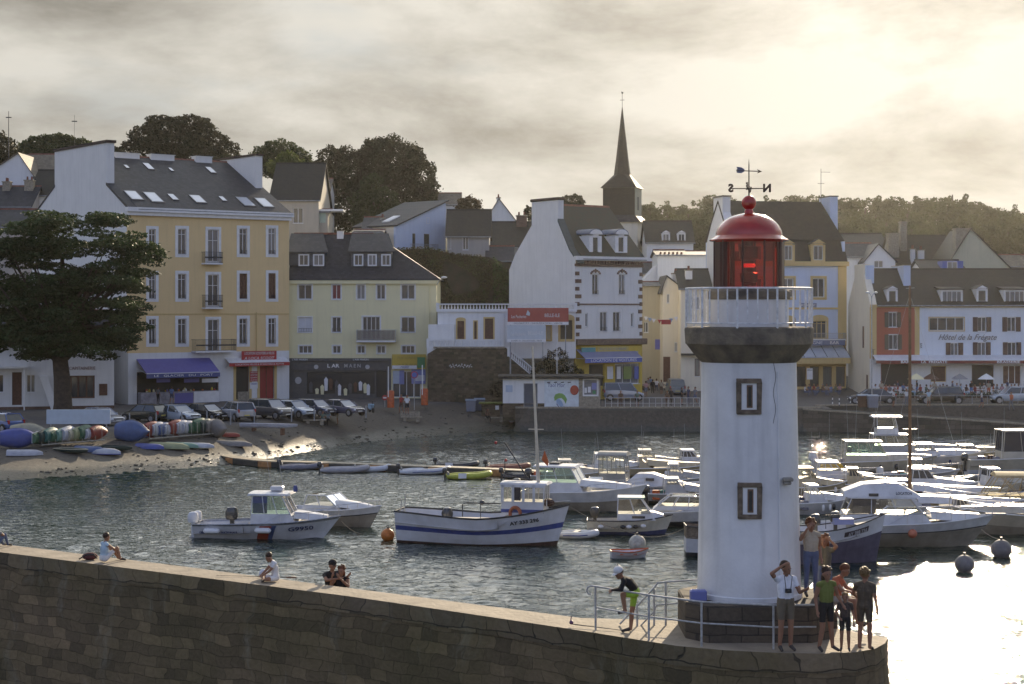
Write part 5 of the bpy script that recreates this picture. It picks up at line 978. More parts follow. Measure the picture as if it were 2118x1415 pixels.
house('street_house', 'tan rendered house at the left of the street mouth', 1326, 1376, 197, 592, 826, 8, TAN, SLATE, 'side', 586, wins=((1329, 1341, 666, 688),))
b = house('street_house', 'tall narrow cream house with small gable in the street', 1371, 1409, 193, 595, 826, 9, CRE, SLATE, 'front', 572, 1379, wins=((1379, 1385, 608, 627), (1402, 1407, 608, 626), (1395, 1401, 708, 728)), chim=((1391, 1405, 567, 1, 1, WPL),))
b.win((1372, 1386, 738, 790), hole=False, cols=1, frame=BRN, pane=BRN, sill=False, deep=-.05, name='door'); b.sign((1355, 1365, 702, 723), '', WHT_, PUR_, v=-4, name='hanging_sign')
b = house('street_house', 'dark timber and cream shop house beside the lighthouse gallery', 1408, 1470, 190, 598, 826, 9, CRE, SLATE_D, 'side', 560, wins=((1428, 1434, 614, 640), (1441, 1447, 614, 640)), chim=((1418, 1432, 560, 2, .8, WPL),)); b.win((1437, 1447, 742, 778), hole=False, deep=-.04, cols=1, frame=BRN); b.bx('shop_awning', 0, 3.2, -.8, 0, b.z(1430, 735), b.z(1430, 731), BLK_)
# houses behind the Fregate
house('small_house', 'white gabled house with skylight on its grey roof beside the mansard hotel', 1789, 1852, 203, 540, 600, 9, WPL, SLATE, 'front', 506, 1817, wins=((1808, 1827, 534, 554),))
b = house('small_house', 'grey slate wing of the white gabled house with tilted skylight', 1742, 1812, 206, 532, 600, 8, WPL, SLATE, 'side', 506)
house('dark_roof_house', 'brown tiled roof left of the stone chimneys', 1750, 1835, 222, 512, 560, 9, GRE, SLATE_D, 'side', 486)
house('dark_roof_house', 'long black roof with bright ridge tiles behind the red and white hotel', 1855, 1975, 214, 562, 600, 11, GRE, SLATE_D, 'side', 490, chim=((1838, 1860, 484, 2, 1.5, STO), (1863, 1876, 460, 3, 1.2, STO), (1885, 1893, 516, 1, .8, WPL), (1900, 1912, 518, 1, .8, WPL)))
house('cream_gable_house', 'big pale green-grey gable with stone chimney above the hotel roof', 1955, 2090, 206, 556, 600, 10, plaster('greenish_render', (.48, .48, .36), .35), SLATE_D, 'front', 474, 2008, chim=((1977, 2003, 474, .1, 1.5, STO),))
b = house('blue_shutter_house', 'low dark roof with blue-shuttered window above the hotel ridge', 1910, 1995, 199, 560, 590, 7, WPL, SLATE_D, 'side', 541); b.bx('dormer', b.hit(1948, 550).x, b.hit(1991, 550).x, -.3, 2, b.z(1970, 560), b.z(1970, 540), BLU_); b.win((1959, 1980, 541, 559), v=-.34, hole=False, deep=-.03)
house('small_house', 'low roofs with lit edges at the far right edge', 2088, 2160, 212, 552, 600, 8, GRE, SLATE_T, 'side', 530)
# stone quay walls
def quay(name, label, pts, z1, cat='quay wall', mt=QUAYST, z0=-1.5, th=1.6, cap=True):
    o = thing(name, label, cat, (pts[0][0], pts[0][1], 0)); m = MB(); c0 = Vector((pts[0][0], pts[0][1], 0)); n = len(pts)
    f_ = [Vector((x, y, z0)) - c0 for x, y in pts]; zz_ = z1 if isinstance(z1, (list, tuple)) else [z1] * n
    for i in range(n - 1):
        a, c = f_[i], f_[i + 1]; m.add([a, c, c + Vector((0, th, 0)), a + Vector((0, th, 0)), (a.x, a.y, zz_[i]), (c.x, c.y, zz_[i + 1]), (c.x, c.y + th, zz_[i + 1]), (a.x, a.y + th, zz_[i])], [(0, 1, 5, 4), (1, 2, 6, 5), (2, 3, 7, 6), (3, 0, 4, 7), (4, 5, 6, 7)])
    m.build('masonry', mt, o)
    if cap:
        m = MB()
        for i in range(n - 1): a, c = f_[i], f_[i + 1]; m.prism([(a.x, a.y - .06, zz_[i] + .003), (c.x, c.y - .06, zz_[i + 1] + .003), (c.x, c.y + .5, zz_[i + 1] + .003), (a.x, a.y + .5, zz_[i] + .003)], (0, 0, .14))
        m.build('coping', STO, o)
    return o
quay('quay_wall', 'granite quay wall in front of the street railing, left of the lighthouse', [(.3, 163.0), (PX(1240, 163), 163), (PX(1460, 163), 163), (PX(1700, 163), 163)], GZ + .02)
quay('quay_wall', 'upper granite quay wall below the hotel terrace on the right', [(PX(1690, 166), 166.5), (PX(1800, 168), 168), (PX(2250, 168), 168), (90, 168)], GZ + .02)
quay('slipway', 'long stone slipway sloping down to the right along the harbour', [(PX(1660, 163), 162.6), (PX(1900, 160), 160), (PX(2118, 159), 159), (PX(2400, 158), 158)], [2.0, 1.45, .85, .2], cat='slipway', th=9.5)
# moss-dark stones at the foot, left slip of the block
# ---------------------------------------------------------------- trees
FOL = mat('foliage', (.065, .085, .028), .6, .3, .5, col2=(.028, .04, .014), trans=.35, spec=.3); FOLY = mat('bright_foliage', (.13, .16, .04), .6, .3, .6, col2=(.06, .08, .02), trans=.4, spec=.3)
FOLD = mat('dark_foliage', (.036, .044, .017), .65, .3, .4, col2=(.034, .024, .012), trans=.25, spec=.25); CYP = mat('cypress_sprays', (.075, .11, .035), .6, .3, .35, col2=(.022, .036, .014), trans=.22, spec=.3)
FOLH = mat('distant_foliage', (.085, .095, .04), .7, .3, .3, col2=(.045, .05, .024), trans=.35, spec=.2); BARK = mat('bark', (.10, .075, .055), .95, .3, 3, bump=1.0, bscale=12, col2=(.045, .035, .028))
def cloud(rg_, blobs, n, flat_=1.0):
    """points gathered in clumps near the surface of several ellipsoids"""
    vol = np.array([b_[3] * b_[4] * b_[5] for b_ in blobs]) ** .7; idx = rg_.choice(len(blobs), n, p=vol / vol.sum()); B_ = np.array(blobs)[idx]
    nc = max(8, n // 45); cl = rg_.normal(size=(nc, 3)); cl /= np.linalg.norm(cl, axis=1)[:, None]
    d = cl[rg_.integers(0, nc, n)] + rg_.normal(size=(n, 3)) * .16; d /= np.linalg.norm(d, axis=1)[:, None]
    r = rg_.uniform(.35, 1.0, n) ** .35 + rg_.normal(size=n) * .045
    r *= 1 + .17 * np.sin(d[:, 0] * 7 + idx) * np.cos(d[:, 2] * 6 + idx * 2)
    return B_[:, :3] + d * r[:, None] * B_[:, 3:6]
def tree(name, label, base, blobs, n, leaf, material, seed=1, group=None, tr=.35, cat='tree', limbs=6, flat_=0.0):
    """blobs in local metres (x, y, z, rx, ry, rz) above the base"""
    rg_ = np.random.default_rng(seed); o = thing(name, label, cat, base, 0, group); rr_ = random.Random(seed)
    leaves('crown', cloud(rg_, blobs, n), leaf, material, o, seed, flat_=flat_)
    m = MB(); cz = sum(b_[2] for b_ in blobs) / len(blobs); m.path([(0, 0, -.6), (.1 * tr, 0, cz * .3), (-.2 * tr, .1, cz * .65), (0, 0, cz)], tr, 8, rs=[tr * 1.5, tr, tr * .75, tr * .4])
    for b_ in rr_.sample(blobs, min(limbs, len(blobs))): a = Vector((0, 0, cz * rr_.uniform(.35, .75))); c = Vector(b_[:3]); mid = a.lerp(c, .5) + Vector((0, 0, .3)); m.path([a, mid, c], tr, 6, rs=[tr * .5, tr * .32, tr * .1])
    m.build('trunk', BARK, o, smooth=60); return o
def blobs_px(spec, Y, base, dep=1.0):
    """(px, py, radius px x, radius px z) -> local ellipsoids at depth Y"""
    k = Y / F; return [((px - CX) * k - base[0], dy, PZ(py, Y) - base[2], rx * k, rx * k * dep, rz * k) for px, py, rx, rz, dy in spec]
# big cypress on the quay
Yc = 151.0; bs = W(128, 866, 2.0); bs = Vector((PX(128, Yc), Yc, ground(PX(128, Yc), Yc) - .1)); rc = random.Random(11); pads = []
env = [(437, 55, 250), (455, 20, 268), (480, -20, 308), (505, -40, 322), (530, -60, 328), (560, -70, 306), (590, -70, 285), (620, -70, 300), (650, -70, 305), (680, -60, 300), (705, -60, 285), (728, -60, 150)]
for k in range(175):
    py = rc.uniform(437, 728); x0 = interp(py, [e[0] for e in env], [e[1] for e in env]); x1 = interp(py, [e[0] for e in env], [e[2] for e in env]); f_ = rc.random()
    px = lerp(x0, x1, 1 - (1 - f_) ** 1.0); w_ = rc.uniform(22, 48); px = min(px, x1 - w_ * .75); pads.append((px, py + 6, w_, rc.uniform(6, 12), rc.uniform(-4.5, 4.5)))
for py in (442, 478, 500, 530, 555, 612, 640, 672, 700): x1 = interp(py, [e[0] for e in env], [e[2] for e in env]); pads += [(x1 - 30, py + 6, 30, 7, rc.uniform(-2, 2)), (x1 - 60, py + 14, 34, 9, rc.uniform(-3, 3))]
pads += [(rc.uniform(30, 275), rc.uniform(690, 738), rc.uniform(24, 42), 9, rc.uniform(-4, 3)) for k in range(26)] + [(60 + 14 * k, 585 + 22 * (k % 4), 46, 24, rc.uniform(-3, 3)) for k in range(-4, 9)] + [(20 + 18 * k, 690, 40, 20, rc.uniform(-3, 3)) for k in range(-3, 8)] + [(k * 26 - 20, 515, 42, 22, rc.uniform(-3, 3)) for k in range(0, 8)]
cy = thing('cypress_tree', 'huge dark spreading cypress tree with layered branches beside the parked cars', 'tree', bs)
bl = blobs_px(pads, Yc, bs, 1.2); rg_ = np.random.default_rng(5); pts = cloud(rg_, bl, 115000); pts[:, 2] -= .0
# drooping, sagging tips
cxr = (pts[:, 0] ** 2 + pts[:, 1] ** 2) ** .5; pts[:, 2] -= .018 * np.maximum(0, cxr - 4) ** 1.5
leaves('crown', pts, .27, CYP, cy, 5, flat_=.45)
m = MB(); m.path([(0.05, 0, -.5), (.1, 0, 1.2), (0, 0, 3.5), (-.3, .2, 6.0), (.2, .1, 9.5), (0, 0, 14)], .6, 12, rs=[1.05, .78, .70, .62, .42, .15]); rr_ = random.Random(2)
for b_ in rr_.sample(bl, 46):
    a = Vector((-.1, .1, rr_.uniform(4.0, 8))); c = Vector(b_[:3]); mid = a.lerp(c, .55) + Vector((0, 0, -.2)); m.path([a, a.lerp(mid, .5) + Vector((0, 0, .3)), mid, c], .2, 6, rs=[.30, .2, .13, .03])
m.build('trunk', BARK, cy, smooth=60)
def hilltree(label, Y, spec, n, leaf, material, seed, px, z=None, **kw):
    X = PX(px, Y); base = Vector((X, Y, (ground(X, Y) if z is None else z) - .3)); return tree('hill_tree', label, base, blobs_px(spec, Y, base, .9), n, leaf, material, seed, 'trees on the hill behind the town', **kw)
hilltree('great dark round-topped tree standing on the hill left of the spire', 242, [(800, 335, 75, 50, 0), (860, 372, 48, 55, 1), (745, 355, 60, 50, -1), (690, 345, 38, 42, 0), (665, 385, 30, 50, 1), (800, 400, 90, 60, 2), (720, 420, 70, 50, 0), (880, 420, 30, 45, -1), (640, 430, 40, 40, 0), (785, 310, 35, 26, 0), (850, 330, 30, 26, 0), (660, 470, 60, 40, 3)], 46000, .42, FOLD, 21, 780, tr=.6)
hilltree('brighter green conical tree in front of the great dark one', 232, [(768, 385, 26, 26, 0), (790, 415, 36, 30, 0), (755, 425, 35, 32, 0), (815, 445, 35, 25, 0), (770, 455, 50, 24, 0)], 9000, .34, FOL, 22, 775)
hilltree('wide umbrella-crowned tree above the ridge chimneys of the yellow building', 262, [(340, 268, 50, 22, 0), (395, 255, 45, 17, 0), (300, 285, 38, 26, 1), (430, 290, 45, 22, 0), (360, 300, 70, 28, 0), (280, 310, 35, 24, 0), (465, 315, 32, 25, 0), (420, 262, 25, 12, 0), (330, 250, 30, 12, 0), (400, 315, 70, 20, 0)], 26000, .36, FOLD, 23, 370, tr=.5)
hilltree('rounded green tree between the umbrella tree and the great dark tree', 252, [(575, 315, 42, 26, 0), (615, 330, 35, 25, 0), (545, 325, 28, 22, 0), (590, 345, 55, 30, 0), (635, 360, 25, 30, 0)], 14000, .36, FOL, 24, 585)
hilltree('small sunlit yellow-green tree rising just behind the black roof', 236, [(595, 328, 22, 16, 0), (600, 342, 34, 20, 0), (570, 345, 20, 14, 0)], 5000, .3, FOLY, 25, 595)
hilltree('broad low tree between the mast and the yellow building chimney', 262, [(85, 300, 40, 20, 0), (125, 292, 36, 16, 0), (160, 300, 30, 14, 0), (60, 315, 28, 22, 0), (120, 315, 70, 22, 0)], 14000, .36, FOL, 26, 105)
hilltree('dark tree at the extreme upper left edge', 250, [(-10, 320, 46, 44, 0), (5, 350, 34, 34, 0), (-40, 340, 50, 50, 0)], 12000, .38, FOLD, 27, -5)
hilltree('low tree row filling the gap behind the ridge chimneys', 256, [(230, 318, 30, 15, 0), (490, 335, 30, 15, 0), (455, 340, 40, 20, 0)], 6000, .34, FOLD, 28, 470)
hilltree('round clipped reddish-brown bush beside the sloping-roofed house', 222, [(970, 440, 30, 34, 0), (968, 425, 24, 18, 0), (975, 465, 32, 26, 0)], 6500, .28, mat('russet_foliage', (.10, .07, .03), .7, .3, .8, col2=(.05, .035, .02), trans=.3), 29, 970)
hilltree('round tree peeping over the mossy roof left of the spire', 222, [(1182, 420, 26, 18, 0), (1170, 432, 28, 16, 0), (1098, 440, 14, 14, 0)], 4500, .28, FOLD, 30, 1180)
tree('shrub', 'dark rounded shrub growing on the terrace beside the stair balustrade', (PX(1150, 174.5), 174.2, 3.8), [(0, 0, 2.2, 1.4, .8, 1.5), (-1.2, 0, 1.2, 1.4, .8, 1.3), (1.2, 0, .9, 1.5, .8, 1.2), (2.2, 0, .5, 1.0, .8, 1.2)], 7000, .16, FOLD, 31, cat='shrub', tr=.08)
tree('shrub', 'scrubby brown hedge hanging over the stair wall left of the block roof', (PX(1075, 174.3), 174.2, 3.2), [(0, 0, .8, 2.0, .6, 1.0), (-1.6, 0, .3, 1.6, .6, .8)], 3500, .15, mat('russet_foliage', (.1, .07, .03)), 32, cat='shrub', tr=.06)
# far wooded hill on the right: a few crowns shared between many trees
def proto_tree(kind, seed):
    rg_ = np.random.default_rng(seed); o = thing('distant_tree', 'x', 'tree')
    if kind == 'pine': bl = [(rg_.normal() * .5, rg_.normal() * .5, 10.2 - i * .95, .5 + i * .36, .5 + i * .36, .55) for i in range(7)]; n = 2600
    elif kind == 'umbrella': bl = [(rg_.normal() * 1.6, rg_.normal() * 1.2, 8.5 + rg_.normal() * .6, 1.8, 1.8, .8) for i in range(7)] + [(0, 0, 7.2, 2.4, 2.4, 1.0)]; n = 2800
    else: bl = [(rg_.normal() * 1.1, rg_.normal() * 1.0, 5.6 + rg_.normal() * 1.3, 2.0, 2.0, 1.8) for i in range(9)] + [(0, 0, 3.5, 2.6, 2.6, 2.2)]; n = 3600
    leaves('crown', cloud(rg_, bl, n), .42, FOLH, o, seed); m = MB(); m.path([(0, 0, -2), (.15, 0, 3), (0, 0, 8)], .25, 6, rs=[.4, .28, .12]); m.build('trunk', BARK, o); return o
protos = [proto_tree(k, 50 + i) for i, k in enumerate(('round', 'round', 'pine', 'umbrella', 'round', 'pine'))]
used = set(); r5 = random.Random(5)
skyl = [(1100, 440), (1330, 427), (1345, 422), (1362, 431), (1380, 418), (1402, 428), (1420, 418), (1442, 424), (1462, 410), (1478, 404), (1500, 414), (1520, 424), (1545, 420), (1575, 415), (1595, 407), (1615, 404), (1640, 408), (1660, 403), (1690, 408), (1712, 424), (1738, 416), (1752, 410), (1775, 412), (1790, 424), (1812, 408), (1835, 406), (1858, 428), (1880, 410), (1900, 409), (1922, 408), (1945, 411), (1970, 394), (1992, 405), (2018, 416), (2045, 438), (2078, 428), (2100, 426), (2125, 440), (2150, 430), (2180, 420)]
jobs = [(px, py, r5.uniform(375, 395), 'back') for px, py in skyl]
for row, (py0, Y0) in enumerate(((438, 350), (455, 325), (472, 300))):
    for k in range(26): px = 1320 + k * 33 + r5.uniform(-12, 12) + row * 14; jobs.append((px, py0 + r5.uniform(-8, 8), Y0 + r5.uniform(-8, 8), 'front'))
for k, (px, py, Y, kind) in enumerate(jobs):
    X = PX(px, Y); zb_ = ground(X, Y) - .5; top = PZ(py, Y); h_ = top - zb_
    pk = [2, 3, 5, 1][k % 4] if kind == 'back' else [0, 1, 4][k % 3]; s_ = max(.75, h_ / (10.4 if pk in (2, 3, 5) else 8.6)); p = protos[pk]
    lab = 'hazy grey-green tree on the skyline of the far hill' if kind == 'back' else 'hazy round green tree on the slope of the far hill'
    if pk in used: o = dup(p, lab, (X, Y, zb_), r5.uniform(0, 6.28), (min(s_, 1.25) * r5.uniform(.95, 1.15), min(s_, 1.25), s_))
    else: used.add(pk); o = p; o.location = (X, Y, zb_); o.scale = (s_, s_, s_); o['label'] = lab
    o['group'] = 'trees on the skyline' if kind == 'back' else 'trees on the far slope'
# ---------------------------------------------------------------- boats
GEL = mat('white_gelcoat', (.62, .63, .65), .4, .10, 1.5); HULLW = mat('weathered_white_hull', (.66, .67, .70), .45, .14, 1.2, col2=(.50, .50, .50)); STRB = mat('blue_stripe', (.05, .075, .25), .4, .15, 3); ANTI = mat('red_brown_antifouling', (.07, .03, .02), .7, .2, 3)
NAVY = mat('navy_hull', (.06, .07, .16), .4, .2, 1.5); DKB = mat('dark_hull', (.03, .032, .035), .45, .15, 2); GRH = mat('grey_beige_hull', (.30, .27, .22), .5, .15, 1.5); DECK = mat('deck_non_slip', (.36, .35, .33), .7, .12, 5); GG = glassm('boat_glass', (.72, .86, .80), .82); GGC = glassm('clear_boat_glass', (.9, .9, .85), .9)
GGD = mat('smoked_glass', (.03, .035, .05), .12, .1, 2); RUBG = mat('grey_rubber', (.20, .20, .24), .6, .15, 3); ORN = mat('orange_plastic', (.50, .10, .02), .45, .2, 4); STEEL = mat('stainless_tube', (.55, .55, .55), .3, .1, 4, metal=.8); ROPE = mat('rope', (.32, .27, .2), .9, .3, 10)
MOT = mat('black_motor_cowl', (.025, .026, .03), .3, .1, 4, coat=.4); VARN = mat('varnished_mast', (.17, .085, .035), .35, .2, 4, coat=.3); CANV = mat('tan_canvas', (.42, .33, .18), .8, .15, 3); TEAL = mat('teal_canvas', (.05, .25, .2), .7, .1, 3)
def hull(root, L, B, hs, hm, hb, draft=.35, tr=.8, rake=.14, bands=((0, 1, 0),), mats=None, deck=-.08, cock=(.0, .0, 0), full=2.3, rim=None, rimr=.03, vee=.6, wl=None):
    """hull with sheer heights at stern, middle and bow; bands = (v0, v1, material index) up the side"""
    S = [0, .05, .12, .2, .3, .4, .5, .6, .7, .78, .85, .91, .96, 1.0]; V = sorted({0, .1, .2, .3, .42, .55, .68, .8, .9, 1.0} | {x for b_ in bands for x in b_[:2]})
    def sh(s): return lerp(hs, hm, min(1, s / .45) ** 1.2) if s < .45 else lerp(hm, hb, ((s - .45) / .55) ** 1.7)
    def hb_(s): return B / 2 * (tr + (1 - tr) * math.sin(math.pi / 2 * min(1, s / .45))) if s < .45 else B / 2 * max(0, 1 - ((s - .45) / .55) ** full)
    def pt(s, v, sg=1):
        z = lerp(-draft, sh(s), v); k = (v ** vee) * lerp(1, v ** .35 if v > 0 else 0, s ** 2)
        return Vector((-L / 2 + L * s - rake * L * (1 - v) * s ** 3, sg * max(.012, hb_(s) * k), z))
    m = MB()
    for sg in (-1, 1):
        for i in range(len(S) - 1):
            for j in range(len(V) - 1):
                m.m = next((b_[2] for b_ in bands if b_[0] <= (V[j] + V[j + 1]) / 2 < b_[1]), 0); m.add([pt(S[i], V[j], sg), pt(S[i + 1], V[j], sg), pt(S[i + 1], V[j + 1], sg), pt(S[i], V[j + 1], sg)], [(0, 1, 2, 3)])
    for j in range(len(V) - 1): m.m = next((b_[2] for b_ in bands if b_[0] <= (V[j] + V[j + 1]) / 2 < b_[1]), 0); m.add([pt(0, V[j]), pt(0, V[j + 1]), pt(0, V[j + 1], -1), pt(0, V[j], -1)], [(0, 1, 2, 3)])
    ms = list(mats or [GEL]); m.m = 0; h_ = m.build('hull', ms, root, smooth=50)
    m = MB(); ss = [s for s in S]; c0, c1, cd = cock
    def dk(s): return sh(s) + (deck if not (c0 <= s <= c1) else -cd)
    for i in range(len(S) - 1):
        a, c = S[i], S[i + 1]; za = dk(a) if not (c0 <= (a + c) / 2 <= c1) else sh(a) - cd; zc = dk(c) if not (c0 <= (a + c) / 2 <= c1) else sh(c) - cd; ya, yc = hb_(a) * .97, hb_(c) * .97; xa, xc = -L / 2 + L * a, -L / 2 + L * c
        m.add([(xa, -ya, za), (xc, -yc, zc), (xc, yc, zc), (xa, ya, za)], [(0, 1, 2, 3)])
    if cd:
        for s in (c0, c1):
            if 0 < s < 1: y = hb_(s) * .97; x = -L / 2 + L * s; m.add([(x, -y, sh(s) - cd), (x, y, sh(s) - cd), (x, y, sh(s) + deck), (x, -y, sh(s) + deck)], [(0, 1, 2, 3)])
    m.build('deck', DECK, root)
    m = MB()
    for sg in (-1, 1): m.path([pt(s, 1, sg) + Vector((0, 0, .01)) for s in S], rimr, 6)
    m.path([pt(0, 1, -1), pt(0, 1, 1)], rimr, 6); m.build('rubbing_strake', rim or WHITE, root, smooth=60)
    return pt, sh, hb_
def cabin(root, x0, x1, w, z0, zw, zt, rf=.3, ra=0.0, nside=2, glass=None, body=None, ov=.12, roofm=None, front=2, name='wheelhouse', back=True, rth=.09, solid=False, dome=.05):
    """wheelhouse: solid lower walls, pillars, see-through panes, crowned roof"""
    body = body or GEL; glass = glass or GG; m = MB(); wt = w * .92; k = (zw - z0) / (zt - z0); xf = x1 - rf * k; xa = x0 + ra * k; ww = lerp(w, wt, k); t = .04
    B0 = [(x0, -w, z0), (x1, -w, z0), (x1, w, z0), (x0, w, z0)]; B1 = [(xa, -ww, zw), (xf, -ww, zw), (xf, ww, zw), (xa, ww, zw)]; B2 = [(x0 + ra, -wt, zt), (x1 - rf, -wt, zt), (x1 - rf, wt, zt), (x0 + ra, wt, zt)]
    m.add(B0 + B1, [(0, 1, 5, 4), (1, 2, 6, 5), (2, 3, 7, 6), (3, 0, 4, 7), (4, 5, 6, 7)]); c = m.build(name, body, root)
    m = MB(); V3 = Vector
    def pil(a, b_, r=.035): m.tube(a, b_, r, n=4)
    for i in range(4): pil(B1[i], B2[i])
    for (i, j, n) in ((0, 1, nside), (3, 2, nside), (1, 2, front)):
        for q in range(1, n): f = q / n; pil(V3(B1[i]).lerp(V3(B1[j]), f), V3(B2[i]).lerp(V3(B2[j]), f), .028)
    pil(B2[0], B2[1], .03); pil(B2[1], B2[2], .03); pil(B2[3], B2[2], .03); m.build('pillar_frame', body, c)
    for (i, j, n) in ((0, 1, nside), (3, 2, nside), (1, 2, front)) + (((0, 3, 1),) if back else ()):
        m = MB(); m.add([B1[i], B1[j], B2[j], B2[i]], [(0, 1, 2, 3)]); m.build('window_pane', glass, c)
    m = MB(); a, b_, e = x0 + ra - ov, x1 - rf + ov * 1.6, wt + ov * .5
    m.loft([[V3((a, y, zt + .01)), V3((b_, y, zt + .01)), V3((b_ - .06, y * .96, zt + rth + dome * (1 - (y / e) ** 2))), V3((a + .04, y * .96, zt + rth + dome * (1 - (y / e) ** 2)))] for y in [lerp(-e, e, q / 6) for q in range(7)]], closed=True); m.build('cabin_roof', roofm or body, c, smooth=35)
    return c
def outboard(root, x, y, z, s=1.0, mt=None, name='outboard_motor'):
    m = MB(); m.loft([[Vector((x + a * s * f, y + b_ * s * f, z + zz * s)) for a, b_ in ((-.30, -.10), (-.22, -.17), (.12, -.17), (.20, -.08), (.20, .08), (.12, .17), (-.22, .17), (-.30, .10))] for f, zz in ((.85, .0), (1, .12), (.98, .36), (.75, .50), (.3, .54))], closed=True); o = m.build(name, mt or MOT, root, smooth=45)
    m = MB(); m.box(x - .12 * s, x + .06 * s, y - .05 * s, y + .05 * s, z - .75 * s, z + .02); m.box(x - .22 * s, x + .12 * s, y - .02, y + .02, z - .75 * s, z - .70 * s); m.build('motor_leg', mt or MOT, o); return o
def pulpit(root, pt, s0=.55, h=.45, n=5, r=.016, mt=None, sgs=(-1, 1)):
    m = MB(); top = []
    ss = [lerp(s0, .985, i / n) for i in range(n + 1)]
    for sg in sgs:
        pts = [pt(s, 1, sg) + Vector((0, -sg * .05, h)) for s in ss]; pts[0] = pt(s0 - .03, 1, sg); m.path(pts, r, 5)
        for s, p in zip(ss[1:], pts[1:]): m.tube(pt(s, 1, sg) + Vector((0, -sg * .04, 0)), p, r * .8, n=4)
    m.path([pt(.985, 1, -1) + Vector((0, .05, h)), pt(1, 1, 1) + Vector((.04, 0, h)), pt(.985, 1, 1) + Vector((0, -.05, h))], r, 5); return m.build('pulpit_rail', mt or STEEL, root, smooth=60)
def fender(root, p, r=.11, l=.42, mt=None, horiz=False):
    m = MB(); m.lathe([(.02, -l / 2), (r * .7, -l / 2 + .05), (r, -l / 2 + .12), (r, l / 2 - .12), (r * .7, l / 2 - .05), (.02, l / 2)], 10)
    if horiz: m.v = [(z, y, x) for x, y, z in m.v]
    m.v = [(x + p[0], y + p[1], z + p[2]) for x, y, z in m.v]; return m.build('fender', mt or WHITE, root, smooth=60)
def aerial(root, x, y, z0, z1, dx=0, r=.012, name='aerial', mt=None): m = MB(); m.tube((x, y, z0), (x + dx, y, z1), r, r * .5, 5); return m.build(name, mt or GREYM, root)
def boat(name, label, px, py, rz, group='boats moored in the harbour', cat='boat', z=0.0):
    p = W(px, py); return thing(name, label, cat, (p.x, p.y, z), rz, group)
def hulltext(root, pt, s, v, t, mt, size=.3, wd=1.3, sg=-1, ds=.03):
    a, c, e = pt(s - ds, v, sg), pt(s + ds, v, sg), pt(s, v + .06, sg); X = (c - a).normalized(); Z = (e - pt(s, v - .06, sg)); Z = (Z - X * Z.dot(X)).normalized(); Y_ = Z.cross(X); p = pt(s, v, sg) - Y_ * .075
    M = Matrix(((X.x, Y_.x, Z.x, p.x), (X.y, Y_.y, Z.y, p.y), (X.z, Y_.z, Z.z, p.z), (0, 0, 0, 1))); return text(t, 'lettering', mt, root, M, size, .004, 0, wd, bold=.008)
# 1 gendarmerie launch
o = boat('patrol_boat', 'white patrol launch with red and blue slashes and black number on its bow', 556, 1112, -.09)
pt, sh, hb_ = hull(o, 7.3, 2.5, .72, .82, 1.12, rake=.16, mats=[GEL, GREYM, DKB], bands=((0, .30, 0), (.92, 1, 1)), cock=(0, .36, .45), full=2.4, rim=GREYM)
c = cabin(o, -.75, 1.55, .85, .75, 1.28, 2.18, rf=.75, ra=.12, nside=3, front=2, ov=.25, back=False); m = MB(); m.box(-.62, .1, -.80, -.78, 1.3, 2.14); m.build('cabin_curtain', flat('curtain_navy', (.08, .10, .20)), c)
m = MB(); m.loft([[Vector((x, y, z)) for y, z in ((-.75 * k, zz - .3), (-.45 * k, zz), (.45 * k, zz), (.75 * k, zz - .3))] for x, k, zz in ((1.4, 1, 1.36), (2.2, .85, 1.28), (3.0, .45, 1.16))]); m.build('foredeck', GEL, o, smooth=40)
pulpit(o, pt, .52, .42); outboard(o, -3.75, -.25, .75, 1.0, GEL); outboard(o, -3.7, .35, .78, .9, GEL); outboard(o, -1.9, .3, .85, 1.2, MOT, 'life_raft')
for a, e in ((-.43, -.12), (.17, -.1)): aerial(c, .55 + a, .3, 2.25, 4.2, -.35)
m = MB(); m.box(.1, .75, -.2, .2, 2.34, 2.58); m.build('radar', GEL, c, bevel=.05); m = MB(); m.lathe([(.1, 2.3), (.13, 2.42), (.08, 2.62)], 10, (1.35, 0, 0)); m.build('blue_lamp', STRB, c, smooth=True)
for s0, mt_, wd in ((.455, flat('slash_red', (.32, .05, .03)), .085), (.535, flat('slash_blue', (.06, .10, .24)), .035)):
    m = MB(); n = 8
    for k in range(n):
        v0, v1 = lerp(.18, .9, k / n), lerp(.18, .9, (k + 1) / n); q = [pt(s0 + .05 * (v0 - .5), v0, -1), pt(s0 + wd + .05 * (v0 - .5), v0, -1), pt(s0 + wd + .05 * (v1 - .5), v1, -1), pt(s0 + .05 * (v1 - .5), v1, -1)]; m.add([a + Vector((0, -.012, 0)) for a in q], [(0, 1, 2, 3)])
    m.build('slash', mt_, o)
hulltext(o, pt, .76, .74, 'G9950', flat('number_navy', (.06, .07, .14)), .36, 1.25); hulltext(o, pt, .26, .66, 'NATIONALE', flat('number_navy', (.06, .07, .14)), .2, .8); hulltext(o, pt, .11, .66, 'GENDARMERIE', flat('number_navy', (.06, .07, .14)), .2, .9)
for s in (.14, .5): p = pt(s, .72, -1); fender(o, (p.x, p.y - .16, p.z), .14, .85, horiz=True)
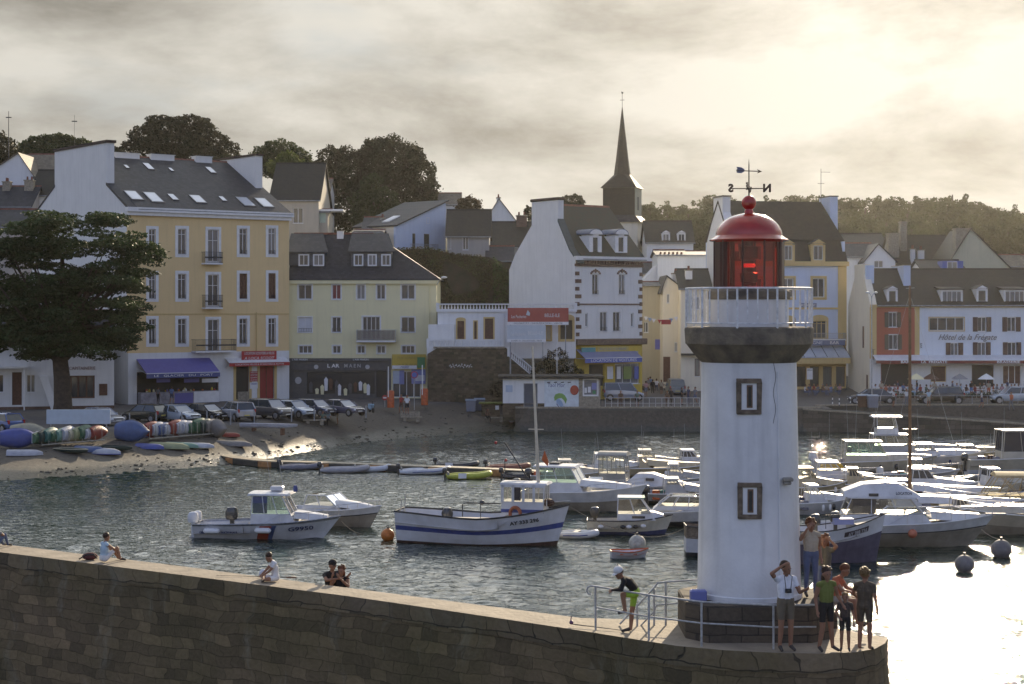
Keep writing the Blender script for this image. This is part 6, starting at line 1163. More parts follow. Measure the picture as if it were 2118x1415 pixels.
# 2 cuddy boat behind
o = boat('motor_boat', 'small white cuddy boat with glass windscreen moored behind the patrol launch', 692, 1086, -.42)
pt, sh, hb_ = hull(o, 5.6, 2.2, .8, .85, 1.15, rake=.15, mats=[GRH, GEL, DKB], bands=((0, .72, 0), (.72, .76, 2), (.76, 1, 1)), cock=(0, .3, .4)); c = cabin(o, -1.5, .9, .85, .82, 1.1, 1.62, rf=1.0, ra=.3, glass=GGC, ov=-.1, rth=.02, roofm=GGC, back=False)
m = MB(); m.loft([[Vector((x, y, z)) for y, z in ((-.8 * k, zz - .28), (-.4 * k, zz), (.4 * k, zz), (.8 * k, zz - .28))] for x, k, zz in ((.3, 1, 1.36), (1.4, .8, 1.26), (2.3, .3, 1.15))]); m.build('foredeck', GEL, o, smooth=40); pulpit(o, pt, .55, .3)
# 3 fishing boat
o = boat('fishing_boat', 'white wooden fishing boat with long blue stripe, wheelhouse and orange lifebuoy', 1000, 1124, -.22)
pt, sh, hb_ = hull(o, 8.5, 2.9, 1.55, 1.32, 1.98, draft=.5, tr=.62, rake=.09, mats=[HULLW, STRB, ANTI], bands=((0, .30, 2), (.30, .56, 0), (.56, .67, 1), (.67, 1, 0)), cock=(0, .62, .55), full=2.6, rim=mat('black_rail', (.03, .03, .03), .5), rimr=.045, vee=.42)
c = cabin(o, 1.05, 3.1, .68, 1.5, 2.15, 2.95, rf=-.05, ra=0, nside=4, front=3, body=HULLW, glass=GGC, ov=.1); m = MB(); m.box(1.03, 3.14, -.70, -.678, 1.62, 1.78); m.build('blue_band', STRB, c)
for k in range(4): 
    a = 1.05 + 2.05 * k / 4; m = MB(); m.box(a + .0, a + .12, -.70, -.665, 2.1, 2.95); m.build('window_post', HULLW, c)
m = MB(); m.box(1.62, 2.0, -.675, -.665, 2.2, 2.9); m.build('dark_pane', GGD, c); m = MB(); m.box(1.0, 3.2, -.70, -.66, 2.84, 2.97); m.build('head_rail', HULLW, c)
m = MB(); n = 18; m.path([(1.75 + .25 * math.cos(2 * math.pi * k / n), -.76, 1.58 + .30 * math.sin(2 * math.pi * k / n)) for k in range(n)], .085, 8, closed=True); m.build('lifebuoy', mat('faded_orange', (.42, .13, .06), .7, .2, 5), c, smooth=True)
m = MB(); m.path([(2.8, -.3, 2.95), (2.5, -.3, 9.6)], .075, 8, rs=[.085, .05]); m.box(2.3, 3.05, -.31, -.28, 5.6, 5.64); m.build('mast', mat('cream_mast', (.62, .56, .44), .5, .1, 3), o)
m = MB(); m.tube((2.3, .3, 2.95), (1.0, .3, 4.9), .035, n=6); m.tube((1.0, .3, 2.9), (1.0, .3, 4.1), .025, n=6); m.tube((1.0, .3, 3.4), (2.4, .3, 3.1), .06, n=6); m.build('derrick', IRON, o)
for x, z in ((1.05, 4.05), (.55, 4.9)): m = MB(); m.ball((x, .3, z), .075, 8); m.build('signal_ball', RED_, o)
m = MB(); m.prism([(2.95, -.3, 4.15), (3.1, -.3, 4.6), (3.3, -.3, 4.05), (3.25, -.3, 3.85)], (0, .02, 0)); m.build('pennant', ORN, o)
m = MB(); m.lathe([(.05, 1.0), (.25, 1.1), (.3, 1.4), (.2, 1.65), (.05, 1.7)], 12, (-1.9, .3, 0)); m.build('winch', MOT, o, smooth=40); m = MB(); m.path([(-.9, -.6, 1.35), (-.9, -.6, 1.95), (-.75, -.6, 2.02), (1.0, -.6, 2.02)], .03, 6); m.tube((.0, -.6, 1.3), (.0, -.6, 2.0), .02, n=5); m.build('hand_rail', IRON, o)
m = MB(); m.ball((.05, -.5, 2.05), .13, 8); m.build('hauler', MOT, o); m = MB(); m.box(-2.2, 1.0, -.5, .7, .9, 1.18); m.build('hatch', DECK, o)
for (x, h) in ((-4.05, .6), (-3.85, .85)): m = MB(); m.tube((x, -.5, 1.5), (x + .05, -.5, 1.5 + h), .025, n=5); m.build('stern_post', GREYM, o)
m = MB(); m.ball((3.3, -.3, 2.1), .25, 10, (1.2, 1, .8)); m.build('anchor_roller', ANTI, o); m = MB(); m.tube((3.0, -.2, 2.1), (4.3, 0, 2.15), .04, n=6); m.tube((3.3, -.8, 1.95), (3.3, -.8, 2.3), .03, n=5); m.build('bow_fitting', STEEL, o)
hulltext(o, pt, .77, .84, 'AY 333 296', BLK_, .26, 1.42)
# 4 pilothouse boat behind it
o = boat('motor_boat', 'white pilothouse boat with green-tinted windscreen behind the bow of the fishing boat', 1206, 1055, -.30)
pt, sh, hb_ = hull(o, 7.4, 2.6, .95, 1.1, 1.55, rake=.15, mats=[GRH, GEL, DKB], bands=((0, .6, 0), (.6, 1, 1)), cock=(0, .2, .4)); c = cabin(o, -2.5, .3, .95, 1.0, 1.62, 2.45, rf=.8, nside=2, ov=.2); pulpit(o, pt, .5, .4)
m = MB(); m.loft([[Vector((x, y, z)) for y, z in ((-.9 * k, zz - .3), (-.5 * k, zz), (.5 * k, zz), (.9 * k, zz - .3))] for x, k, zz in ((.0, 1, 1.75), (1.4, .85, 1.66), (2.8, .3, 1.55))]); m.build('foredeck', GEL, o, smooth=40); outboard(o, -3.9, 0, 1.1, 1.1); m = MB(); m.box(-1.9, -1.3, -.4, .4, 2.6, 2.68); m.build('roof_hatch', MOT, c)
# 5 grey wheelhouse boat
o = boat('fishing_boat', 'boat with upright rounded grey wheelhouse and three tall windows', 1330, 1030, -.25)
pt, sh, hb_ = hull(o, 6.8, 2.4, .7, .75, 1.05, rake=.14, mats=[NAVY, GEL], bands=((0, .45, 0), (.45, 1, 1)), cock=(0, .3, .4)); gw = mat('grey_wheelhouse', (.26, .26, .25), .5, .12, 2); c = cabin(o, -2.6, -.9, .7, .8, 1.5, 2.55, rf=.15, nside=3, ov=.12, body=gw, glass=GGC, dome=.16)
m = MB(); m.loft([[Vector((x, y, z)) for y, z in ((-.8 * k, .8), (-.6 * k, zz), (.6 * k, zz), (.8 * k, .8))] for x, k, zz in ((-.9, .9, 1.0), (-.3, 1, 1.5), (.6, .95, 1.55), (1.6, .7, 1.25), (2.4, .3, 1.05))]); m.build('cuddy', GEL, o, smooth=40)
m = MB(); m.box(.3, .8, -.80, -.7, 1.12, 1.28); m.build('porthole', GGD, o)
# 6 small cabin boat
o = boat('motor_boat', 'little cream cabin boat with teal roof edge, fenders and dark blue bottom', 1303, 1104, -.06)
pt, sh, hb_ = hull(o, 4.35, 1.8, .72, .72, .98, draft=.3, rake=.12, mats=[mat('cream_hull', (.62, .58, .48), .4, .1, 2), NAVY], bands=((0, .44, 1), (.44, 1, 0)), cock=(0, .3, .4), rim=DKB); c = cabin(o, -.65, 1.3, .68, .75, 1.08, 1.85, rf=.75, ra=.05, nside=2, front=1, glass=GGC, ov=.06, rth=.05); m = MB(); m.box(-.6, .75, -.66, .66, 1.86, 1.90); m.build('canvas_edge', TEAL, c)
m = MB(); m.loft([[Vector((x, y, z)) for y, z in ((-.65 * k, .82), (-.5 * k, zz), (.5 * k, zz), (.65 * k, .82))] for x, k, zz in ((.6, 1, 1.18), (1.2, .8, 1.15), (1.7, .35, 1.0))]); m.build('foredeck', GEL, o, smooth=40); m = MB(); m.box(.1, .75, -.70, -.62, .86, .98); m.build('porthole', GGD, o); outboard(o, -1.75, 0, .85, .95)
for s, mt_ in ((.42, MOT), (.49, WHITE), (.57, MOT), (.66, WHITE), (.16, WHITE)): p = pt(s, .75, -1); fender(o, (p.x, p.y - .1, p.z - .02), .10, .3, mt_, True)
# 7 cuddy by the lighthouse
o = boat('motor_boat', 'white cuddy boat with curved wrap-round windscreen close left of the lighthouse', 1425, 1088, -.12)
pt, sh, hb_ = hull(o, 5.4, 2.1, .7, .85, 1.1, rake=.15, mats=[DKB, GEL], bands=((0, .55, 0), (.55, 1, 1)), cock=(0, .3, .3)); cabin(o, -1.9, .9, .8, .9, 1.12, 1.62, rf=.35, ra=.9, nside=3, glass=GGC, ov=-.12, rth=.02, roofm=GGC); pulpit(o, pt, .45, .35)
# 8 rowing tender
o = boat('rowing_boat', 'tiny white rowing boat with red inside floating by the white buoy', 1302, 1154, .12, cat='rowing boat')
pt, sh, hb_ = hull(o, 1.75, .95, .34, .30, .42, draft=.12, tr=.55, rake=.12, mats=[GEL], cock=(0, 1, .16), rim=ORN, full=2.0); m = MB(); m.box(-.5, -.3, -.38, .38, .20, .24); m.box(.1, .28, -.38, .38, .20, .24); m.build('thwart', ORN, o); dk_ = [c_ for c_ in o.children if c_.name.startswith('deck')][0]; dk_.data.materials.clear(); dk_.data.materials.append(mat('red_inside', (.35, .08, .05), .6, .15, 5))
# 9 weathered work boat behind the tower
o = boat('work_boat', 'weathered wooden boat whose stern shows left of the lighthouse foot', 1520, 1150, .0)
pt, sh, hb_ = hull(o, 4.6, 1.9, 1.45, 1.25, 1.6, draft=.3, tr=.7, rake=.1, mats=[HULLW, DKB, mat('old_wood', (.22, .17, .12), .8, .3, 5)], bands=((0, .3, 1), (.3, .68, 0), (.68, 1, 2)), cock=(0, .8, .5), rim=IRON, vee=.42)
# 10 tender under the bow
o = boat('rubber_dinghy', 'white rubber tender floating under the bow of the fishing boat', 1192, 1112, -.3, cat='dinghy')
def dinghy_parts(o, L=2.8, B=1.35, r=.19, mt=None, motor=True, stripe=None, sc=1.0):
    mt = mt or RUBG; b_ = B / 2 - r; pts = [(-L / 2, -b_, r * .9), (-L / 4, -b_, r * .9), (L * .15, -b_, r), (L * .34, -b_ * .8, r * 1.25), (L * .46, -b_ * .38, r * 1.6), (L * .49, 0, r * 1.7), (L * .46, b_ * .38, r * 1.6), (L * .34, b_ * .8, r * 1.25), (L * .15, b_, r), (-L / 4, b_, r * .9), (-L / 2, b_, r * .9)]
    m = MB(); m.path(pts, r, 10, rs=[r * .55] + [r] * 9 + [r * .55]); m.build('inflatable_tube', mt, o, smooth=60)
    m = MB(); m.box(-L / 2 + .1, L * .3, -b_, b_, .06, .12); m.box(-.1, .15, -b_, b_, .28, .33); m.box(-L / 2 + .12, -L / 2 + .18, -b_, b_, .05, .48); m.build('floor', DECK, o)
    if stripe: m = MB(); m.path([(x, y * 1.0 - (r * .99 if y <= 0 else -r * .99), z) for x, y, z in pts[1:4]], .03, 5); m.build('stripe', stripe, o)
    if motor: outboard(o, -L / 2 - .05, 0, .42, .62)
dinghy_parts(o, 2.1, 1.2, .17, GEL, False, STRB)
for nm, lb, px, py, rz, L, mt, mo, st in (('rubber_dinghy', 'grey rubber dinghy with motor at the left end of the row along the boom', 622, 971, .12, 2.9, RUBG, True, None), ('rubber_dinghy', 'long grey dinghy under a cover beside the orange boom section', 712, 977, .05, 3.3, mat('pale_grey_rubber', (.36, .35, .37), .6, .1, 3), True, None),
    ('rubber_dinghy', 'white-bowed dinghy overlapping the long grey one', 768, 975, .02, 2.6, mat('white_rubber', (.58, .60, .64), .5, .08, 3), False, None), ('rubber_dinghy', 'white dinghy with thin blue stripe in the middle of the row along the boom', 878, 980, .13, 3.5, mat('white_rubber', (.58, .60, .64), .5, .08, 3), True, STRB),
    ('rubber_dinghy', 'yellow-green inflatable dinghy with white patch on its side', 968, 990, .16, 3.0, mat('lime_rubber', (.42, .45, .06), .5, .15, 2), True, None), ('rubber_dinghy', 'dark dinghy lying beyond the boom near the yellow-green one', 945, 968, -.1, 3.0, MOT, True, None), ('rubber_dinghy', 'rusty red dinghy beyond the boom behind the wheelhouse', 1050, 972, -.1, 3.0, mat('rust_rubber', (.25, .09, .06), .6, .2, 3), True, None), ('rubber_dinghy', 'dark dinghy right behind the wheelhouse roof', 1085, 990, .05, 3.0, MOT, True, None), ('rubber_dinghy', 'open grey inflatable with seats among the crowded moorings', 1385, 1008, .0, 3.6, mat('pale_grey_rubber', (.36, .35, .37)), True, None), ('rubber_dinghy', 'black inflatable with motor at the far right mooring', 1965, 1000, .2, 3.2, MOT, True, None)):
    p = W(px, py); o = thing(nm, lb, 'dinghy', (p.x, p.y, 0), rz, 'dinghies tied up in the harbour'); dinghy_parts(o, L, 1.4, .2, mt, mo, st)
    if 'yellow-green' in lb: m = MB(); m.box(-.75, -.2, -.72, -.70, .08, .42); m.build('white_patch', WHITE, o)
# floating boom
bp_ = [(432, 948), (462, 957), (500, 964), (560, 968), (640, 970), (720, 973), (800, 976), (880, 979), (960, 982), (1040, 986), (1120, 990), (1200, 994)]
P3 = [W(a, c) for a, c in bp_]; bo = thing('floating_boom', 'floating boom with sunlit deck and alternating black and orange sides', 'pontoon', P3[0]); cum = [0.0]
for i in range(1, len(P3)): cum.append(cum[-1] + (P3[i] - P3[i - 1]).length)
def at(s):
    i = max(0, min(len(cum) - 2, next((k for k in range(len(cum) - 1) if cum[k + 1] >= s), len(cum) - 2))); return P3[i].lerp(P3[i + 1], (s - cum[i]) / (cum[i + 1] - cum[i]))
bdk = mat('boom_deck', (.36, .30, .20), .55, .2, 3); s_ = 0; k = 0; bor = mat('boom_orange', (.42, .20, .07), .6, .25, 2)
while s_ < cum[-1] - .5:
    l_ = 1.3 if k % 2 == 0 else 3.2; a, c = at(s_) - P3[0], at(min(cum[-1], s_ + l_ - .04)) - P3[0]; d = (c - a).normalized(); n_ = Vector((-d.y, d.x, 0)) * 1.1
    m = MB(); m.prism([a, c, c + n_, a + n_], (0, 0, .42)); sg_ = m.build('boom_section', bor if k % 2 == 0 else mat('boom_black', (.045, .045, .04), .6, .2, 3), bo, bevel=.04); m = MB(); m.prism([a + Vector((0, 0, .423)) + n_ * .04, c + Vector((0, 0, .423)) + n_ * .04, c + n_ * .96 + Vector((0, 0, .423)), a + n_ * .96 + Vector((0, 0, .423))], (0, 0, .05)); m.build('boom_deck', bdk, sg_); s_ += l_; k += 1
# ---- right-hand moorings
o = boat('fishing_boat', 'blue-bottomed fishing boat with dark registration plate by the people on the pier', 1690, 1163, .10)
pt, sh, hb_ = hull(o, 6.3, 2.3, 1.55, 1.5, 2.15, draft=.4, tr=.7, rake=.08, mats=[HULLW, mat('violet_grey_hull', (.10, .09, .14), .5, .15, 2)], bands=((0, .70, 1), (.70, 1, 0)), cock=(0, .75, .5), vee=.42, rim=IRON)
for ds in (0,):
    m = MB(); ss = [.66, .70, .74, .78, .82, .86]; m.add([pt(s, .80, -1) + Vector((0, -.014, 0)) for s in ss] + [pt(s, .91, -1) + Vector((0, -.014, 0)) for s in ss], [(i, i + 1, i + 7, i + 6) for i in range(5)]); m.build('name_board', mat('plate_brown', (.07, .05, .05), .5), o)
hulltext(o, pt, .76, .855, 'AY 398 736', mat('plate_letters', (.40, .40, .42), .5), .26, 1.05)
outboard(o, -.1, -.2, 1.7, .95); outboard(o, .9, .1, 1.8, .9); m = MB(); m.path([(.2, -.7, 1.6), (.2, -.7, 2.2), (2.3, -.3, 2.2)], .02, 5); m.build('hand_rail', IRON, o); m = MB(); m.tube((2.6, -.1, 2.1), (3.3, 0, 2.5), .03, n=5); m.box(2.9, 3.4, -.06, .06, 2.14, 2.22); m.build('bow_fitting', STEEL, o); m = MB(); m.box(.7, 1.6, -.35, .2, 1.72, 1.98); m.build('fish_crate', flat('crate_blue', (.22, .25, .45)), o)
o = boat('cabin_cruiser', 'large white cruiser with sloping hardtop and long pulpit behind the people', 1868, 1128, -.09)
pt, sh, hb_ = hull(o, 8.7, 2.9, .95, 1.15, 1.55, rake=.17, mats=[GRH, GEL, DKB], bands=((0, .70, 0), (.70, .73, 2), (.73, 1, 1)), cock=(0, .3, .4), full=2.2)
c = cabin(o, -3.1, 1.3, 1.05, 1.1, 1.6, 2.35, rf=1.05, ra=.55, nside=3, front=2, glass=GGC, ov=.2, dome=.0)
m = MB(); m.loft([[Vector((x, y, z)) for y, z in ((-1.05, 2.42), (-.7 * k, zz), (.7 * k, zz), (1.05, 2.42))] for x, k, zz in ((-2.9, 1, 2.65), (-2.0, 1, 3.0), (-.9, 1, 3.1), (-.3, .95, 3.05), (.75, .9, 2.46))]); m.build('hardtop', GEL, c, smooth=30); m = MB(); m.box(-1.75, -1.3, -1.08, -1.0, 2.47, 2.6); m.build('vent', MOT, c)
m = MB(); m.box(-2.5, -1.4, -.99, .99, 1.65, 2.3); m.build('cabin_curtain', mat('cabin_shade', (.10, .085, .07), .8), c)
m = MB(); m.loft([[Vector((x, y, z)) for y, z in ((-1.1 * k, zz - .35), (-.7 * k, zz), (.7 * k, zz), (1.1 * k, zz - .35))] for x, k, zz in ((1.2, 1, 1.75), (2.4, .8, 1.65), (3.6, .3, 1.58))]); m.build('foredeck', GEL, o, smooth=40); pulpit(o, pt, .42, .5, 7, .022); m = MB(); m.box(3.9, 4.85, -.14, .14, 1.52, 1.60); m.build('bowsprit', DECK, o); aerial(c, -1.9, -.4, 3.0, 3.5)
hulltext(c, lambda s, v, g: Vector((-1.2 + s * 2, -1.0, 2.4 + v * .6)), .55, .35, 'LOCATION', mat('dark_letters', (.10, .11, .14), .5), .18, .75)
m = MB(); m.ball((0, 0, 0), .22, 14); m.v = [(x + .25, y - 1.45, z + .75) for x, y, z in m.v]; m.build('fender_ball', mat('coral_buoy', (.50, .16, .09), .5, .1, 4), o, smooth=True)
def cruiser(label, px, py, rz, L, hullm, gl, fly=False, cab=(-.3, .12), zt_=2.3, can=None, nside=3, B=2.5, hb=1.45, hs=.95):
    o = boat('motor_boat', label, px, py, rz); g_ = random.Random(int(px * 3 + py)).choice([GEL, GEL, mat('cream_gelcoat', (.50, .46, .37), .4, .1, 1.5), mat('grey_gelcoat', (.38, .38, .38), .4, .1, 1.5), mat('yellowed_gelcoat', (.45, .38, .25), .5, .12, 1.5)]); pt, sh, _ = hull(o, L, B, hs, (hs + hb) / 2 - .1, hb, rake=.16, mats=[hullm, g_, DKB], bands=((0, .55, 0), (.55, 1, 1)), cock=(0, .22, .4))
    c = cabin(o, L * cab[0], L * cab[1], B * .36, hs, hs + .55, zt_, rf=.8, ra=.15, nside=nside, glass=gl, ov=.15, body=g_); m = MB(); x0 = L * cab[1] - .3
    m.loft([[Vector((x, y, z)) for y, z in ((-B * .38 * k, zz - .35), (-B * .25 * k, zz), (B * .25 * k, zz), (B * .38 * k, zz - .35))] for x, k, zz in ((x0, 1, hs + .58), (lerp(x0, L / 2, .5), .8, hb + .1), (L * .44, .25, hb + .03))]); m.build('foredeck', g_, o, smooth=40); pulpit(o, pt, .48, .42)
    rr_ = random.Random(int(px * 7 + py)); cs = [MOT, NAVY, ORN, CANV, RUBG, TEAL, ANTI]
    for k in range(3): s_ = rr_.uniform(.2, .85); q_ = pt(s_, .72, -1); fender(o, (q_.x, q_.y - .1, q_.z), .09, .4, rr_.choice([WHITE, MOT, NAVY]))
    for k in range(4): x = rr_.uniform(-L * .45, -L * .15); y = rr_.uniform(-B * .35, B * .35); m = MB(); m.box(x - .22, x + .22, y - .16, y + .16, hs - .35, hs + rr_.uniform(.05, .3)); m.build('deck_gear', rr_.choice(cs), o, bevel=.03)
    aerial(c, L * cab[0] + .3, rr_.uniform(-.3, .3), zt_, zt_ + rr_.uniform(1.2, 3.2), rr_.uniform(-.2, .1)); outboard(o, -L / 2 - .1, rr_.uniform(-.2, .2), hs * .9, .95, rr_.choice([MOT, GEL, MOT]))
    m = MB(); x = L * cab[0] - .1; m.path([(x, -B * .36, hs), (x + .1, -B * .34, zt_ + .1), (x + .1, B * .34, zt_ + .1), (x, B * .36, hs)], .028, 5); m.build('arch', STEEL, o)
    if fly: cabin(c, L * cab[0] + .3, L * cab[0] + 1.9, B * .3, zt_ + .1, zt_ + .55, zt_ + 1.3, rf=.3, nside=1, glass=GGC, ov=.35, name='flybridge')
    return o, pt, c
o, pt, c = cruiser('white cabin boat with green-tinted glass far right of the lighthouse lamp', 1815, 985, -.06, 8.2, GRH, GG, cab=(-.28, .10), zt_=2.35); outboard(o, -4.3, 0, 1.0, 1.2, GEL); aerial(c, -1.5, 0, 2.4, 5.0, .1); aerial(o, -3.2, .5, 1.2, 4.3, .0)
o, pt, c = cruiser('flybridge boat with broad white canopy behind the green-tinted cabin boat', 1880, 962, -.05, 8.5, GRH, GGC, True, cab=(-.32, .05), zt_=2.2); aerial(c, -.6, 0, 3.6, 5.4, .35)
cruiser('low white sports boat with yellow-tinted screen beyond the varnished mast', 1935, 975, -.05, 7.0, GRH, GGC, cab=(-.2, .05), zt_=1.9)
cruiser('grey low boat at the edge of the dazzling water', 2000, 968, -.1, 6.5, GRH, GGD, cab=(-.1, .15), zt_=1.6)
cruiser('dark-windowed motor yacht cut by the right edge of the picture', 2118, 985, .05, 8.0, GEL, GGD, cab=(-.22, .3), zt_=3.1, hs=1.2, hb=1.6)
cruiser('small boat with dark cockpit cover just right of the varnished mast', 1935, 1030, -.1, 5.2, DKB, GGD, cab=(-.3, .05), zt_=1.75, hs=.7, hb=1.0)
cruiser('white boat stern-on between the yellow float and the big cruiser', 1725, 1012, -.1, 5.5, GEL, GGC, cab=(-.2, .15), zt_=1.7, hs=.7, hb=1.0)
cruiser('small white boat hidden between lighthouse tower and cruiser', 1672, 1030, .1, 4.8, GEL, GGC, cab=(-.2, .15), zt_=1.8, hs=.7, hb=1.0)
cruiser('low open boat with bright deck rails between cruiser and bimini boat', 1980, 1075, -.08, 7.6, DKB, GGC, cab=(-.45, -.25), zt_=1.5, hs=.75, hb=1.15, B=2.2)
cruiser('slender boat with sunlit side deck beyond the long pulpit', 1950, 1048, -.08, 7.4, DKB, GGC, cab=(-.42, -.2), zt_=1.5, hs=.75, hb=1.1, B=2.2)
o, pt, c = cruiser('pale boat with registration letters on its bow at the lower right moorings', 2125, 1104, -.10 + math.pi, 7.6, GRH, GGC, cab=(-.3, .0), zt_=1.9, hs=.9, hb=1.35); hulltext(o, pt, .78, .75, 'BR D98 745', mat('dark_letters', (.10, .11, .14)), .26, 1.2, 1)
o = boat('motor_boat', 'grey motor boat with tan folding canopy and clear side curtains', 2040, 1066, -.12 + math.pi); pt, sh, _ = hull(o, 6.8, 2.4, .85, .9, 1.25, rake=.16, mats=[GRH, GEL], bands=((0, .6, 0), (.6, 1, 1)), cock=(0, .35, .4)); c = cabin(o, -2.9, .3, .95, .95, 1.2, 2.2, rf=.8, ra=-.1, nside=3, glass=GGC, ov=.1, roofm=CANV, body=CANV, name='folding_canopy', dome=.15); pulpit(o, pt, .5, .4)
m = MB()
for sg in (-1, 1):
    for a, b__ in (((-2.8, 1.2), (-1.9, 2.2)), ((-1.9, 1.2), (-2.8, 2.2)), ((-1.7, 1.2), (-.8, 2.2)), ((-.8, 1.2), (-1.7, 2.2))): m.tube((a[0], sg * .93, a[1]), (b__[0], sg * .89, b__[1]), .022, n=5)
m.build('canopy_frame', CANV, c)
cruiser('white sloop-like boat far behind between boom and lighthouse', 1250, 992, .0, 6.5, DKB, GGC, cab=(-.1, .15), zt_=1.7, hs=.8, hb=1.1)
cruiser('open white boat lying right of the grey wheelhouse', 1385, 992, -.05, 6.0, DKB, GGC, cab=(-.35, -.2), zt_=1.5, hs=.8, hb=1.1)
cruiser('low white boat next to the lighthouse behind the cuddy boat', 1425, 1040, -.05, 4.8, DKB, GGC, cab=(-.3, .0), zt_=1.4, hs=.6, hb=.85)
cruiser('white speedboat moored in front of the pilothouse boat', 1250, 1040, -.1, 4.6, GEL, GGC, cab=(-.2, .1), zt_=1.35, hs=.6, hb=.85)
for a in (('little blue-hulled boat among the crowded moorings left of the tower', 1405, 1012, -.1, 4.6, NAVY, GGC), ('white boat with dark stripe in the row behind the boom, nearest the tower', 1432, 978, .05, 5.6, DKB, GGD), ('narrow grey boat half hidden by the grey wheelhouse', 1345, 978, .0, 5.4, GRH, GGC), ('cream boat lying behind the green-tinted pilothouse', 1180, 1002, .0, 5.2, DKB, GGC),
    ('small blue boat with canvas cover beyond the bimini boat', 2060, 1022, .1, 5.2, NAVY, GGD), ('grey speedboat tucked beside the yellow float', 1775, 1022, -.1, 4.8, DKB, GGD), ('narrow white boat by the cruiser stern rail', 1690, 1062, .1, 4.4, GEL, GGC), ('dark boat with stowed gear below the pulpit rails', 2000, 1092, -.1, 5.0, DKB, GGD), ('low white launch right of the tinted cabin boat', 1905, 1000, -.1, 5.0, GRH, GGC)):
    cruiser(*a, cab=(-.15, .12), zt_=1.55, hs=.62, hb=.95, B=2.0)
# varnished mast of a yacht lying low behind the cruiser
o = boat('sailing_yacht', 'low dark sailing yacht carrying the tall varnished brown mast', 1882, 1065, -.05); pt, sh, _ = hull(o, 7.0, 2.1, .7, .7, .95, rake=.12, mats=[DKB], cock=(0, .25, .3)); m = MB(); zt_ = PZ(600, W(1882, 1065).y); m.path([(0, 0, .5), (0, 0, zt_)], .1, 10, rs=[.11, .075]); m.box(-.05, .05, -.05, .05, zt_ - .1, zt_ + .25); m.build('mast', VARN, o, smooth=50)
m = MB(); m.box(-.38, .38, -.03, .03, PZ(889, W(1882, 1065).y), PZ(889, W(1882, 1065).y) + .06); m.tube((-.22, 0, zt_ + .1), (.25, 0, zt_ + .12), .012, n=5); m.build('crosstree', STEEL, o); m = MB(); m.tube((-3.2, 0, .8), (0, 0, zt_ - .2), .008, n=4); m.tube((3.3, 0, .9), (0, 0, zt_ - .2), .008, n=4); m.build('stay', STEEL, o); m = MB(); m.tube((0, 0, 1.3), (-2.9, 0, 1.25), .05, n=6); m.build('boom_spar', VARN, o)
# buoys
def buoy(label, px, py, r, mt, Y=None):
    p = W(px, py); k = p.y / F; o = thing('mooring_buoy', label, 'buoy', (p.x, p.y, 0), 0, 'mooring buoys'); r = r * k; m = MB(); m.ball((0, 0, r * .72), r, 20); m.build('float', mt, o, smooth=True); m = MB(); m.tube((0, 0, r * 1.65), (0, 0, r * 1.95), r * .12, n=8); m.path([(r * .16 * math.cos(t), 0, r * 2.0 + r * .16 * math.sin(t)) for t in [2 * math.pi * k_ / 10 for k_ in range(10)]], r * .04, 5, closed=True); m.build('shackle', IRON, o); return o
buoy('orange mooring buoy off the stern of the white fishing boat', 802, 1117, 14, mat('orange_buoy', (.55, .17, .03), .5, .2, 5)); buoy('white mooring buoy tangled in rope and weed behind the rowing boat', 1318, 1137, 18, mat('dull_white_buoy', (.5, .48, .42), .6, .2, 5))
buoy('large grey mooring buoy beside the glittering water at the right', 2071, 1152, 21, mat('grey_buoy', (.17, .16, .16), .6, .15, 4)); buoy('darker grey mooring buoy in the glittering water', 1995, 1182, 20, mat('grey_buoy', (.17, .16, .16))); buoy('small pale buoy left of the leaning man', 1278, 1182, 8, mat('dull_white_buoy', (.5, .48, .42)))
p = W(1720, 990); o = thing('yellow_float', 'big yellow square float among the moored boats', 'float', (p.x, p.y, 0)); m = MB(); m.box(-.75, .75, -.4, .4, -.05, 1.05); m.build('float_body', mat('yellow_plastic', (.65, .38, .02), .45, .1, 3), o, bevel=.18); m = MB(); m.box(-.5, .5, -.42, -.39, .5, .56); m.build('seam', DKB, o)
def rope(label, a, b_, sag, r=.018, mt=None):
    a, b_ = Vector(a), Vector(b_); o = thing('mooring_rope', label, 'rope', a); m = MB(); m.path([(lerp(0, b_.x - a.x, t), lerp(0, b_.y - a.y, t), lerp(0, b_.z - a.z, t) - sag * 4 * t * (1 - t)) for t in [i / 10 for i in range(11)]], r, 5); m.build('line', mt or ROPE, o, smooth=True)
rope('rope from the fishing boat stern to the orange buoy', W(802, 1117) + Vector((0, 0, .55)), P(838, 1060, W(838, 1112).y), .05); rope('long rope from the fishing boat bow to the white buoy', P(1182, 1050, 80), W(1318, 1137) + Vector((0, 0, .75)), .18); rope('rope from the patrol launch bow slanting into the water', P(706, 1078, 86.5), W(752, 1105), .15)
rope('rope from the white buoy to the wooden boat by the lighthouse', W(1318, 1137) + Vector((0, 0, .7)), P(1420, 1090, 80), .25); rope('rope from the cruiser pulpit to the grey buoy', P(2030, 1095, 82), W(2071, 1152) + Vector((0, 0, .8)), .1)
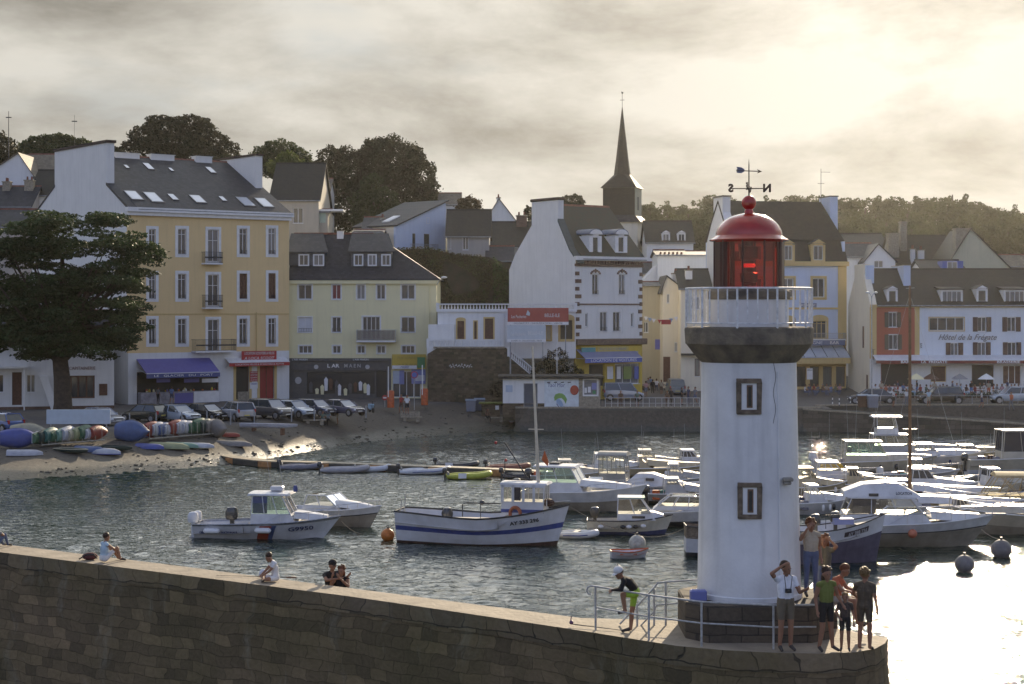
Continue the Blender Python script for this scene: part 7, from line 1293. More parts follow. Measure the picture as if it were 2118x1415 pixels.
# ---------------------------------------------------------------- vehicles
TYRE = mat('tyre', (.018, .018, .018), .8, .1, 6); RIM = mat('wheel_rim', (.35, .35, .36), .35, .1, 5, metal=.6); CGL = mat('car_glass', (.05, .06, .065), .06, .05, 1, coat=.6); LMP = mat('headlight', (.55, .57, .6), .15, .05, 3, coat=.5); TLP = mat('tail_light', (.35, .02, .015), .3, .1, 3)
def carpaint(n, c): return mat(n, c, .25, .05, 1, coat=.7, metal=.25)
SILV, DKGY, ICEB, DKBL, BLKC, PURP, CLAR = carpaint('silver_paint', (.36, .38, .42)), carpaint('dark_grey_paint', (.09, .09, .10)), carpaint('ice_blue_paint', (.42, .48, .55)), carpaint('dark_blue_paint', (.06, .07, .12)), carpaint('black_paint', (.022, .022, .024)), carpaint('grey_violet_paint', (.14, .13, .17)), carpaint('blue_paint', (.08, .14, .35))
def car(label, px, py, rz, paint, kind='hatch', s=1.0, z=GZ, name='parked_car', cat='car', Y=None):
    Y = Y or (EYE - z) * F / (py - HY); o = thing(name, label, cat, (PX(px, Y), Y, z), rz, 'vehicles parked along the harbour'); o.scale = (s,) * 3
    st = {'hatch': ([(-1.95, .42, .80, .70), (-1.85, .36, .90, .80), (-1.2, .26, .95, .84), (0, .24, .93, .85), (.9, .24, .90, .84), (1.45, .26, .80, .82), (1.85, .30, .68, .76), (2.0, .36, .52, .64)], (-1.82, 1.05), (-1.45, .30), 1.46),
          'saloon': ([(-2.2, .42, .80, .70), (-2.05, .34, .92, .80), (-1.4, .26, .94, .84), (0, .24, .90, .85), (1.0, .24, .87, .84), (1.6, .26, .80, .82), (2.1, .30, .66, .76), (2.25, .36, .52, .64)], (-1.65, 1.15), (-.95, .35), 1.40),
          'suv': ([(-2.2, .50, .95, .78), (-2.1, .42, 1.05, .88), (-1.4, .34, 1.10, .92), (0, .32, 1.08, .93), (1.0, .32, 1.05, .92), (1.6, .34, .98, .90), (2.05, .40, .84, .84), (2.2, .46, .66, .72)], (-2.05, 1.15), (-1.75, .45), 1.70),
          'van': ([(-2.1, .42, .95, .80), (-2.0, .34, 1.05, .86), (-1.3, .28, 1.10, .88), (0, .26, 1.08, .89), (1.0, .26, 1.02, .88), (1.5, .28, .90, .86), (1.9, .34, .76, .80), (2.05, .40, .58, .68)], (-2.03, 1.30), (-1.95, .70), 1.82)}[kind]
    S, (g0, g1), (t0_, t1), H = st; m = MB()
    m.loft([[Vector((x, a * w_, z_)) for a, z_ in ((-.92, zb), (-1, zb + .12), (-1.0, lerp(zb, zt_, .55)), (-.97, zt_ - .07), (-.88, zt_), (.88, zt_), (.97, zt_ - .07), (1.0, lerp(zb, zt_, .55)), (1, zb + .12), (.92, zb))] for x, zb, zt_, w_ in S], closed=True); m.build('body', paint, o, smooth=35)
    zb_ = max(s_[2] for s_ in S) - .06; w0, w1 = S[3][3] * .93, S[3][3] * .74
    A = [Vector((g0, -w0, zb_)), Vector((g1, -w0, zb_ - .06)), Vector((g1, w0, zb_ - .06)), Vector((g0, w0, zb_))]; B_ = [Vector((t0_, -w1, H - .05)), Vector((t1, -w1, H - .05)), Vector((t1, w1, H - .05)), Vector((t0_, w1, H - .05))]
    m = MB(); m.add(A + B_, [(0, 1, 5, 4), (2, 3, 7, 6), (4, 5, 6, 7)]); m.build('side_window', CGL, o); m = MB(); m.add([A[1], A[2], B_[2], B_[1]], [(0, 1, 2, 3)]); m.build('windscreen', mat('windscreen_glass', (.30, .33, .38), .08, .05, 1, coat=.7), o); m = MB(); m.add([A[3], A[0], B_[0], B_[3]], [(0, 1, 2, 3)]); m.build('rear_window', CGL, o)
    m = MB(); m.loft([[Vector((x, y, z_)) for y, z_ in ((-w1 * k, H - .07), (-w1 * .86 * k, H), (w1 * .86 * k, H), (w1 * k, H - .07))] for x, k in ((t0_ - .05, .96), (t0_ + .25, 1.02), (t1 - .2, 1.02), (t1 + .06, .96))])
    for i in range(4): m.tube(A[i], B_[i], .045, n=5)
    for sg in (0, 3): m.tube(A[sg].lerp(A[1 if sg == 0 else 2], .5), B_[sg].lerp(B_[1 if sg == 0 else 2], .5), .04, n=5)
    m.build('roof', paint, o, smooth=40)
    r = .31 if kind != 'suv' else .36
    for x in (S[1][0] + .52, S[-2][0] - .42):
        for sg in (-1, 1):
            y = sg * (S[3][3] - .06); m = MB(); m.tube((x, y - .1, r), (x, y + .1, r), r, n=18); wl = m.build('wheel', TYRE, o, smooth=40); m = MB(); m.tube((x, y + sg * .10, r), (x, y + sg * .112, r), r * .66, r * .6, n=12); m.build('rim', RIM, wl)
            m = MB(); m.tube((x, sg * (S[3][3] - .02), r + .02), (x, sg * (S[3][3] + .004), r + .02), r + .055, n=18); m.build('wheel_arch', BLK_, o)
    for sg in (-1, 1):
        m = MB(); m.ball((S[-2][0] + .03, sg * S[-2][3] * .74, S[-2][2] - .10), .14, 10, (.8, 1.1, .6)); m.build('headlight', LMP, o, smooth=True); m = MB(); m.box(S[0][0] - .015, S[0][0] + .12, sg * S[0][3] * .98 - .07, sg * S[0][3] * .98 + .07, S[0][2] - .12, S[0][2] + .16); m.build('tail_light', TLP, o)
        m = MB(); m.ball((g1 - .25, sg * (w0 + .13), zb_ + .06), .09, 8, (.7, 1.1, .8)); m.build('wing_mirror', paint, o, smooth=True)
    m = MB(); m.box(S[-1][0] - .02, S[-1][0] + .02, -.26, .26, .40, .50); m.build('number_plate', mat('plate_white', (.6, .6, .56), .5), o); m = MB(); m.box(S[0][0] - .02, S[0][0] + .02, -.26, .26, .52, .62); m.build('number_plate', mat('plate_yellow', (.55, .45, .10), .5), o)
    m = MB(); m.box(S[-1][0] - .06, S[-1][0] + .03, -.45, .45, .54, .62); m.build('grille', BLK_, o); return o
a_ = -.66
car('silver-blue saloon parked nearest the cypress trunk', 208, 879, a_, SILV, 'saloon'); car('dark green car showing its rear with yellow plate beside the silver-blue saloon', 300, 872, a_ + 3.3, carpaint('green_black_paint', (.03, .035, .03)), 'hatch'); car('pale silver car in front of the ice cream counter', 366, 872, a_, ICEB, 'saloon')
car('black saloon right of the pale silver car', 426, 869, a_, BLKC, 'saloon'); car('silver people carrier seen from behind', 490, 870, a_ + 3.3 - .5, SILV, 'suv', .95); car('dark grey off-roader below the scooter hire sign', 558, 866, a_, DKGY, 'suv'); car('small ice-blue hatchback with rounded bonnet', 608, 863, a_, ICEB, 'hatch')
car('dark blue hatchback mostly hidden by its neighbours', 652, 860, a_, DKBL, 'hatch'); car('grey-violet saloon at the right end of the row', 706, 859, a_, PURP, 'saloon'); car('blue car cut off by the left edge of the picture', 2, 893, a_ + 3.14, CLAR, 'hatch')
car('silver van parked side-on behind the quay railing', 1290, 828, .05, SILV, 'van', name='parked_van', cat='van'); car('dark car behind the silver van', 1306, 815, .1, BLKC, 'suv', .9); car('grey van driving away up the narrow street', 1396, 806, 1.62, mat('grey_van_paint', (.22, .24, .25), .35), 'van', 1.0, name='street_van', cat='van', Y=188)
car('dark saloon parked below the cream gable', 1803, 836, 3.1, DKGY, 'saloon', 1.05, Y=172); car('black off-roader parked in front of the hotel bar', 1945, 838, 3.14, BLKC, 'suv', 1.0, Y=171.5); car('light blue estate car at the right edge of the quay', 2096, 838, 3.14, ICEB, 'suv', 1.0, Y=171.5)
# ---------------------------------------------------------------- people
SKIN = mat('skin', (.30, .155, .095), .55, .08, 6, spec=.3); HAIR = {'brown': mat('brown_hair', (.06, .03, .015), .5, .2, 20, trans=.25), 'auburn': mat('auburn_hair', (.22, .08, .03), .5, .2, 20, trans=.4), 'fair': mat('fair_hair', (.34, .22, .10), .5, .2, 20, trans=.45), 'black': mat('black_hair', (.015, .012, .01), .45, .2, 20), 'grey': mat('grey_hair', (.35, .33, .3), .6, .15, 20)}
cl = lambda n, c: mat('cloth_' + n, c, .85, .12, 4, bump=.2)
J0 = {'head': (0, -.02, 1.60), 'neck': (0, 0, 1.44), 'chest': (0, 0, 1.26), 'belly': (0, -.01, 1.08), 'pelvis': (0, 0, .95), 'shL': (-.18, 0, 1.39), 'elL': (-.24, .03, 1.11), 'wrL': (-.25, -.06, .87), 'shR': (.18, 0, 1.39), 'elR': (.24, .03, 1.11), 'wrR': (.25, -.06, .87),
      'hpL': (-.09, 0, .91), 'knL': (-.10, -.02, .50), 'anL': (-.11, .03, .09), 'toL': (-.13, -.14, .04), 'hpR': (.09, 0, .91), 'knR': (.10, -.02, .50), 'anR': (.11, .03, .09), 'toR': (.13, -.14, .04)}
def body_mesh(J, vox, top, bottom, shoes, sleeve, legs, fingers, bare=(), fat=1.0):
    """one continuous skin grown over tapered limbs; clothing is told apart by the nearest bone"""
    V = {k: Vector(v) for k, v in J.items()}; m = MB(); bones = []
    def cap(a, b_, ra, rb, reg, n=10):
        m.tube(a, b_, ra, rb, n, cap=True); m.ball(a, ra, n); m.ball(b_, rb, n); bones.append((a, b_, reg, (ra + rb) / 2))
    up = (V['neck'] - V['pelvis']).normalized(); side = (V['shR'] - V['shL']).normalized(); fwd = up.cross(side) * -1; f = fat
    for k in (-1, 1):
        cap(V['chest'] + side * .065 * k, V['belly'] + side * .055 * k, .105 * f, .095 * f, 'top'); cap(V['belly'] + side * .055 * k, V['pelvis'] + side * .065 * k, .095 * f, .105 * f, 'mid'); cap(V['neck'].lerp(V['chest'], .35) + side * .05 * k, V['chest'] + side * .065 * k, .075, .105 * f, 'top')
    for s_ in 'LR':
        a, e, w_ = V['sh' + s_], V['el' + s_], V['wr' + s_]; cap(V['neck'].lerp(a, .35), a, .062, .062, 'top'); cap(a, e, .056, .041, 'uarm'); cap(e, w_, .040, .027, 'farm')
        d = (V['ha' + s_] - w_).normalized() if 'ha' + s_ in V else (w_ - e).normalized(); n_ = d.orthogonal().normalized(); n_ = (side - d * side.dot(d)); n_ = n_.normalized() if n_.length > .2 else d.orthogonal().normalized(); q = d.cross(n_)
        cap(w_, w_ + d * .075, .026, .034, 'hand', 8)
        if fingers:
            for k in range(4): b0 = w_ + d * .08 + n_ * (.014 * (k - 1.5)); b1 = b0 + d * (.045 - .004 * abs(k - 1.2)) + q * .008; cap(b0, b1, .0105, .0095, 'hand', 6); cap(b1, b1 + d * .028 + q * .018, .0095, .008, 'hand', 6)
            cap(w_ + d * .03 + n_ * .026, w_ + d * .07 + n_ * .052, .012, .0095, 'hand', 6)
        h_, kn, an, to = V['hp' + s_], V['kn' + s_], V['an' + s_], V['to' + s_]; cap(h_, kn, .088 * f, .057, 'thigh'); cap(kn, kn.lerp(an, .4), .055, .054, 'shin'); cap(kn.lerp(an, .4), an, .054, .036, 'shin'); cap(an, to, .042, .033, 'foot')
    hd = V['head']; ne = V['neck']; cap(ne, ne.lerp(hd, .6), .052, .05, 'skin'); ax = (hd - ne).normalized(); fw = Vector(J.get('face', (0, -1, 0))).normalized(); fw = (fw - ax * fw.dot(ax) * .6).normalized(); sd_ = fw.cross(ax).normalized()
    m.ball(hd + ax * .02, .094, 16, (1, 1, 1.12)); bones.append((hd - ax * .03, hd + ax * .06, 'skin', .09)); m.ball(hd + fw * .028 - ax * .045, .068, 12); m.ball(hd + fw * .088 - ax * .085, .022, 8); m.ball(hd + fw * .104 - ax * .012, .016, 8); m.ball(hd + fw * .095 - ax * .052, .017, 8, (1.3, 1, .7))
    for k in (-1, 1): m.ball(hd + sd_ * .094 * k - ax * .005 - fw * .01, .022, 8, (.6, 1, 1.3))
    me = bpy.data.meshes.new('person'); me.from_pydata(m.v, [], m.f); ob = bpy.data.objects.new('tmp', me); COL.objects.link(ob); md = ob.modifiers.new('r', 'REMESH'); md.mode = 'VOXEL'; md.voxel_size = vox; md.use_smooth_shade = True
    sm = ob.modifiers.new('s', 'SMOOTH'); sm.iterations = 3 if fingers else 2; sm.factor = .5; dg = bpy.context.evaluated_depsgraph_get(); dg.update(); me2 = bpy.data.meshes.new_from_object(ob.evaluated_get(dg)); bpy.data.objects.remove(ob)
    me2.name = 'person'; me2.materials.clear()
    for x in (SKIN, top, bottom, shoes): me2.materials.append(x)
    nf = len(me2.polygons); cen = np.empty(nf * 3); me2.polygons.foreach_get('center', cen); cen = cen.reshape(-1, 3); best = np.full(nf, 9.); mi = np.zeros(nf, int); cut = {'none': 0, 'short': .55, 'long': 9}[sleeve]; lc = {'shorts': .72, 'long': 9, 'brief': .3}[legs]
    for a, b_, reg, r in bones:
        a, b_ = np.array(a), np.array(b_); d = b_ - a; t = np.clip(((cen - a) @ d) / max(1e-9, d @ d), 0, 1); ds = np.linalg.norm(cen - a - t[:, None] * d, axis=1) - r; k = ds < best; best[k] = ds[k]
        val = {'skin': np.zeros(nf), 'hand': np.zeros(nf), 'top': np.full(nf, 1), 'mid': np.where(t < .35, 1, 2), 'uarm': np.where(t < cut, 1, 0), 'farm': np.full(nf, 1 if sleeve == 'long' else 0), 'thigh': np.where(t < lc, 2, 0), 'shin': np.full(nf, 2 if legs == 'long' else 0), 'foot': np.full(nf, 3)}[reg]; mi[k] = val[k]
    me2.polygons.foreach_set('material_index', mi.astype(np.int32)); me2.polygons.foreach_set('use_smooth', [True] * nf); return me2, (hd, ax, fw, sd_)
def person(label, loc, rz=0.0, J=None, top=None, bottom=None, shoes=None, hair='brown', sleeve='short', legs='long', vox=.013, scale=1.0, fingers=True, hs='short', cap_=None, group=None, fat=1.0, eyes=True):
    JJ = dict(J0); JJ.update(J or {}); me, (hd, ax, fw, sd_) = body_mesh(JJ, vox, top or cl('white', (.7, .7, .7)), bottom or cl('denim', (.10, .13, .22)), shoes or cl('shoe', (.06, .05, .045)), sleeve, legs, fingers, fat=fat)
    o = bpy.data.objects.new('person', me); COL.objects.link(o); o.location = loc; o.rotation_euler = (0, 0, rz); o.scale = (scale,) * 3; tag(o, label, 'person', group)
    m = MB(); c = hd + ax * .062 - fw * .034; Rm = Matrix((sd_, fw, ax)).transposed().to_4x4()
    def el(ce, r, sc, n=14):
        k = len(m.v); m.ball((0, 0, 0), r, n, sc); m.v[k:] = [tuple(Vector(ce) + (Rm @ Vector(v))) for v in m.v[k:]]
    el(c, .104, (1, 1.02, .95))
    if hs == 'long': el(hd - fw * .04 - ax * .07, .10, (1.05, .7, 1.5)); 
    if hs in ('curly', 'long'):
        rr_ = random.Random(len(label)); 
        for k in range(34 if hs == 'curly' else 14): t = rr_.uniform(0, 6.28); e = rr_.uniform(-.25, 1.3); el(c + (sd_ * math.cos(t) * math.cos(e) + (fw * math.sin(t) if math.sin(t) < .3 else fw * .2) * math.cos(e) + ax * math.sin(e)) * .105, .034, (1, 1, 1), 6)
    h_ = m.build('hair', HAIR[hair], o, smooth=True)
    if cap_: m = MB(); el(c + ax * .02, .108, (1, 1.03, .9)); el(c + fw * .11 + ax * .0, .07, (1, 1, .14)); m.build('cap', cap_, o, smooth=True)
    if eyes and fingers:
        for k in (-1, 1): m = MB(); m.ball(hd + fw * .088 + sd_ * .034 * k + ax * .012, .011, 8); m.build('eye', BLK_, o, smooth=True)
    return o
Yp = lambda px, py, z: W(px, py, z)
# the leaning man
man = person('man in black long-sleeved top, white cap and lime shorts leaning on the handrail', Yp(1302, 1309, TZ), 0, {'head': (-.24, -.20, 1.33), 'neck': (-.15, -.14, 1.21), 'chest': (-.02, -.06, 1.12), 'belly': (.08, 0, 1.0), 'pelvis': (.13, .03, .88), 'shL': (-.14, -.26, 1.17), 'elL': (-.20, -.34, .99), 'wrL': (-.40, -.38, 1.0), 'haL': (-.45, -.30, .98), 'shR': (-.08, .08, 1.17), 'elR': (-.22, -.12, .99), 'wrR': (-.40, -.32, .99), 'haR': (-.45, -.40, .97),
    'hpL': (.08, -.06, .86), 'knL': (-.16, -.12, .86), 'anL': (-.10, -.16, .50), 'toL': (-.24, -.18, .47), 'hpR': (.12, .10, .86), 'knR': (.06, .08, .46), 'anR': (.03, .06, .08), 'toR': (-.15, .02, .04), 'face': (-.85, -.5, -.3)}, cl('black', (.014, .013, .014)), cl('lime', (.30, .50, .05)), cl('shoe', (.06, .05, .045)), 'brown', 'long', 'shorts', cap_=cl('white', (.7, .7, .7)))
sit = {'pelvis': (0, 0, .12), 'belly': (0, -.02, .26), 'chest': (0, -.03, .42), 'neck': (0, -.06, .59), 'head': (0, -.10, .75), 'shL': (-.17, -.04, .55), 'shR': (.17, -.04, .55), 'hpL': (-.09, -.02, .11), 'hpR': (.09, -.02, .11)}
def mk(**k): d = dict(sit); d.update(k); return d
person('seated boy in pale blue vest and white shorts with his back to the camera', Yp(214, 1163, TZ), R(128), mk(elL=(-.22, -.22, .42), wrL=(-.05, -.40, .40), elR=(.26, -.22, .40), wrR=(.08, -.42, .38), knL=(-.12, -.38, .42), anL=(-.12, -.50, .08), toL=(-.13, -.66, .04), knR=(.14, -.36, .38), anR=(.16, -.56, .07), toR=(.17, -.72, .04)), cl('pale_blue', (.42, .55, .65)), cl('white', (.7, .7, .7)), None, 'brown', 'none', 'shorts', scale=.92)
person('boy in white T-shirt sitting cross-legged on the wall looking down', Yp(570, 1203, TZ), R(-72), mk(neck=(0, -.10, .57), head=(0, -.19, .70), face=(0, -.8, -.7), elL=(-.20, -.22, .34), wrL=(-.10, -.38, .22), elR=(.20, -.22, .34), wrR=(.10, -.38, .22), knL=(-.30, -.30, .12), anL=(.08, -.38, .06), toL=(.18, -.42, .05), knR=(.30, -.30, .12), anR=(-.08, -.30, .06), toR=(-.18, -.34, .05)), cl('white', (.7, .7, .7)), cl('white', (.7, .7, .7)), None, 'brown', 'short', 'shorts', scale=.90)
p = Yp(545, 1198, TZ); o = thing('ball', 'pale round ball beside the cross-legged boy', 'ball', p); m = MB(); m.ball((0, .05, .13), .13, 16); m.build('leather', cl('ball_white', (.55, .58, .66)), o, smooth=True)
p = Yp(186, 1158, TZ); o = thing('rucksack', 'dark red and black rucksack lying on the wall beside the boy in the vest', 'rucksack', p, .2); m = MB(); m.ball((0, 0, .1), .2, 14, (1.1, .7, .55)); m.build('sack', cl('red_black', (.10, .03, .03)), o, smooth=True); m = MB(); m.path([(-.3, 0, .03), (-.1, -.12, .16), (.12, -.12, .16), (.2, -.05, .04)], .02, 6); m.build('strap', BLK_, o)
bz = 3.02; Yb_ = 45.6
person('man in black T-shirt and dark cap leaning behind the wall top', (PX(684, Yb_), Yb_, bz), R(35), {'elL': (-.26, -.25, 1.30), 'wrL': (-.02, -.42, 1.34), 'elR': (.28, -.2, 1.26), 'wrR': (.26, -.45, 1.40), 'head': (0, -.10, 1.62), 'neck': (0, -.04, 1.46)}, cl('black', (.014, .013, .014)), cl('denim', (.1, .13, .22)), None, 'black', 'short', 'long', cap_=cl('black', (.014, .013, .014)), scale=1.03)
person('woman in dark top holding a phone up before her face behind the wall', (PX(707, Yb_), Yb_ - .1, bz), R(-15), {'elL': (-.22, -.24, 1.22), 'wrL': (-.14, -.34, 1.50), 'elR': (.28, -.22, 1.24), 'wrR': (.06, -.34, 1.48), 'haL': (-.1, -.36, 1.6), 'haR': (0, -.36, 1.58)}, cl('black', (.014, .013, .014)), cl('denim', (.1, .13, .22)), None, 'auburn', 'none', 'long', hs='long', scale=.96)
p = Vector((PX(700, Yb_), Yb_ - .42, bz + 1.52)); o = thing('phone', 'dark phone held up by the woman behind the wall', 'phone', p); m = MB(); m.box(-.04, .04, -.005, .005, -.07, .08); m.build('phone_body', BLK_, o, bevel=.003)
person('person in grey sitting at the very left end of the wall', Yp(-13, 1134, TZ), R(150), mk(elL=(-.22, -.22, .42), wrL=(-.05, -.40, .40), elR=(.26, -.22, .40), wrR=(.08, -.42, .38), knL=(-.12, -.38, .42), anL=(-.12, -.50, .08), toL=(-.13, -.66, .04), knR=(.14, -.36, .38), anR=(.16, -.56, .07), toR=(.17, -.72, .04)), cl('grey', (.2, .2, .22)), cl('denim', (.1, .13, .22)), None, 'auburn', 'short', 'long', scale=.9)
# around the lighthouse
person('man in white T-shirt shading his eyes, camera round his neck', Yp(1625, 1346, TZ), R(12), {'elL': (-.34, -.14, 1.53), 'wrL': (-.12, -.20, 1.70), 'haL': (.02, -.18, 1.74), 'elR': (.26, -.08, 1.14), 'wrR': (.30, -.28, 1.22), 'face': (.55, -.8, -.1)}, cl('bright_white', (.78, .79, .84)), cl('khaki', (.16, .13, .09)), None, 'brown', 'short', 'shorts', scale=1.07, fat=1.08)
pc = Yp(1625, 1346, TZ); o = thing('camera', 'black camera hanging on a strap over the white T-shirt', 'camera', pc + Vector((.03, -.17, 1.27))); m = MB(); m.box(-.065, .065, -.03, .03, -.04, .045); m.tube((0, -.03, 0), (0, -.08, 0), .03, n=10); m.build('camera_body', BLK_, o, bevel=.006); m = MB(); m.path([(-.05, .0, .04), (-.08, .0, .30), (0, .12, .36), (.08, 0, .30), (.05, 0, .04)], .008, 5); m.build('strap', BLK_, o)
person('older woman in cream waistcoat and jeans shading her eyes by the tower', (PX(1677, 38.3), 38.3, zp), R(8), {'elL': (-.27, -.12, 1.30), 'wrL': (-.15, -.20, 1.54), 'haL': (-.06, -.19, 1.62), 'elR': (.22, .05, 1.12), 'wrR': (.22, -.06, .88)}, cl('cream', (.42, .36, .27)), cl('denim', (.1, .13, .22)), None, 'auburn', 'none', 'long', hs='curly', scale=.98, fat=1.12)
person('auburn-haired woman holding both hands to her head behind the others', (PX(1706, 39.0), 39.0, zp - .42), R(-30), {'elL': (-.30, -.12, 1.52), 'wrL': (-.12, -.08, 1.68), 'haL': (-.02, -.06, 1.70), 'elR': (.32, -.10, 1.50), 'wrR': (.13, -.09, 1.66), 'haR': (.04, -.06, 1.70)}, cl('olive', (.12, .11, .08)), cl('denim', (.1, .13, .22)), None, 'auburn', 'short', 'long', hs='long', scale=.97)
m = MB(); m.box(1.2, 2.0, .2, 1.2, TZ - .05, zp - .42); m.build('step', stn, lh, bevel=.02)
person('man in orange T-shirt sitting on the pedestal edge facing the water', (PX(1728, 37.9), 37.9, zp - .12), R(62), mk(elL=(-.22, -.20, .36), wrL=(-.12, -.46, .30), elR=(.22, -.18, .34), wrR=(.12, -.44, .30), knL=(-.12, -.44, .14), anL=(-.12, -.50, -.30), toL=(-.13, -.66, -.34), knR=(.12, -.44, .14), anR=(.13, -.46, -.32), toR=(.14, -.62, -.36), neck=(0, -.12, .58), head=(0, -.20, .73)), cl('orange', (.48, .13, .06)), cl('stone', (.35, .32, .27)), None, 'auburn', 'short', 'shorts', scale=1.05)
person('woman in olive-green top and dark skirt standing on the pier', Yp(1709, 1347, TZ), R(20), {'elR': (.27, .0, 1.14), 'wrR': (.30, -.14, .98), 'anL': (-.14, .05, .09), 'toL': (-.17, -.12, .04), 'anR': (.15, .0, .09), 'toR': (.2, -.16, .04)}, cl('olive_green', (.16, .18, .04)), cl('dark', (.03, .025, .022)), None, 'brown', 'none', 'shorts', hs='long', scale=1.0)
person('small boy standing between the green-topped and curly-haired women', Yp(1748, 1347, TZ), R(-10), {'elL': (-.26, -.05, 1.14), 'wrL': (-.16, -.20, 1.02)}, cl('dark_brown', (.07, .05, .04)), cl('dark', (.03, .025, .022)), None, 'fair', 'short', 'shorts', scale=.70)
person('curly-haired woman in dark dress at the right end of the pier', Yp(1789, 1346, TZ), R(155), {'elR': (.28, -.1, 1.18), 'wrR': (.16, -.24, 1.05)}, cl('brown_dress', (.10, .075, .05)), cl('brown_dress', (.10, .075, .05)), None, 'fair', 'short', 'shorts', hs='curly', scale=.98, fat=1.08)
# distant people: a few bodies reused with other clothes
walk = {'knL': (-.10, -.16, .50), 'anL': (-.10, -.12, .10), 'toL': (-.11, -.30, .06), 'knR': (.10, .02, .48), 'anR': (.11, .22, .12), 'toR': (.11, .10, .04), 'elL': (-.24, .10, 1.12), 'wrL': (-.24, .06, .90), 'elR': (.24, -.04, 1.12), 'wrR': (.22, -.22, .98)}
chair = {'pelvis': (0, 0, .52), 'belly': (0, -.01, .68), 'chest': (0, 0, .84), 'neck': (0, -.02, 1.02), 'head': (0, -.06, 1.18), 'shL': (-.17, 0, .98), 'shR': (.17, 0, .98), 'elL': (-.22, -.12, .74), 'wrL': (-.16, -.36, .72), 'elR': (.22, -.12, .74), 'wrR': (.14, -.36, .74), 'hpL': (-.09, -.02, .50), 'hpR': (.09, -.02, .50), 'knL': (-.11, -.44, .50), 'anL': (-.11, -.42, .09), 'toL': (-.12, -.58, .04), 'knR': (.11, -.44, .50), 'anR': (.12, -.40, .09), 'toR': (.12, -.56, .04)}
PB = {}
for nm, J_, sl_, lg in (('stand', {}, 'short', 'long'), ('standb', {'elL': (-.26, -.08, 1.12), 'wrL': (-.10, -.24, 1.10)}, 'short', 'shorts'), ('walk', walk, 'short', 'shorts'), ('walkb', walk, 'long', 'long'), ('chair', chair, 'short', 'long')):
    d = dict(J0); d.update(J_); PB[nm] = body_mesh(d, .028, SKIN, SKIN, SKIN, sl_, lg, False)
CL = {k: cl(k, v) for k, v in dict(white=(.7, .7, .7), black=(.014, .013, .014), navy=(.04, .05, .12), red=(.35, .05, .04), blue=(.15, .24, .45), grey=(.2, .2, .22), brown=(.12, .07, .045), cream=(.42, .36, .27), orange=(.48, .13, .06), green=(.07, .12, .06), denim=(.10, .13, .22), pink=(.5, .3, .32), pale_blue=(.42, .55, .65), dark=(.03, .025, .022)).items()}
def figure(kind, label, loc, rz, top, bottom, hair='brown', scale=1.0, group='people on the quay'):
    me0, (hd, ax, fw, sd_) = PB[kind]; me = me0.copy(); me.materials[1] = CL[top]; me.materials[2] = CL[bottom]; me.materials[3] = CL['dark']; o = bpy.data.objects.new('person', me); COL.objects.link(o); o.location = loc; o.rotation_euler = (0, 0, rz); o.scale = (scale,) * 3; tag(o, label, 'person', group)
    m = MB(); m.ball(hd + ax * .05 - fw * .035, .104, 10, (1, 1, .98)); m.build('hair', HAIR[hair], o, smooth=True); return o
def gp(px, py, z=GZ): return W(px, py, z)
for a in (('walk', 'man in blue T-shirt at the ice cream counter', gp(355, 836), 3.0, 'blue', 'navy'), ('stand', 'person in dark clothes at the left end of the ice cream counter', gp(327, 837), 2.6, 'grey', 'dark'), ('stand', 'man in black jacket walking below the retaining wall', gp(932, 824), .6, 'black', 'white'), ('stand', 'person in white close to the man in black below the retaining wall', gp(927, 825), -.6, 'white', 'navy'),
    ('walk', 'person in red top passing behind the concrete bench, left of the pair', gp(830, 856), -.6, 'red', 'brown', 'fair'), ('standb', 'person in white and brown at the right of the pair behind the bench', gp(842, 858), -.2, 'white', 'dark', 'auburn'), ('standb', 'man in brown shirt and pale trousers standing by the stone seat', G(698, 879), -1.4, 'brown', 'cream', 'black'),
    ('stand', 'child with golden rim-lit hair at the quay edge, left one', gp(1284, 843), 0, 'brown', 'brown', 'fair', .92), ('walk', 'person in dark green standing at the quay edge in the sunlit patch', gp(1318, 844), 0, 'green', 'dark', 'fair', .95), ('stand', 'person in brown leaning on the quay railing right of the sunlit patch', gp(1380, 843), .3, 'brown', 'brown', 'fair', .92), ('walkb', 'tall person in dark coat behind the railing', gp(1388, 840), .5, 'dark', 'dark', 'black'),
    ('standb', 'person in black crouched group left member near the tower', gp(1410, 838), 1.2, 'black', 'dark', 'black'), ('stand', 'person in navy near the tower behind the railing', gp(1424, 836), -1.0, 'navy', 'navy', 'brown'), ('walk', 'person in grey partly hidden by the tower', gp(1438, 837), -.8, 'grey', 'denim', 'brown'),
    ('walk', 'shopper in pink walking up the street', gp(1336, 822), 3.1, 'pink', 'denim'), ('walkb', 'shopper in black in the street mouth', gp(1350, 818), 3.0, 'black', 'dark', 'black'), ('stand', 'shopper in white among the street crowd', gp(1358, 816), 2.8, 'white', 'navy'), ('walk', 'shopper in cream right of the street crowd', gp(1368, 819), .2, 'cream', 'brown', 'fair'), ('walk', 'shopper in blue far up the street', gp(1345, 811), 3.1, 'blue', 'grey'), ('standb', 'shopper in grey far up the street beside the tan house', gp(1341, 814), .4, 'grey', 'cream'),
    ('standb', 'man in white shirt near the dark saloon', gp(1848, 843), 1.0, 'white', 'dark'), ('stand', 'person in striped white top by the varnished mast', gp(1875, 842), .2, 'white', 'grey', 'auburn'), ('standb', 'man in pale blue shirt in front of the black off-roader', gp(1921, 843), -.5, 'pale_blue', 'cream', 'black'), ('walkb', 'man in orange jumper carrying something by the light blue estate', gp(2092, 850), -1.1, 'orange', 'grey', 'brown', 1.02), ('walk', 'person in white walking past on the quay at the right', gp(2030, 845), 1.3, 'white', 'navy', 'fair')):
    figure(*a)
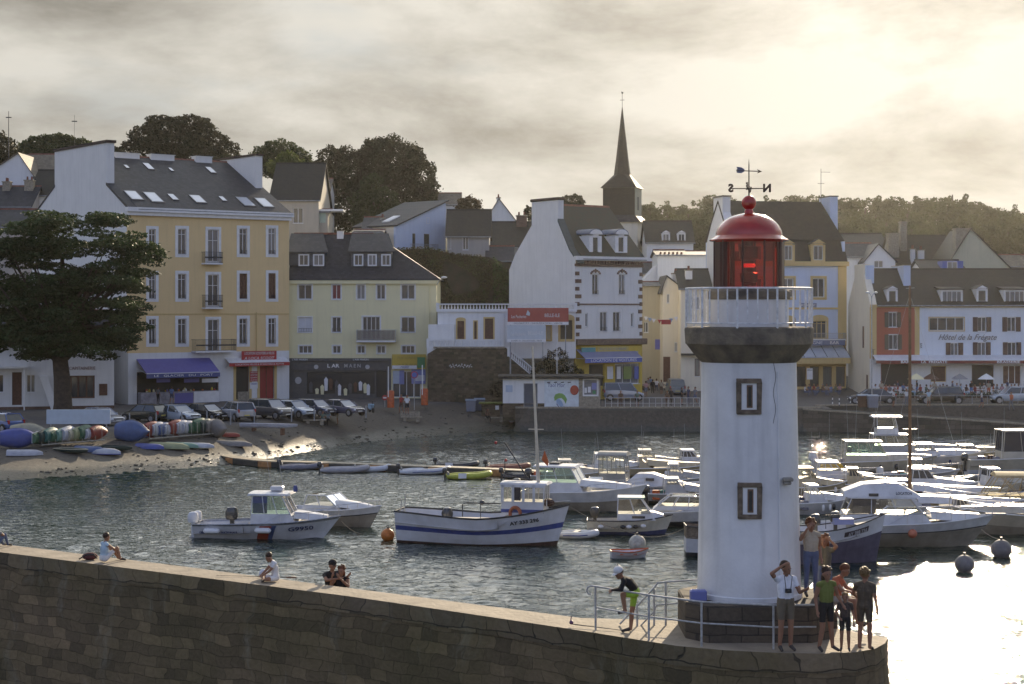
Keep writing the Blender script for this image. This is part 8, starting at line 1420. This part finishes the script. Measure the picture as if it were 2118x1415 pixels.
figure('chair', 'person in blue shirt sitting on the stone seat', G(679, 880) + Vector((0, 0, .0)), -.3, 'pale_blue', 'dark', 'grey'); figure('chair', 'person in dark green sitting at the left of the stone seat', G(668, 881), -.1, 'green', 'denim', 'black'); figure('chair', 'person in brown slumped on the bench beside the stone planter', G(1008, 873), .4, 'brown', 'dark', 'black')
# cafe terrace: raised deck, planters, customers
x0, x1 = PX(1800, 176), PX(2200, 176); m = MB(); m.box(x0, x1, 173.6, 181.6, GZ - .1, GZ + .45); tag(m.build('terrace', STO), kind='structure')
x0b, x1b = PX(1690, 184), PX(1762, 184); kinds = ['white', 'navy', 'red', 'grey', 'brown', 'cream', 'blue', 'green', 'pink', 'black', 'orange', 'pale_blue']; hh = ['brown', 'black', 'fair', 'auburn', 'grey']; r6 = random.Random(9)
CW = {'white': 'white', 'navy': 'navy blue', 'red': 'red', 'grey': 'grey', 'brown': 'brown', 'cream': 'cream', 'blue': 'mid blue', 'green': 'green', 'pink': 'pink', 'black': 'black', 'orange': 'orange', 'pale_blue': 'pale blue'}
where = ['below the red wall section', 'in front of the bar door', 'under the awning lettering', 'in front of the ochre-framed window', 'below the hotel name', 'in front of the wide dark door', 'under the far right windows']
for k in range(34):
    px = 1812 + k * 9.3 + r6.uniform(-2, 2); Y = r6.uniform(174.8, 179.5); z = GZ + .45; t_ = kinds[(k * 5) % 12]; u = where[min(6, k // 5)]; st_ = k % 4 == 1
    figure('standb' if st_ else 'chair', f"{'standing' if st_ else 'seated'} terrace customer in {CW[t_]} {u}", (PX(px, Y), Y, z), r6.uniform(-2.5, 2.5), t_, kinds[(k * 7 + 3) % 12], hh[k % 5], .97, 'customers on the cafe terrace')
ct = thing('cafe_table', 'round table among the customers on the hotel terrace', 'table', (PX(1830, 176), 176, GZ + .45), 0, 'cafe tables'); m = MB(); m.lathe([(.02, .70), (.42, .70), (.42, .73), (.02, .73)], 14); m.build('table_top', WHITE, ct); m = MB(); m.tube((0, 0, 0), (0, 0, .7), .03, n=6); m.lathe([(.22, 0), (.2, .03)], 10); m.build('pedestal', IRON, ct)
ct['label'] = 'round table among the hotel terrace customers, first from the left'
for k in range(9): dup(ct, f'round table among the hotel terrace customers, {ORD[k + 1]} from the left', (PX(1850 + 30 * k, 176.3), 176.3 + (k % 3) * 1.1 - .8, GZ + .45))
pl_ = None; GL = mat('planter_leaves', (.06, .09, .03), .6, .3, 2, trans=.3)
for k in range(11):
    X = PX(1812 + k * 32, 173.9)
    if pl_ is None:
        pl_ = thing('planter', 'planter of greenery edging the hotel terrace, first from the left', 'planter', (X, 173.9, GZ), 0, 'planters along the terrace'); m = MB(); m.box(-.7, .7, -.2, .2, 0, .62); m.build('trough', BRN, pl_, bevel=.02); rg_ = np.random.default_rng(4); leaves('plants', np.stack([rg_.uniform(-.7, .7, 420), rg_.uniform(-.22, .22, 420), rg_.uniform(.55, 1.05, 420)], 1), .12, GL, pl_, 4)
    else: dup(pl_, f'planter of greenery edging the hotel terrace, {ORD[k]} from the left', (X, 173.9, GZ), 0, (1, 1, .8 + .08 * (k % 5)))
for k, px in enumerate((1895, 1925, 1985, 2040)): # closed parasols
    o = thing('parasol', ['half-open beige parasol under the lettering', 'folded parasol left of the hotel windows', 'grey parasol before the dark door', 'white parasol at the far right of the terrace'][k], 'parasol', (PX(px, 177), 177, GZ + .45)); m = MB(); m.tube((0, 0, 0), (0, 0, 2.3), .025, n=6); m.build('pole', GREYM, o); m = MB(); m.lathe([(.9, 1.75), (.5, 2.05), (.03, 2.32)], 8); m.build('canopy', [CRM, BRN, flat('cloth_g', (.25, .25, .26)), WHITE][k], o)
for k in range(9):
    px = 1665 + k * 9; Y = 185.5 + (k % 3) * .8; figure('chair', f"seated customer in {CW[kinds[k]]} on the terrace of the pale blue hotel", (PX(px, Y), Y, GZ), r6.uniform(-2, 2), kinds[k], 'denim', hh[k % 5], 1.0, 'customers of the pale blue hotel')
# ---------------------------------------------------------------- quay furniture
def bench(label, p, rz, back=False):
    o = thing('bench', label, 'bench', p, rz); m = MB(); m.box(-1.0, 1.0, -.25, .25, .40, .50); m.build('seat', STO, o, bevel=.02)
    for x in (-.6, .6): m = MB(); m.box(x - .16, x + .16, -.2, .2, 0, .40); m.build('leg', STO, o, bevel=.03)
    if back: m = MB(); m.box(-1.05, .75, .2, .28, .50, .95); m.build('backrest', STO, o, bevel=.02)
    return o
bench('pale concrete bench with backrest on the slope', G(851, 873), -.05, True); bench('backless stone bench beside the slumped person', G(1024, 874), .1); bench('low stone seat left of the seated trio', G(651, 880), .1)
def bollards():
    o = thing('bollard', 'x', 'bollard', gp(213, 880), 0, 'posts along the parking row'); m = MB(); m.tube((0, 0, -.1), (0, 0, .92), .055, n=8); m.ball((0, 0, .92), .055, 8); m.build('post', mat('weathered_post', (.30, .31, .32), .7, .2, 6), o, smooth=60); o['label'] = 'plain grey post in front of the parked cars, first from the left'
    for i_, (px, py) in enumerate(((268, 879), (323, 878), (376, 876), (428, 874), (477, 876), (526, 874), (603, 870), (650, 868), (733, 853), (757, 862))): dup(o, f'plain grey post in front of the parked cars, {ORD[i_ + 1]} from the left', W(px, py, GZ))
    m = MB(); q = thing('bollard', 'x', 'bollard', W(1722, 840, GZ), 0, 'striped posts at the slipway head')
    for k in range(5): m.m = k % 2; m.tube((0, 0, k * .2), (0, 0, k * .2 + .2), .05, n=8)
    m.build('striped_post', [flat('post_dark', (.08, .08, .09)), WHITE], q); q['label'] = 'black and white striped post at the slipway head, first from the left'
    for i_, px in enumerate((1736, 1759, 1773, 1782, 1789)): dup(q, f'black and white striped post at the slipway head, {ORD[i_ + 1]} from the left', W(px, 841 if px < 1740 else 838, GZ))
bollards()
def bin_(label, p, mt, rz=0, w_=.62): o = thing('wheelie_bin', label, 'bin', p, rz); m = MB(); m.loft([[Vector((a * k * w_, c * k * .36, z)) for a, c in ((-.5, -1), (.5, -1), (.5, 1), (-.5, 1))] for k, z in ((.85, .08), (1, 1.15))], closed=True); m.build('bin_body', mt, o, bevel=.02); m = MB(); m.prism([(-w_ * .54, -.42, 1.15), (-w_ * .54, .40, 1.15), (-w_ * .54, .40, 1.30), (-w_ * .54, -.42, 1.20)], (w_ * 1.08, 0, 0)); m.build('lid', flat('lid_blue', (.25, .32, .42), rough=.3), o); return o
bin_('large grey bin with pale lid, left one', G(974, 853), flat('bin_grey', (.22, .23, .27)), 0, 1.0); bin_('large grey bin behind the pale-lidded one', G(992, 851), flat('bin_grey2', (.14, .15, .18)), .1, 1.0); bin_('grey bin beside the dark saloon', W(1805, 845, GZ), flat('bin_grey', (.22, .23, .27)), 0, 1.0); bin_('brown bin next to the striped posts', W(1785, 844, GZ), BRN, 0, 1.0)
o = thing('stone_planter', 'stone kiosk with mossy yellow-green top and paper notice', 'kiosk', G(1015, 862)); m = MB(); m.box(-.9, .9, -.4, .4, 0, 1.25); m.build('kiosk_body', RUB, o); m = MB(); m.box(-1.15, 1.15, -.6, .6, 1.25, 1.42); m.build('mossy_top', mat('moss', (.20, .22, .06), .9, .3, 6, bump=.8), o, bevel=.04); m = MB(); m.box(.45, .8, -.45, -.41, .7, 1.1); m.build('notice', WHT_, o)
for px, lb in ((808, 'orange and white advertising column left of the fish shop sign'), (878, 'orange column right of the fish shop sign')): o = thing('orange_column', lb, 'column', gp(px, 843 if px < 850 else 838)); m = MB(); m.lathe([(.34, 0), (.34, 1.5), (.25, 1.62)], 14); m.build('column_body', ORN, o, smooth=40); m = MB(); m.tube((-.2, -.3, 1.0), (-.2, -.3, 3.9), .05, n=6); m.build('pole', WHITE, o)
def disc_sign(label, px, py, top, r, ring=True):
    p = gp(px, py); o = thing('road_sign', label, 'road sign', p); h = PZ(top, p.y) - GZ; m = MB(); m.tube((0, 0, 0), (0, 0, h), .035, n=6); m.build('pole', GREYM, o); m = MB(); m.lathe([(r, 0), (r, .03)], 18); m.v = [(x, -.05 - z, y + h - r) for x, y, z in m.v]; d = m.build('disc', RED_, o); m = MB(); m.box(-r * .65, r * .65, -.1, -.082, h - r - .07, h - r + .07); m.build('bar', WHT_ if ring else BLU_, d)
    if not ring: m = MB(); m.lathe([(r * .75, 0), (r * .75, .01)], 18); m.v = [(x, -.082 - z, y + h - r) for x, y, z in m.v]; m.build('inner_disc', BLU_, d)
disc_sign('round no-entry sign low beside the orange column', 796, 842, 817, .26); disc_sign('round no-parking sign on a tall white pole', 857, 848, 768, .33, False)
o = thing('scooter', 'pale blue motor scooter parked near the shop', 'scooter', gp(768, 853), -1.2); m = MB(); m.path([(-.5, 0, .5), (-.1, 0, .35), (.25, 0, .35), (.45, 0, .75)], .12, 8, rs=[.2, .16, .12, .14]); m.box(-.55, .0, -.14, .14, .62, .75); m.build('scooter_body', flat('scooter_blue', (.30, .45, .58)), o, smooth=50); m = MB(); m.path([(.45, 0, .75), (.38, 0, 1.02)], .04, 6); m.tube((.38, -.3, 1.02), (.38, .3, 1.02), .025, n=6); m.build('handlebar', BLK_, o)
for x in (-.5, .58): m = MB(); m.tube((x, -.06, .22), (x, .06, .22), .22, n=14); m.build('wheel', TYRE, o)
for px, py in ((1092, 724), ): pass
o = thing('flagpole', 'thin white pole rising from the terrace bushes', 'pole', (PX(1152, 172), 172, 4.8)); m = MB(); m.tube((0, 0, 0), (0, 0, PZ(690, 172) - 4.8), .04, n=6); m.build('pole', WHITE, o); m = MB(); m.box(-.2, .2, -.02, .02, 1.6, 1.9); m.build('bracket', GREYM, o)
o = thing('street_lamp', 'twin-headed street lamp in front of the cream gable', 'street lamp', (PX(1803, 171), 171, GZ)); h = PZ(612, 171) - GZ; m = MB(); m.tube((0, 0, 0), (0, 0, h), .08, .05, 8); m.path([(-.35, 0, h + .35), (-.1, 0, h + .1), (0, 0, h - .3), (.1, 0, h + .1), (.35, 0, h + .35)], .03, 6); m.build('lamp_post', GREYM, o)
for x in (-.4, .4): m = MB(); m.ball((x, 0, h + .33), .2, 10, (1, 1, .55)); m.build('lamp_head', WHITE, o, smooth=True)
o = thing('wall_lamp', 'street lamp on a bracket at the roof corner of the cream building', 'street lamp', (PX(903, 181), 181, PZ(590, 181))); m = MB(); m.path([(0, 0, 0), (.3, -.2, .5), (.7, -.4, .75)], .03, 6); m.build('bracket', GREYM, o); m = MB(); m.ball((.8, -.45, .8), .25, 10, (1.4, 1, .5)); m.build('lamp_head', mat('lamp_cover', (.7, .7, .7), .2), o, smooth=True)
# quay railing
o = thing('quay_railing', 'long tubular railing along the quay edge in front of the street', 'railing', (PX(1240, 163.3), 163.3, GZ)); xs__ = [PX(p_, 163.3) - PX(1240, 163.3) for p_ in range(1252, 1460, 13)]
m = MB(); m.tube((xs__[0], 0, 1.0), (xs__[-1], 0, 1.0), .03, n=6); m.tube((xs__[0], 0, .5), (xs__[-1], 0, .5), .022, n=6); m.build('rail', mat('grey_rail_paint', (.5, .5, .5), .35), o)  # rails and posts share one plain mid-grey paint
for x in xs__: m = MB(); m.tube((x, 0, .1), (x, 0, 1.02), .028, n=6); m.build('post', mat('grey_rail_paint', (.5, .5, .5)), o)
o = thing('quay_railing', 'low railing along the upper quay before the hotel', 'railing', (PX(1790, 168.4), 168.4, GZ)); m = MB(); L_ = PX(2200, 168.4) - PX(1790, 168.4); m.tube((0, 0, .95), (L_, 0, .95), .025, n=6); m.build('rail', GREYM, o)
for k in range(14): m = MB(); m.tube((L_ * k / 13, 0, .1), (L_ * k / 13, 0, .97), .025, n=6); m.build('post', GREYM, o)
# bunting over the street
o = thing('bunting', 'string of small flags with a red banner hung across the street', 'bunting', (PX(1328, 184), 184, PZ(655, 184))); m = MB(); W_ = PX(1408, 184) - PX(1328, 184); m.path([(W_ * t, 0, -.5 * 4 * t * (1 - t) + .2) for t in [i / 8 for i in range(9)]], .012, 4); m.build('string', WHITE, o)
for k, t in enumerate((.1, .2, .3, .45, .62, .75, .88)):
    z = -.5 * 4 * t * (1 - t) + .2; m = MB()
    if k == 4: m.box(W_ * t - .5, W_ * t + .5, -.01, .01, z - .55, z - .05)
    else: m.prism([(W_ * t - .22, 0, z), (W_ * t + .22, 0, z - .05), (W_ * t, 0, z - .45)], (0, .01, 0))
    m.build('flag', RED_ if k in (4, 3) else (flat('flag_blue', (.25, .35, .5)) if k % 2 else WHT_), o)
for (px, py0, py1, Y, lb) in ((18, 230, 300, 246, 'thin tall radio mast on the hill at the far left'), (154, 238, 300, 258, 'hair-thin aerial above the low hill tree')): o = thing('radio_mast', lb, 'mast', (PX(px, Y), Y, PZ(py1 + 40, Y))); m = MB(); m.tube((0, 0, 0), (0, 0, PZ(py0, Y) - PZ(py1 + 40, Y)), .09 if px < 50 else .03, .04 if px < 50 else .02, 5); m.box(-.4, .4, -.03, .03, PZ(py0 + 14, Y) - PZ(py1 + 40, Y), PZ(py0 + 12, Y) - PZ(py1 + 40, Y)); m.build('mast_pole', IRON, o)
# ---------------------------------------------------------------- dinghies on the beach
def shell(o, L, B, D_, mt, rim=None, mode='down', part='hull_shell', full=2.0):
    """small open dinghy; mode: down = keel up on the ground, edge = standing on its side, up"""
    r_ = []; S = [0, .08, .2, .35, .5, .65, .8, .92, 1.0]
    def sec(s):
        b_ = B / 2 * (.72 + .28 * math.sin(math.pi / 2 * min(1, s / .45))) if s < .45 else B / 2 * max(.02, 1 - ((s - .45) / .55) ** full); d = D_ * (1 if s < .7 else 1 - .5 * ((s - .7) / .3) ** 2); return b_, d
    for s in S: b_, d = sec(s); x = -L / 2 + L * s; r_.append([Vector((x, y * b_, z * d)) for y, z in ((-1, 0), (-.97, .35), (-.75, .78), (-.3, .98), (0, 1.0), (.3, .98), (.75, .78), (.97, .35), (1, 0))])
    M = {'down': Matrix.Identity(4), 'edge': Matrix.Translation((0, 0, B / 2)) @ Matrix.Rotation(R(90), 4, 'X'), 'up': Matrix.Translation((0, 0, D_)) @ Matrix.Rotation(R(180), 4, 'X')}[mode]
    m = MB(); m.loft([[M @ p for p in r] for r in r_], closed=False, caps=True); m.build(part, mt, o, smooth=50)
    m = MB(); m.path([M @ r[0] for r in r_] + [M @ r[-1] for r in r_[::-1]], .035, 6, closed=True); m.build('gunwale', rim or mt, o)
dm = lambda n, c: mat('dinghy_' + n, tuple(x * .8 for x in c), .5, .2, 2, col2=tuple(x * .5 + .02 for x in c))
DM = dict(blue=dm('blue', (.10, .13, .42)), mid=dm('mid_blue', (.10, .16, .34)), white=dm('white', (.58, .60, .66)), green=dm('green', (.06, .16, .08)), teal=dm('teal', (.06, .20, .17)), red=dm('red', (.33, .05, .03)), cream=dm('cream', (.50, .47, .33)), mint=dm('mint', (.22, .40, .32)), lime=dm('lime', (.40, .43, .22)), dark=dm('dark_green', (.03, .06, .05)), grey=dm('grey', (.28, .26, .24)), navy=dm('navy', (.05, .06, .16)))
def rack(label, pA, pB, zc=None):
    A, B_ = G(*pA), G(*pB); d = B_ - A; L_ = d.length; o = thing('dinghy_rack', label, 'rack', A, math.atan2(d.y, d.x)); m = MB(); dz = d.z; m.tube((0, -.6, .18), (L_, -.6, dz + .18), .05, n=6); m.tube((0, .6, .18), (L_, .6, dz + .18), .05, n=6); m.build('rail', mat('rack_galvanised', (.38, .36, .30), .6, .2, 5), o)
    for k in range(int(L_ / .55) + 1): x = min(L_, k * .55); m = MB(); m.path([(x, -.6, .15 + dz * x / L_), (x, -.6, 1.15 + dz * x / L_), (x, .6, 1.15 + dz * x / L_), (x, .6, .15 + dz * x / L_)], .022, 5); m.build('hoop', mat('rack_galvanised', (.38, .36, .30)), o)
    return o, A, d
def dinghy(label, p, rz, L, B, D_, mt, mode, rim=None): o = thing('dinghy', label, 'dinghy', p, rz, 'small boats stored on the beach'); shell(o, L, B, D_, mt, rim, mode); return o
o, A, d = rack('long dinghy rack with hoops at the far left of the beach', (78, 925), (208, 914)); n_ = 11
cs = ['green', 'dark', 'teal', 'green', 'mint', 'white', 'cream', 'lime', 'green', 'white', 'red']
for k in range(n_): p = A + d * ((k + .5) / n_); dinghy(f"{DM[cs[k]].name.replace('dinghy_', '').replace('_', ' ')} dinghy stored upright, {['first', 'second', 'third', 'fourth', 'fifth', 'sixth', 'seventh', 'eighth', 'ninth', 'tenth', 'last'][k]} from the left in the left rack", p + Vector((0, .1, .2)), R(72), 2.3, .95 + .1 * (k % 3), .34, DM[cs[k]], 'edge', DM['white'] if k % 3 == 0 else None)
o, A, d = rack('dinghy rack with blue, red and green boats in the middle of the beach', (300, 912), (448, 900)); cs = ['blue', 'red', 'white', 'mid', 'white', 'red', 'white', 'white', 'green', 'green', 'dark', 'grey']
for k in range(12): p = A + d * ((k + .5) / 12); dinghy(f"{DM[cs[k]].name.replace('dinghy_', '').replace('_', ' ')} dinghy stored upright, {['first', 'second', 'third', 'fourth', 'fifth', 'sixth', 'seventh', 'eighth', 'ninth', 'tenth', 'eleventh', 'last'][k]} from the left in the middle rack", p + Vector((0, .1, .2)), R(62), 2.4, 1.0 + .15 * ((k * 3) % 4) / 2, .36, DM[cs[k]], 'edge', DM['white'] if k % 4 == 0 else None)
for a in (('violet-blue dinghy lying on its side at the left end of the left rack', G(42, 926), .3, 2.8, 1.4, .5, DM['blue'], 'edge'), ('white upturned dinghy on the sand, lowest at the left', G(52, 941), .1, 2.5, 1.2, .38, DM['white'], 'down'), ('cream open dinghy behind the violet-blue one', G(62, 912), .1, 2.8, 1.3, .4, DM['cream'], 'edge'), ('dark boat with cream edge lying open on the sand', G(150, 937), -.5, 2.9, 1.2, .3, DM['dark'], 'up', DM['cream']), ('white and blue upturned punt with flat transom', G(212, 938), -.45, 3.3, 1.25, .4, DM['white'], 'down', DM['blue']), ('blue upturned dinghy tucked against the white punt', G(188, 934), -.45, 2.6, 1.2, .38, DM['mid'], 'down'), ('dark green boat beyond the white punt', G(240, 932), -.4, 2.8, 1.2, .3, DM['dark'], 'up'),
    ('big mid-blue dinghy standing on its side before the middle rack', G(275, 915), -.2, 2.6, 1.65, .5, DM['mid'], 'edge'), ('violet-blue upturned boat right of the big blue one', G(312, 928), -.5, 2.5, 1.1, .35, DM['blue'], 'down'), ('long lime-cream upturned punt under the middle rack', G(352, 927), -.5, 3.6, 1.2, .4, DM['lime'], 'down'), ('mint-green boat beside the long punt', G(378, 925), -.5, 3.0, 1.0, .34, DM['mint'], 'down'), ('pale blue upturned sailing dinghy with rounded deck', G(412, 926), -.35, 2.6, 1.3, .36, DM['white'], 'down', DM['cream']), ('grey upturned punt right of the middle rack', G(486, 922), -.45, 3.2, 1.1, .36, DM['grey'], 'down'), ('grey-white boat stood on its side at the right end of the middle rack', G(452, 905), -.7, 2.0, 1.4, .45, DM['grey'], 'edge'), ('small rust-red boat behind the grey punt', G(475, 903), 0, 1.6, .8, .3, DM['red'], 'down'), ('rolled white and violet rubber dinghy on the sand below the block', G(1072, 874), .1, 1.7, 1.3, .45, DM['white'], 'down', DM['red'])): dinghy(*a)
o = thing('sailing_hull', 'long slim white racing hull resting on trestles', 'boat', G(556, 900) + Vector((0, 0, .55)), -.28); shell(o, 5.0, .55, .34, DM['white'], None, 'up', full=3.0); m = MB()
for x in (-1.3, 1.2): m = MB(); m.box(x - .05, x + .05, -.35, .35, -.55, 0); m.build('trestle', BRN, o)
p = G(85, 905); o = thing('storage_board', 'long pale blue panel behind the left rack', 'panel', p + Vector((0, 1.5, 0)), .04); m = MB(); m.box(0, 4.8, 0, .08, .9, 2.0); m.build('panel', flat('panel_ice', (.45, .53, .60)), o); 
for x in (.3, 4.5): m = MB(); m.tube((x, .12, 0), (x, .12, 2.0), .05, n=6); m.build('post', GREYM, o)
# fishing rod and reel left on the wall
p = W(1180, 1296, TZ); o = thing('fishing_rod', 'fishing rod with purple reel lying on the wall top', 'fishing rod', p, 0); m = MB(); m.tube((0, 0, .06), (1.3, -.75, .03), .012, .006, 5); m.build('rod', BLK_, o); m = MB(); m.ball((.02, 0, .09), .05, 8); m.tube((0, 0, .1), (.02, .02, .22), .012, n=5); m.build('reel', flat('reel_violet', (.12, .05, .12)), o)
p = W(592, 1197, TZ); o = thing('fishing_rod', 'dark rod lying beside the cross-legged boy', 'fishing rod', p, 0); m = MB(); m.tube((.25, .0, .03), (-1.9, .35, .03), .012, .005, 5); m.build('rod', BLK_, o); m = MB(); m.tube((.0, .02, .03), (.27, -.01, .03), .02, n=6); m.build('handle', BRN, o)
o = thing('cool_box', 'blue and white bag on the pedestal corner against the tower', 'bag', (LX - 1.22, LY - .75, zp)); m = MB(); m.box(-.16, .2, -.12, .12, 0, .24); m.build('bag_body', flat('bag_blue', (.16, .18, .42)), o, bevel=.03); m = MB(); m.path([(-.16, -.1, .02), (-.24, -.12, -.15), (-.22, -.12, -.38)], .03, 6); m.build('strap', BLK_, o)
# ---------------------------------------------------------------- haze
hm = bpy.data.materials.new('sea_haze'); hm.use_nodes = True; t_ = hm.node_tree; t_.nodes.clear(); T = NT(t_)
pv = T.n('ShaderNodeVolumePrincipled', i={'Color': (.95, .93, .88, 1), 'Density': .00006, 'Anisotropy': .84}); T.n('ShaderNodeOutputMaterial', i={'Volume': pv.outputs[0]})
m = MB(); m.box(-1250, 1250, -250, 1450, -6, 62); tag(m.build('haze', hm), kind='stuff')
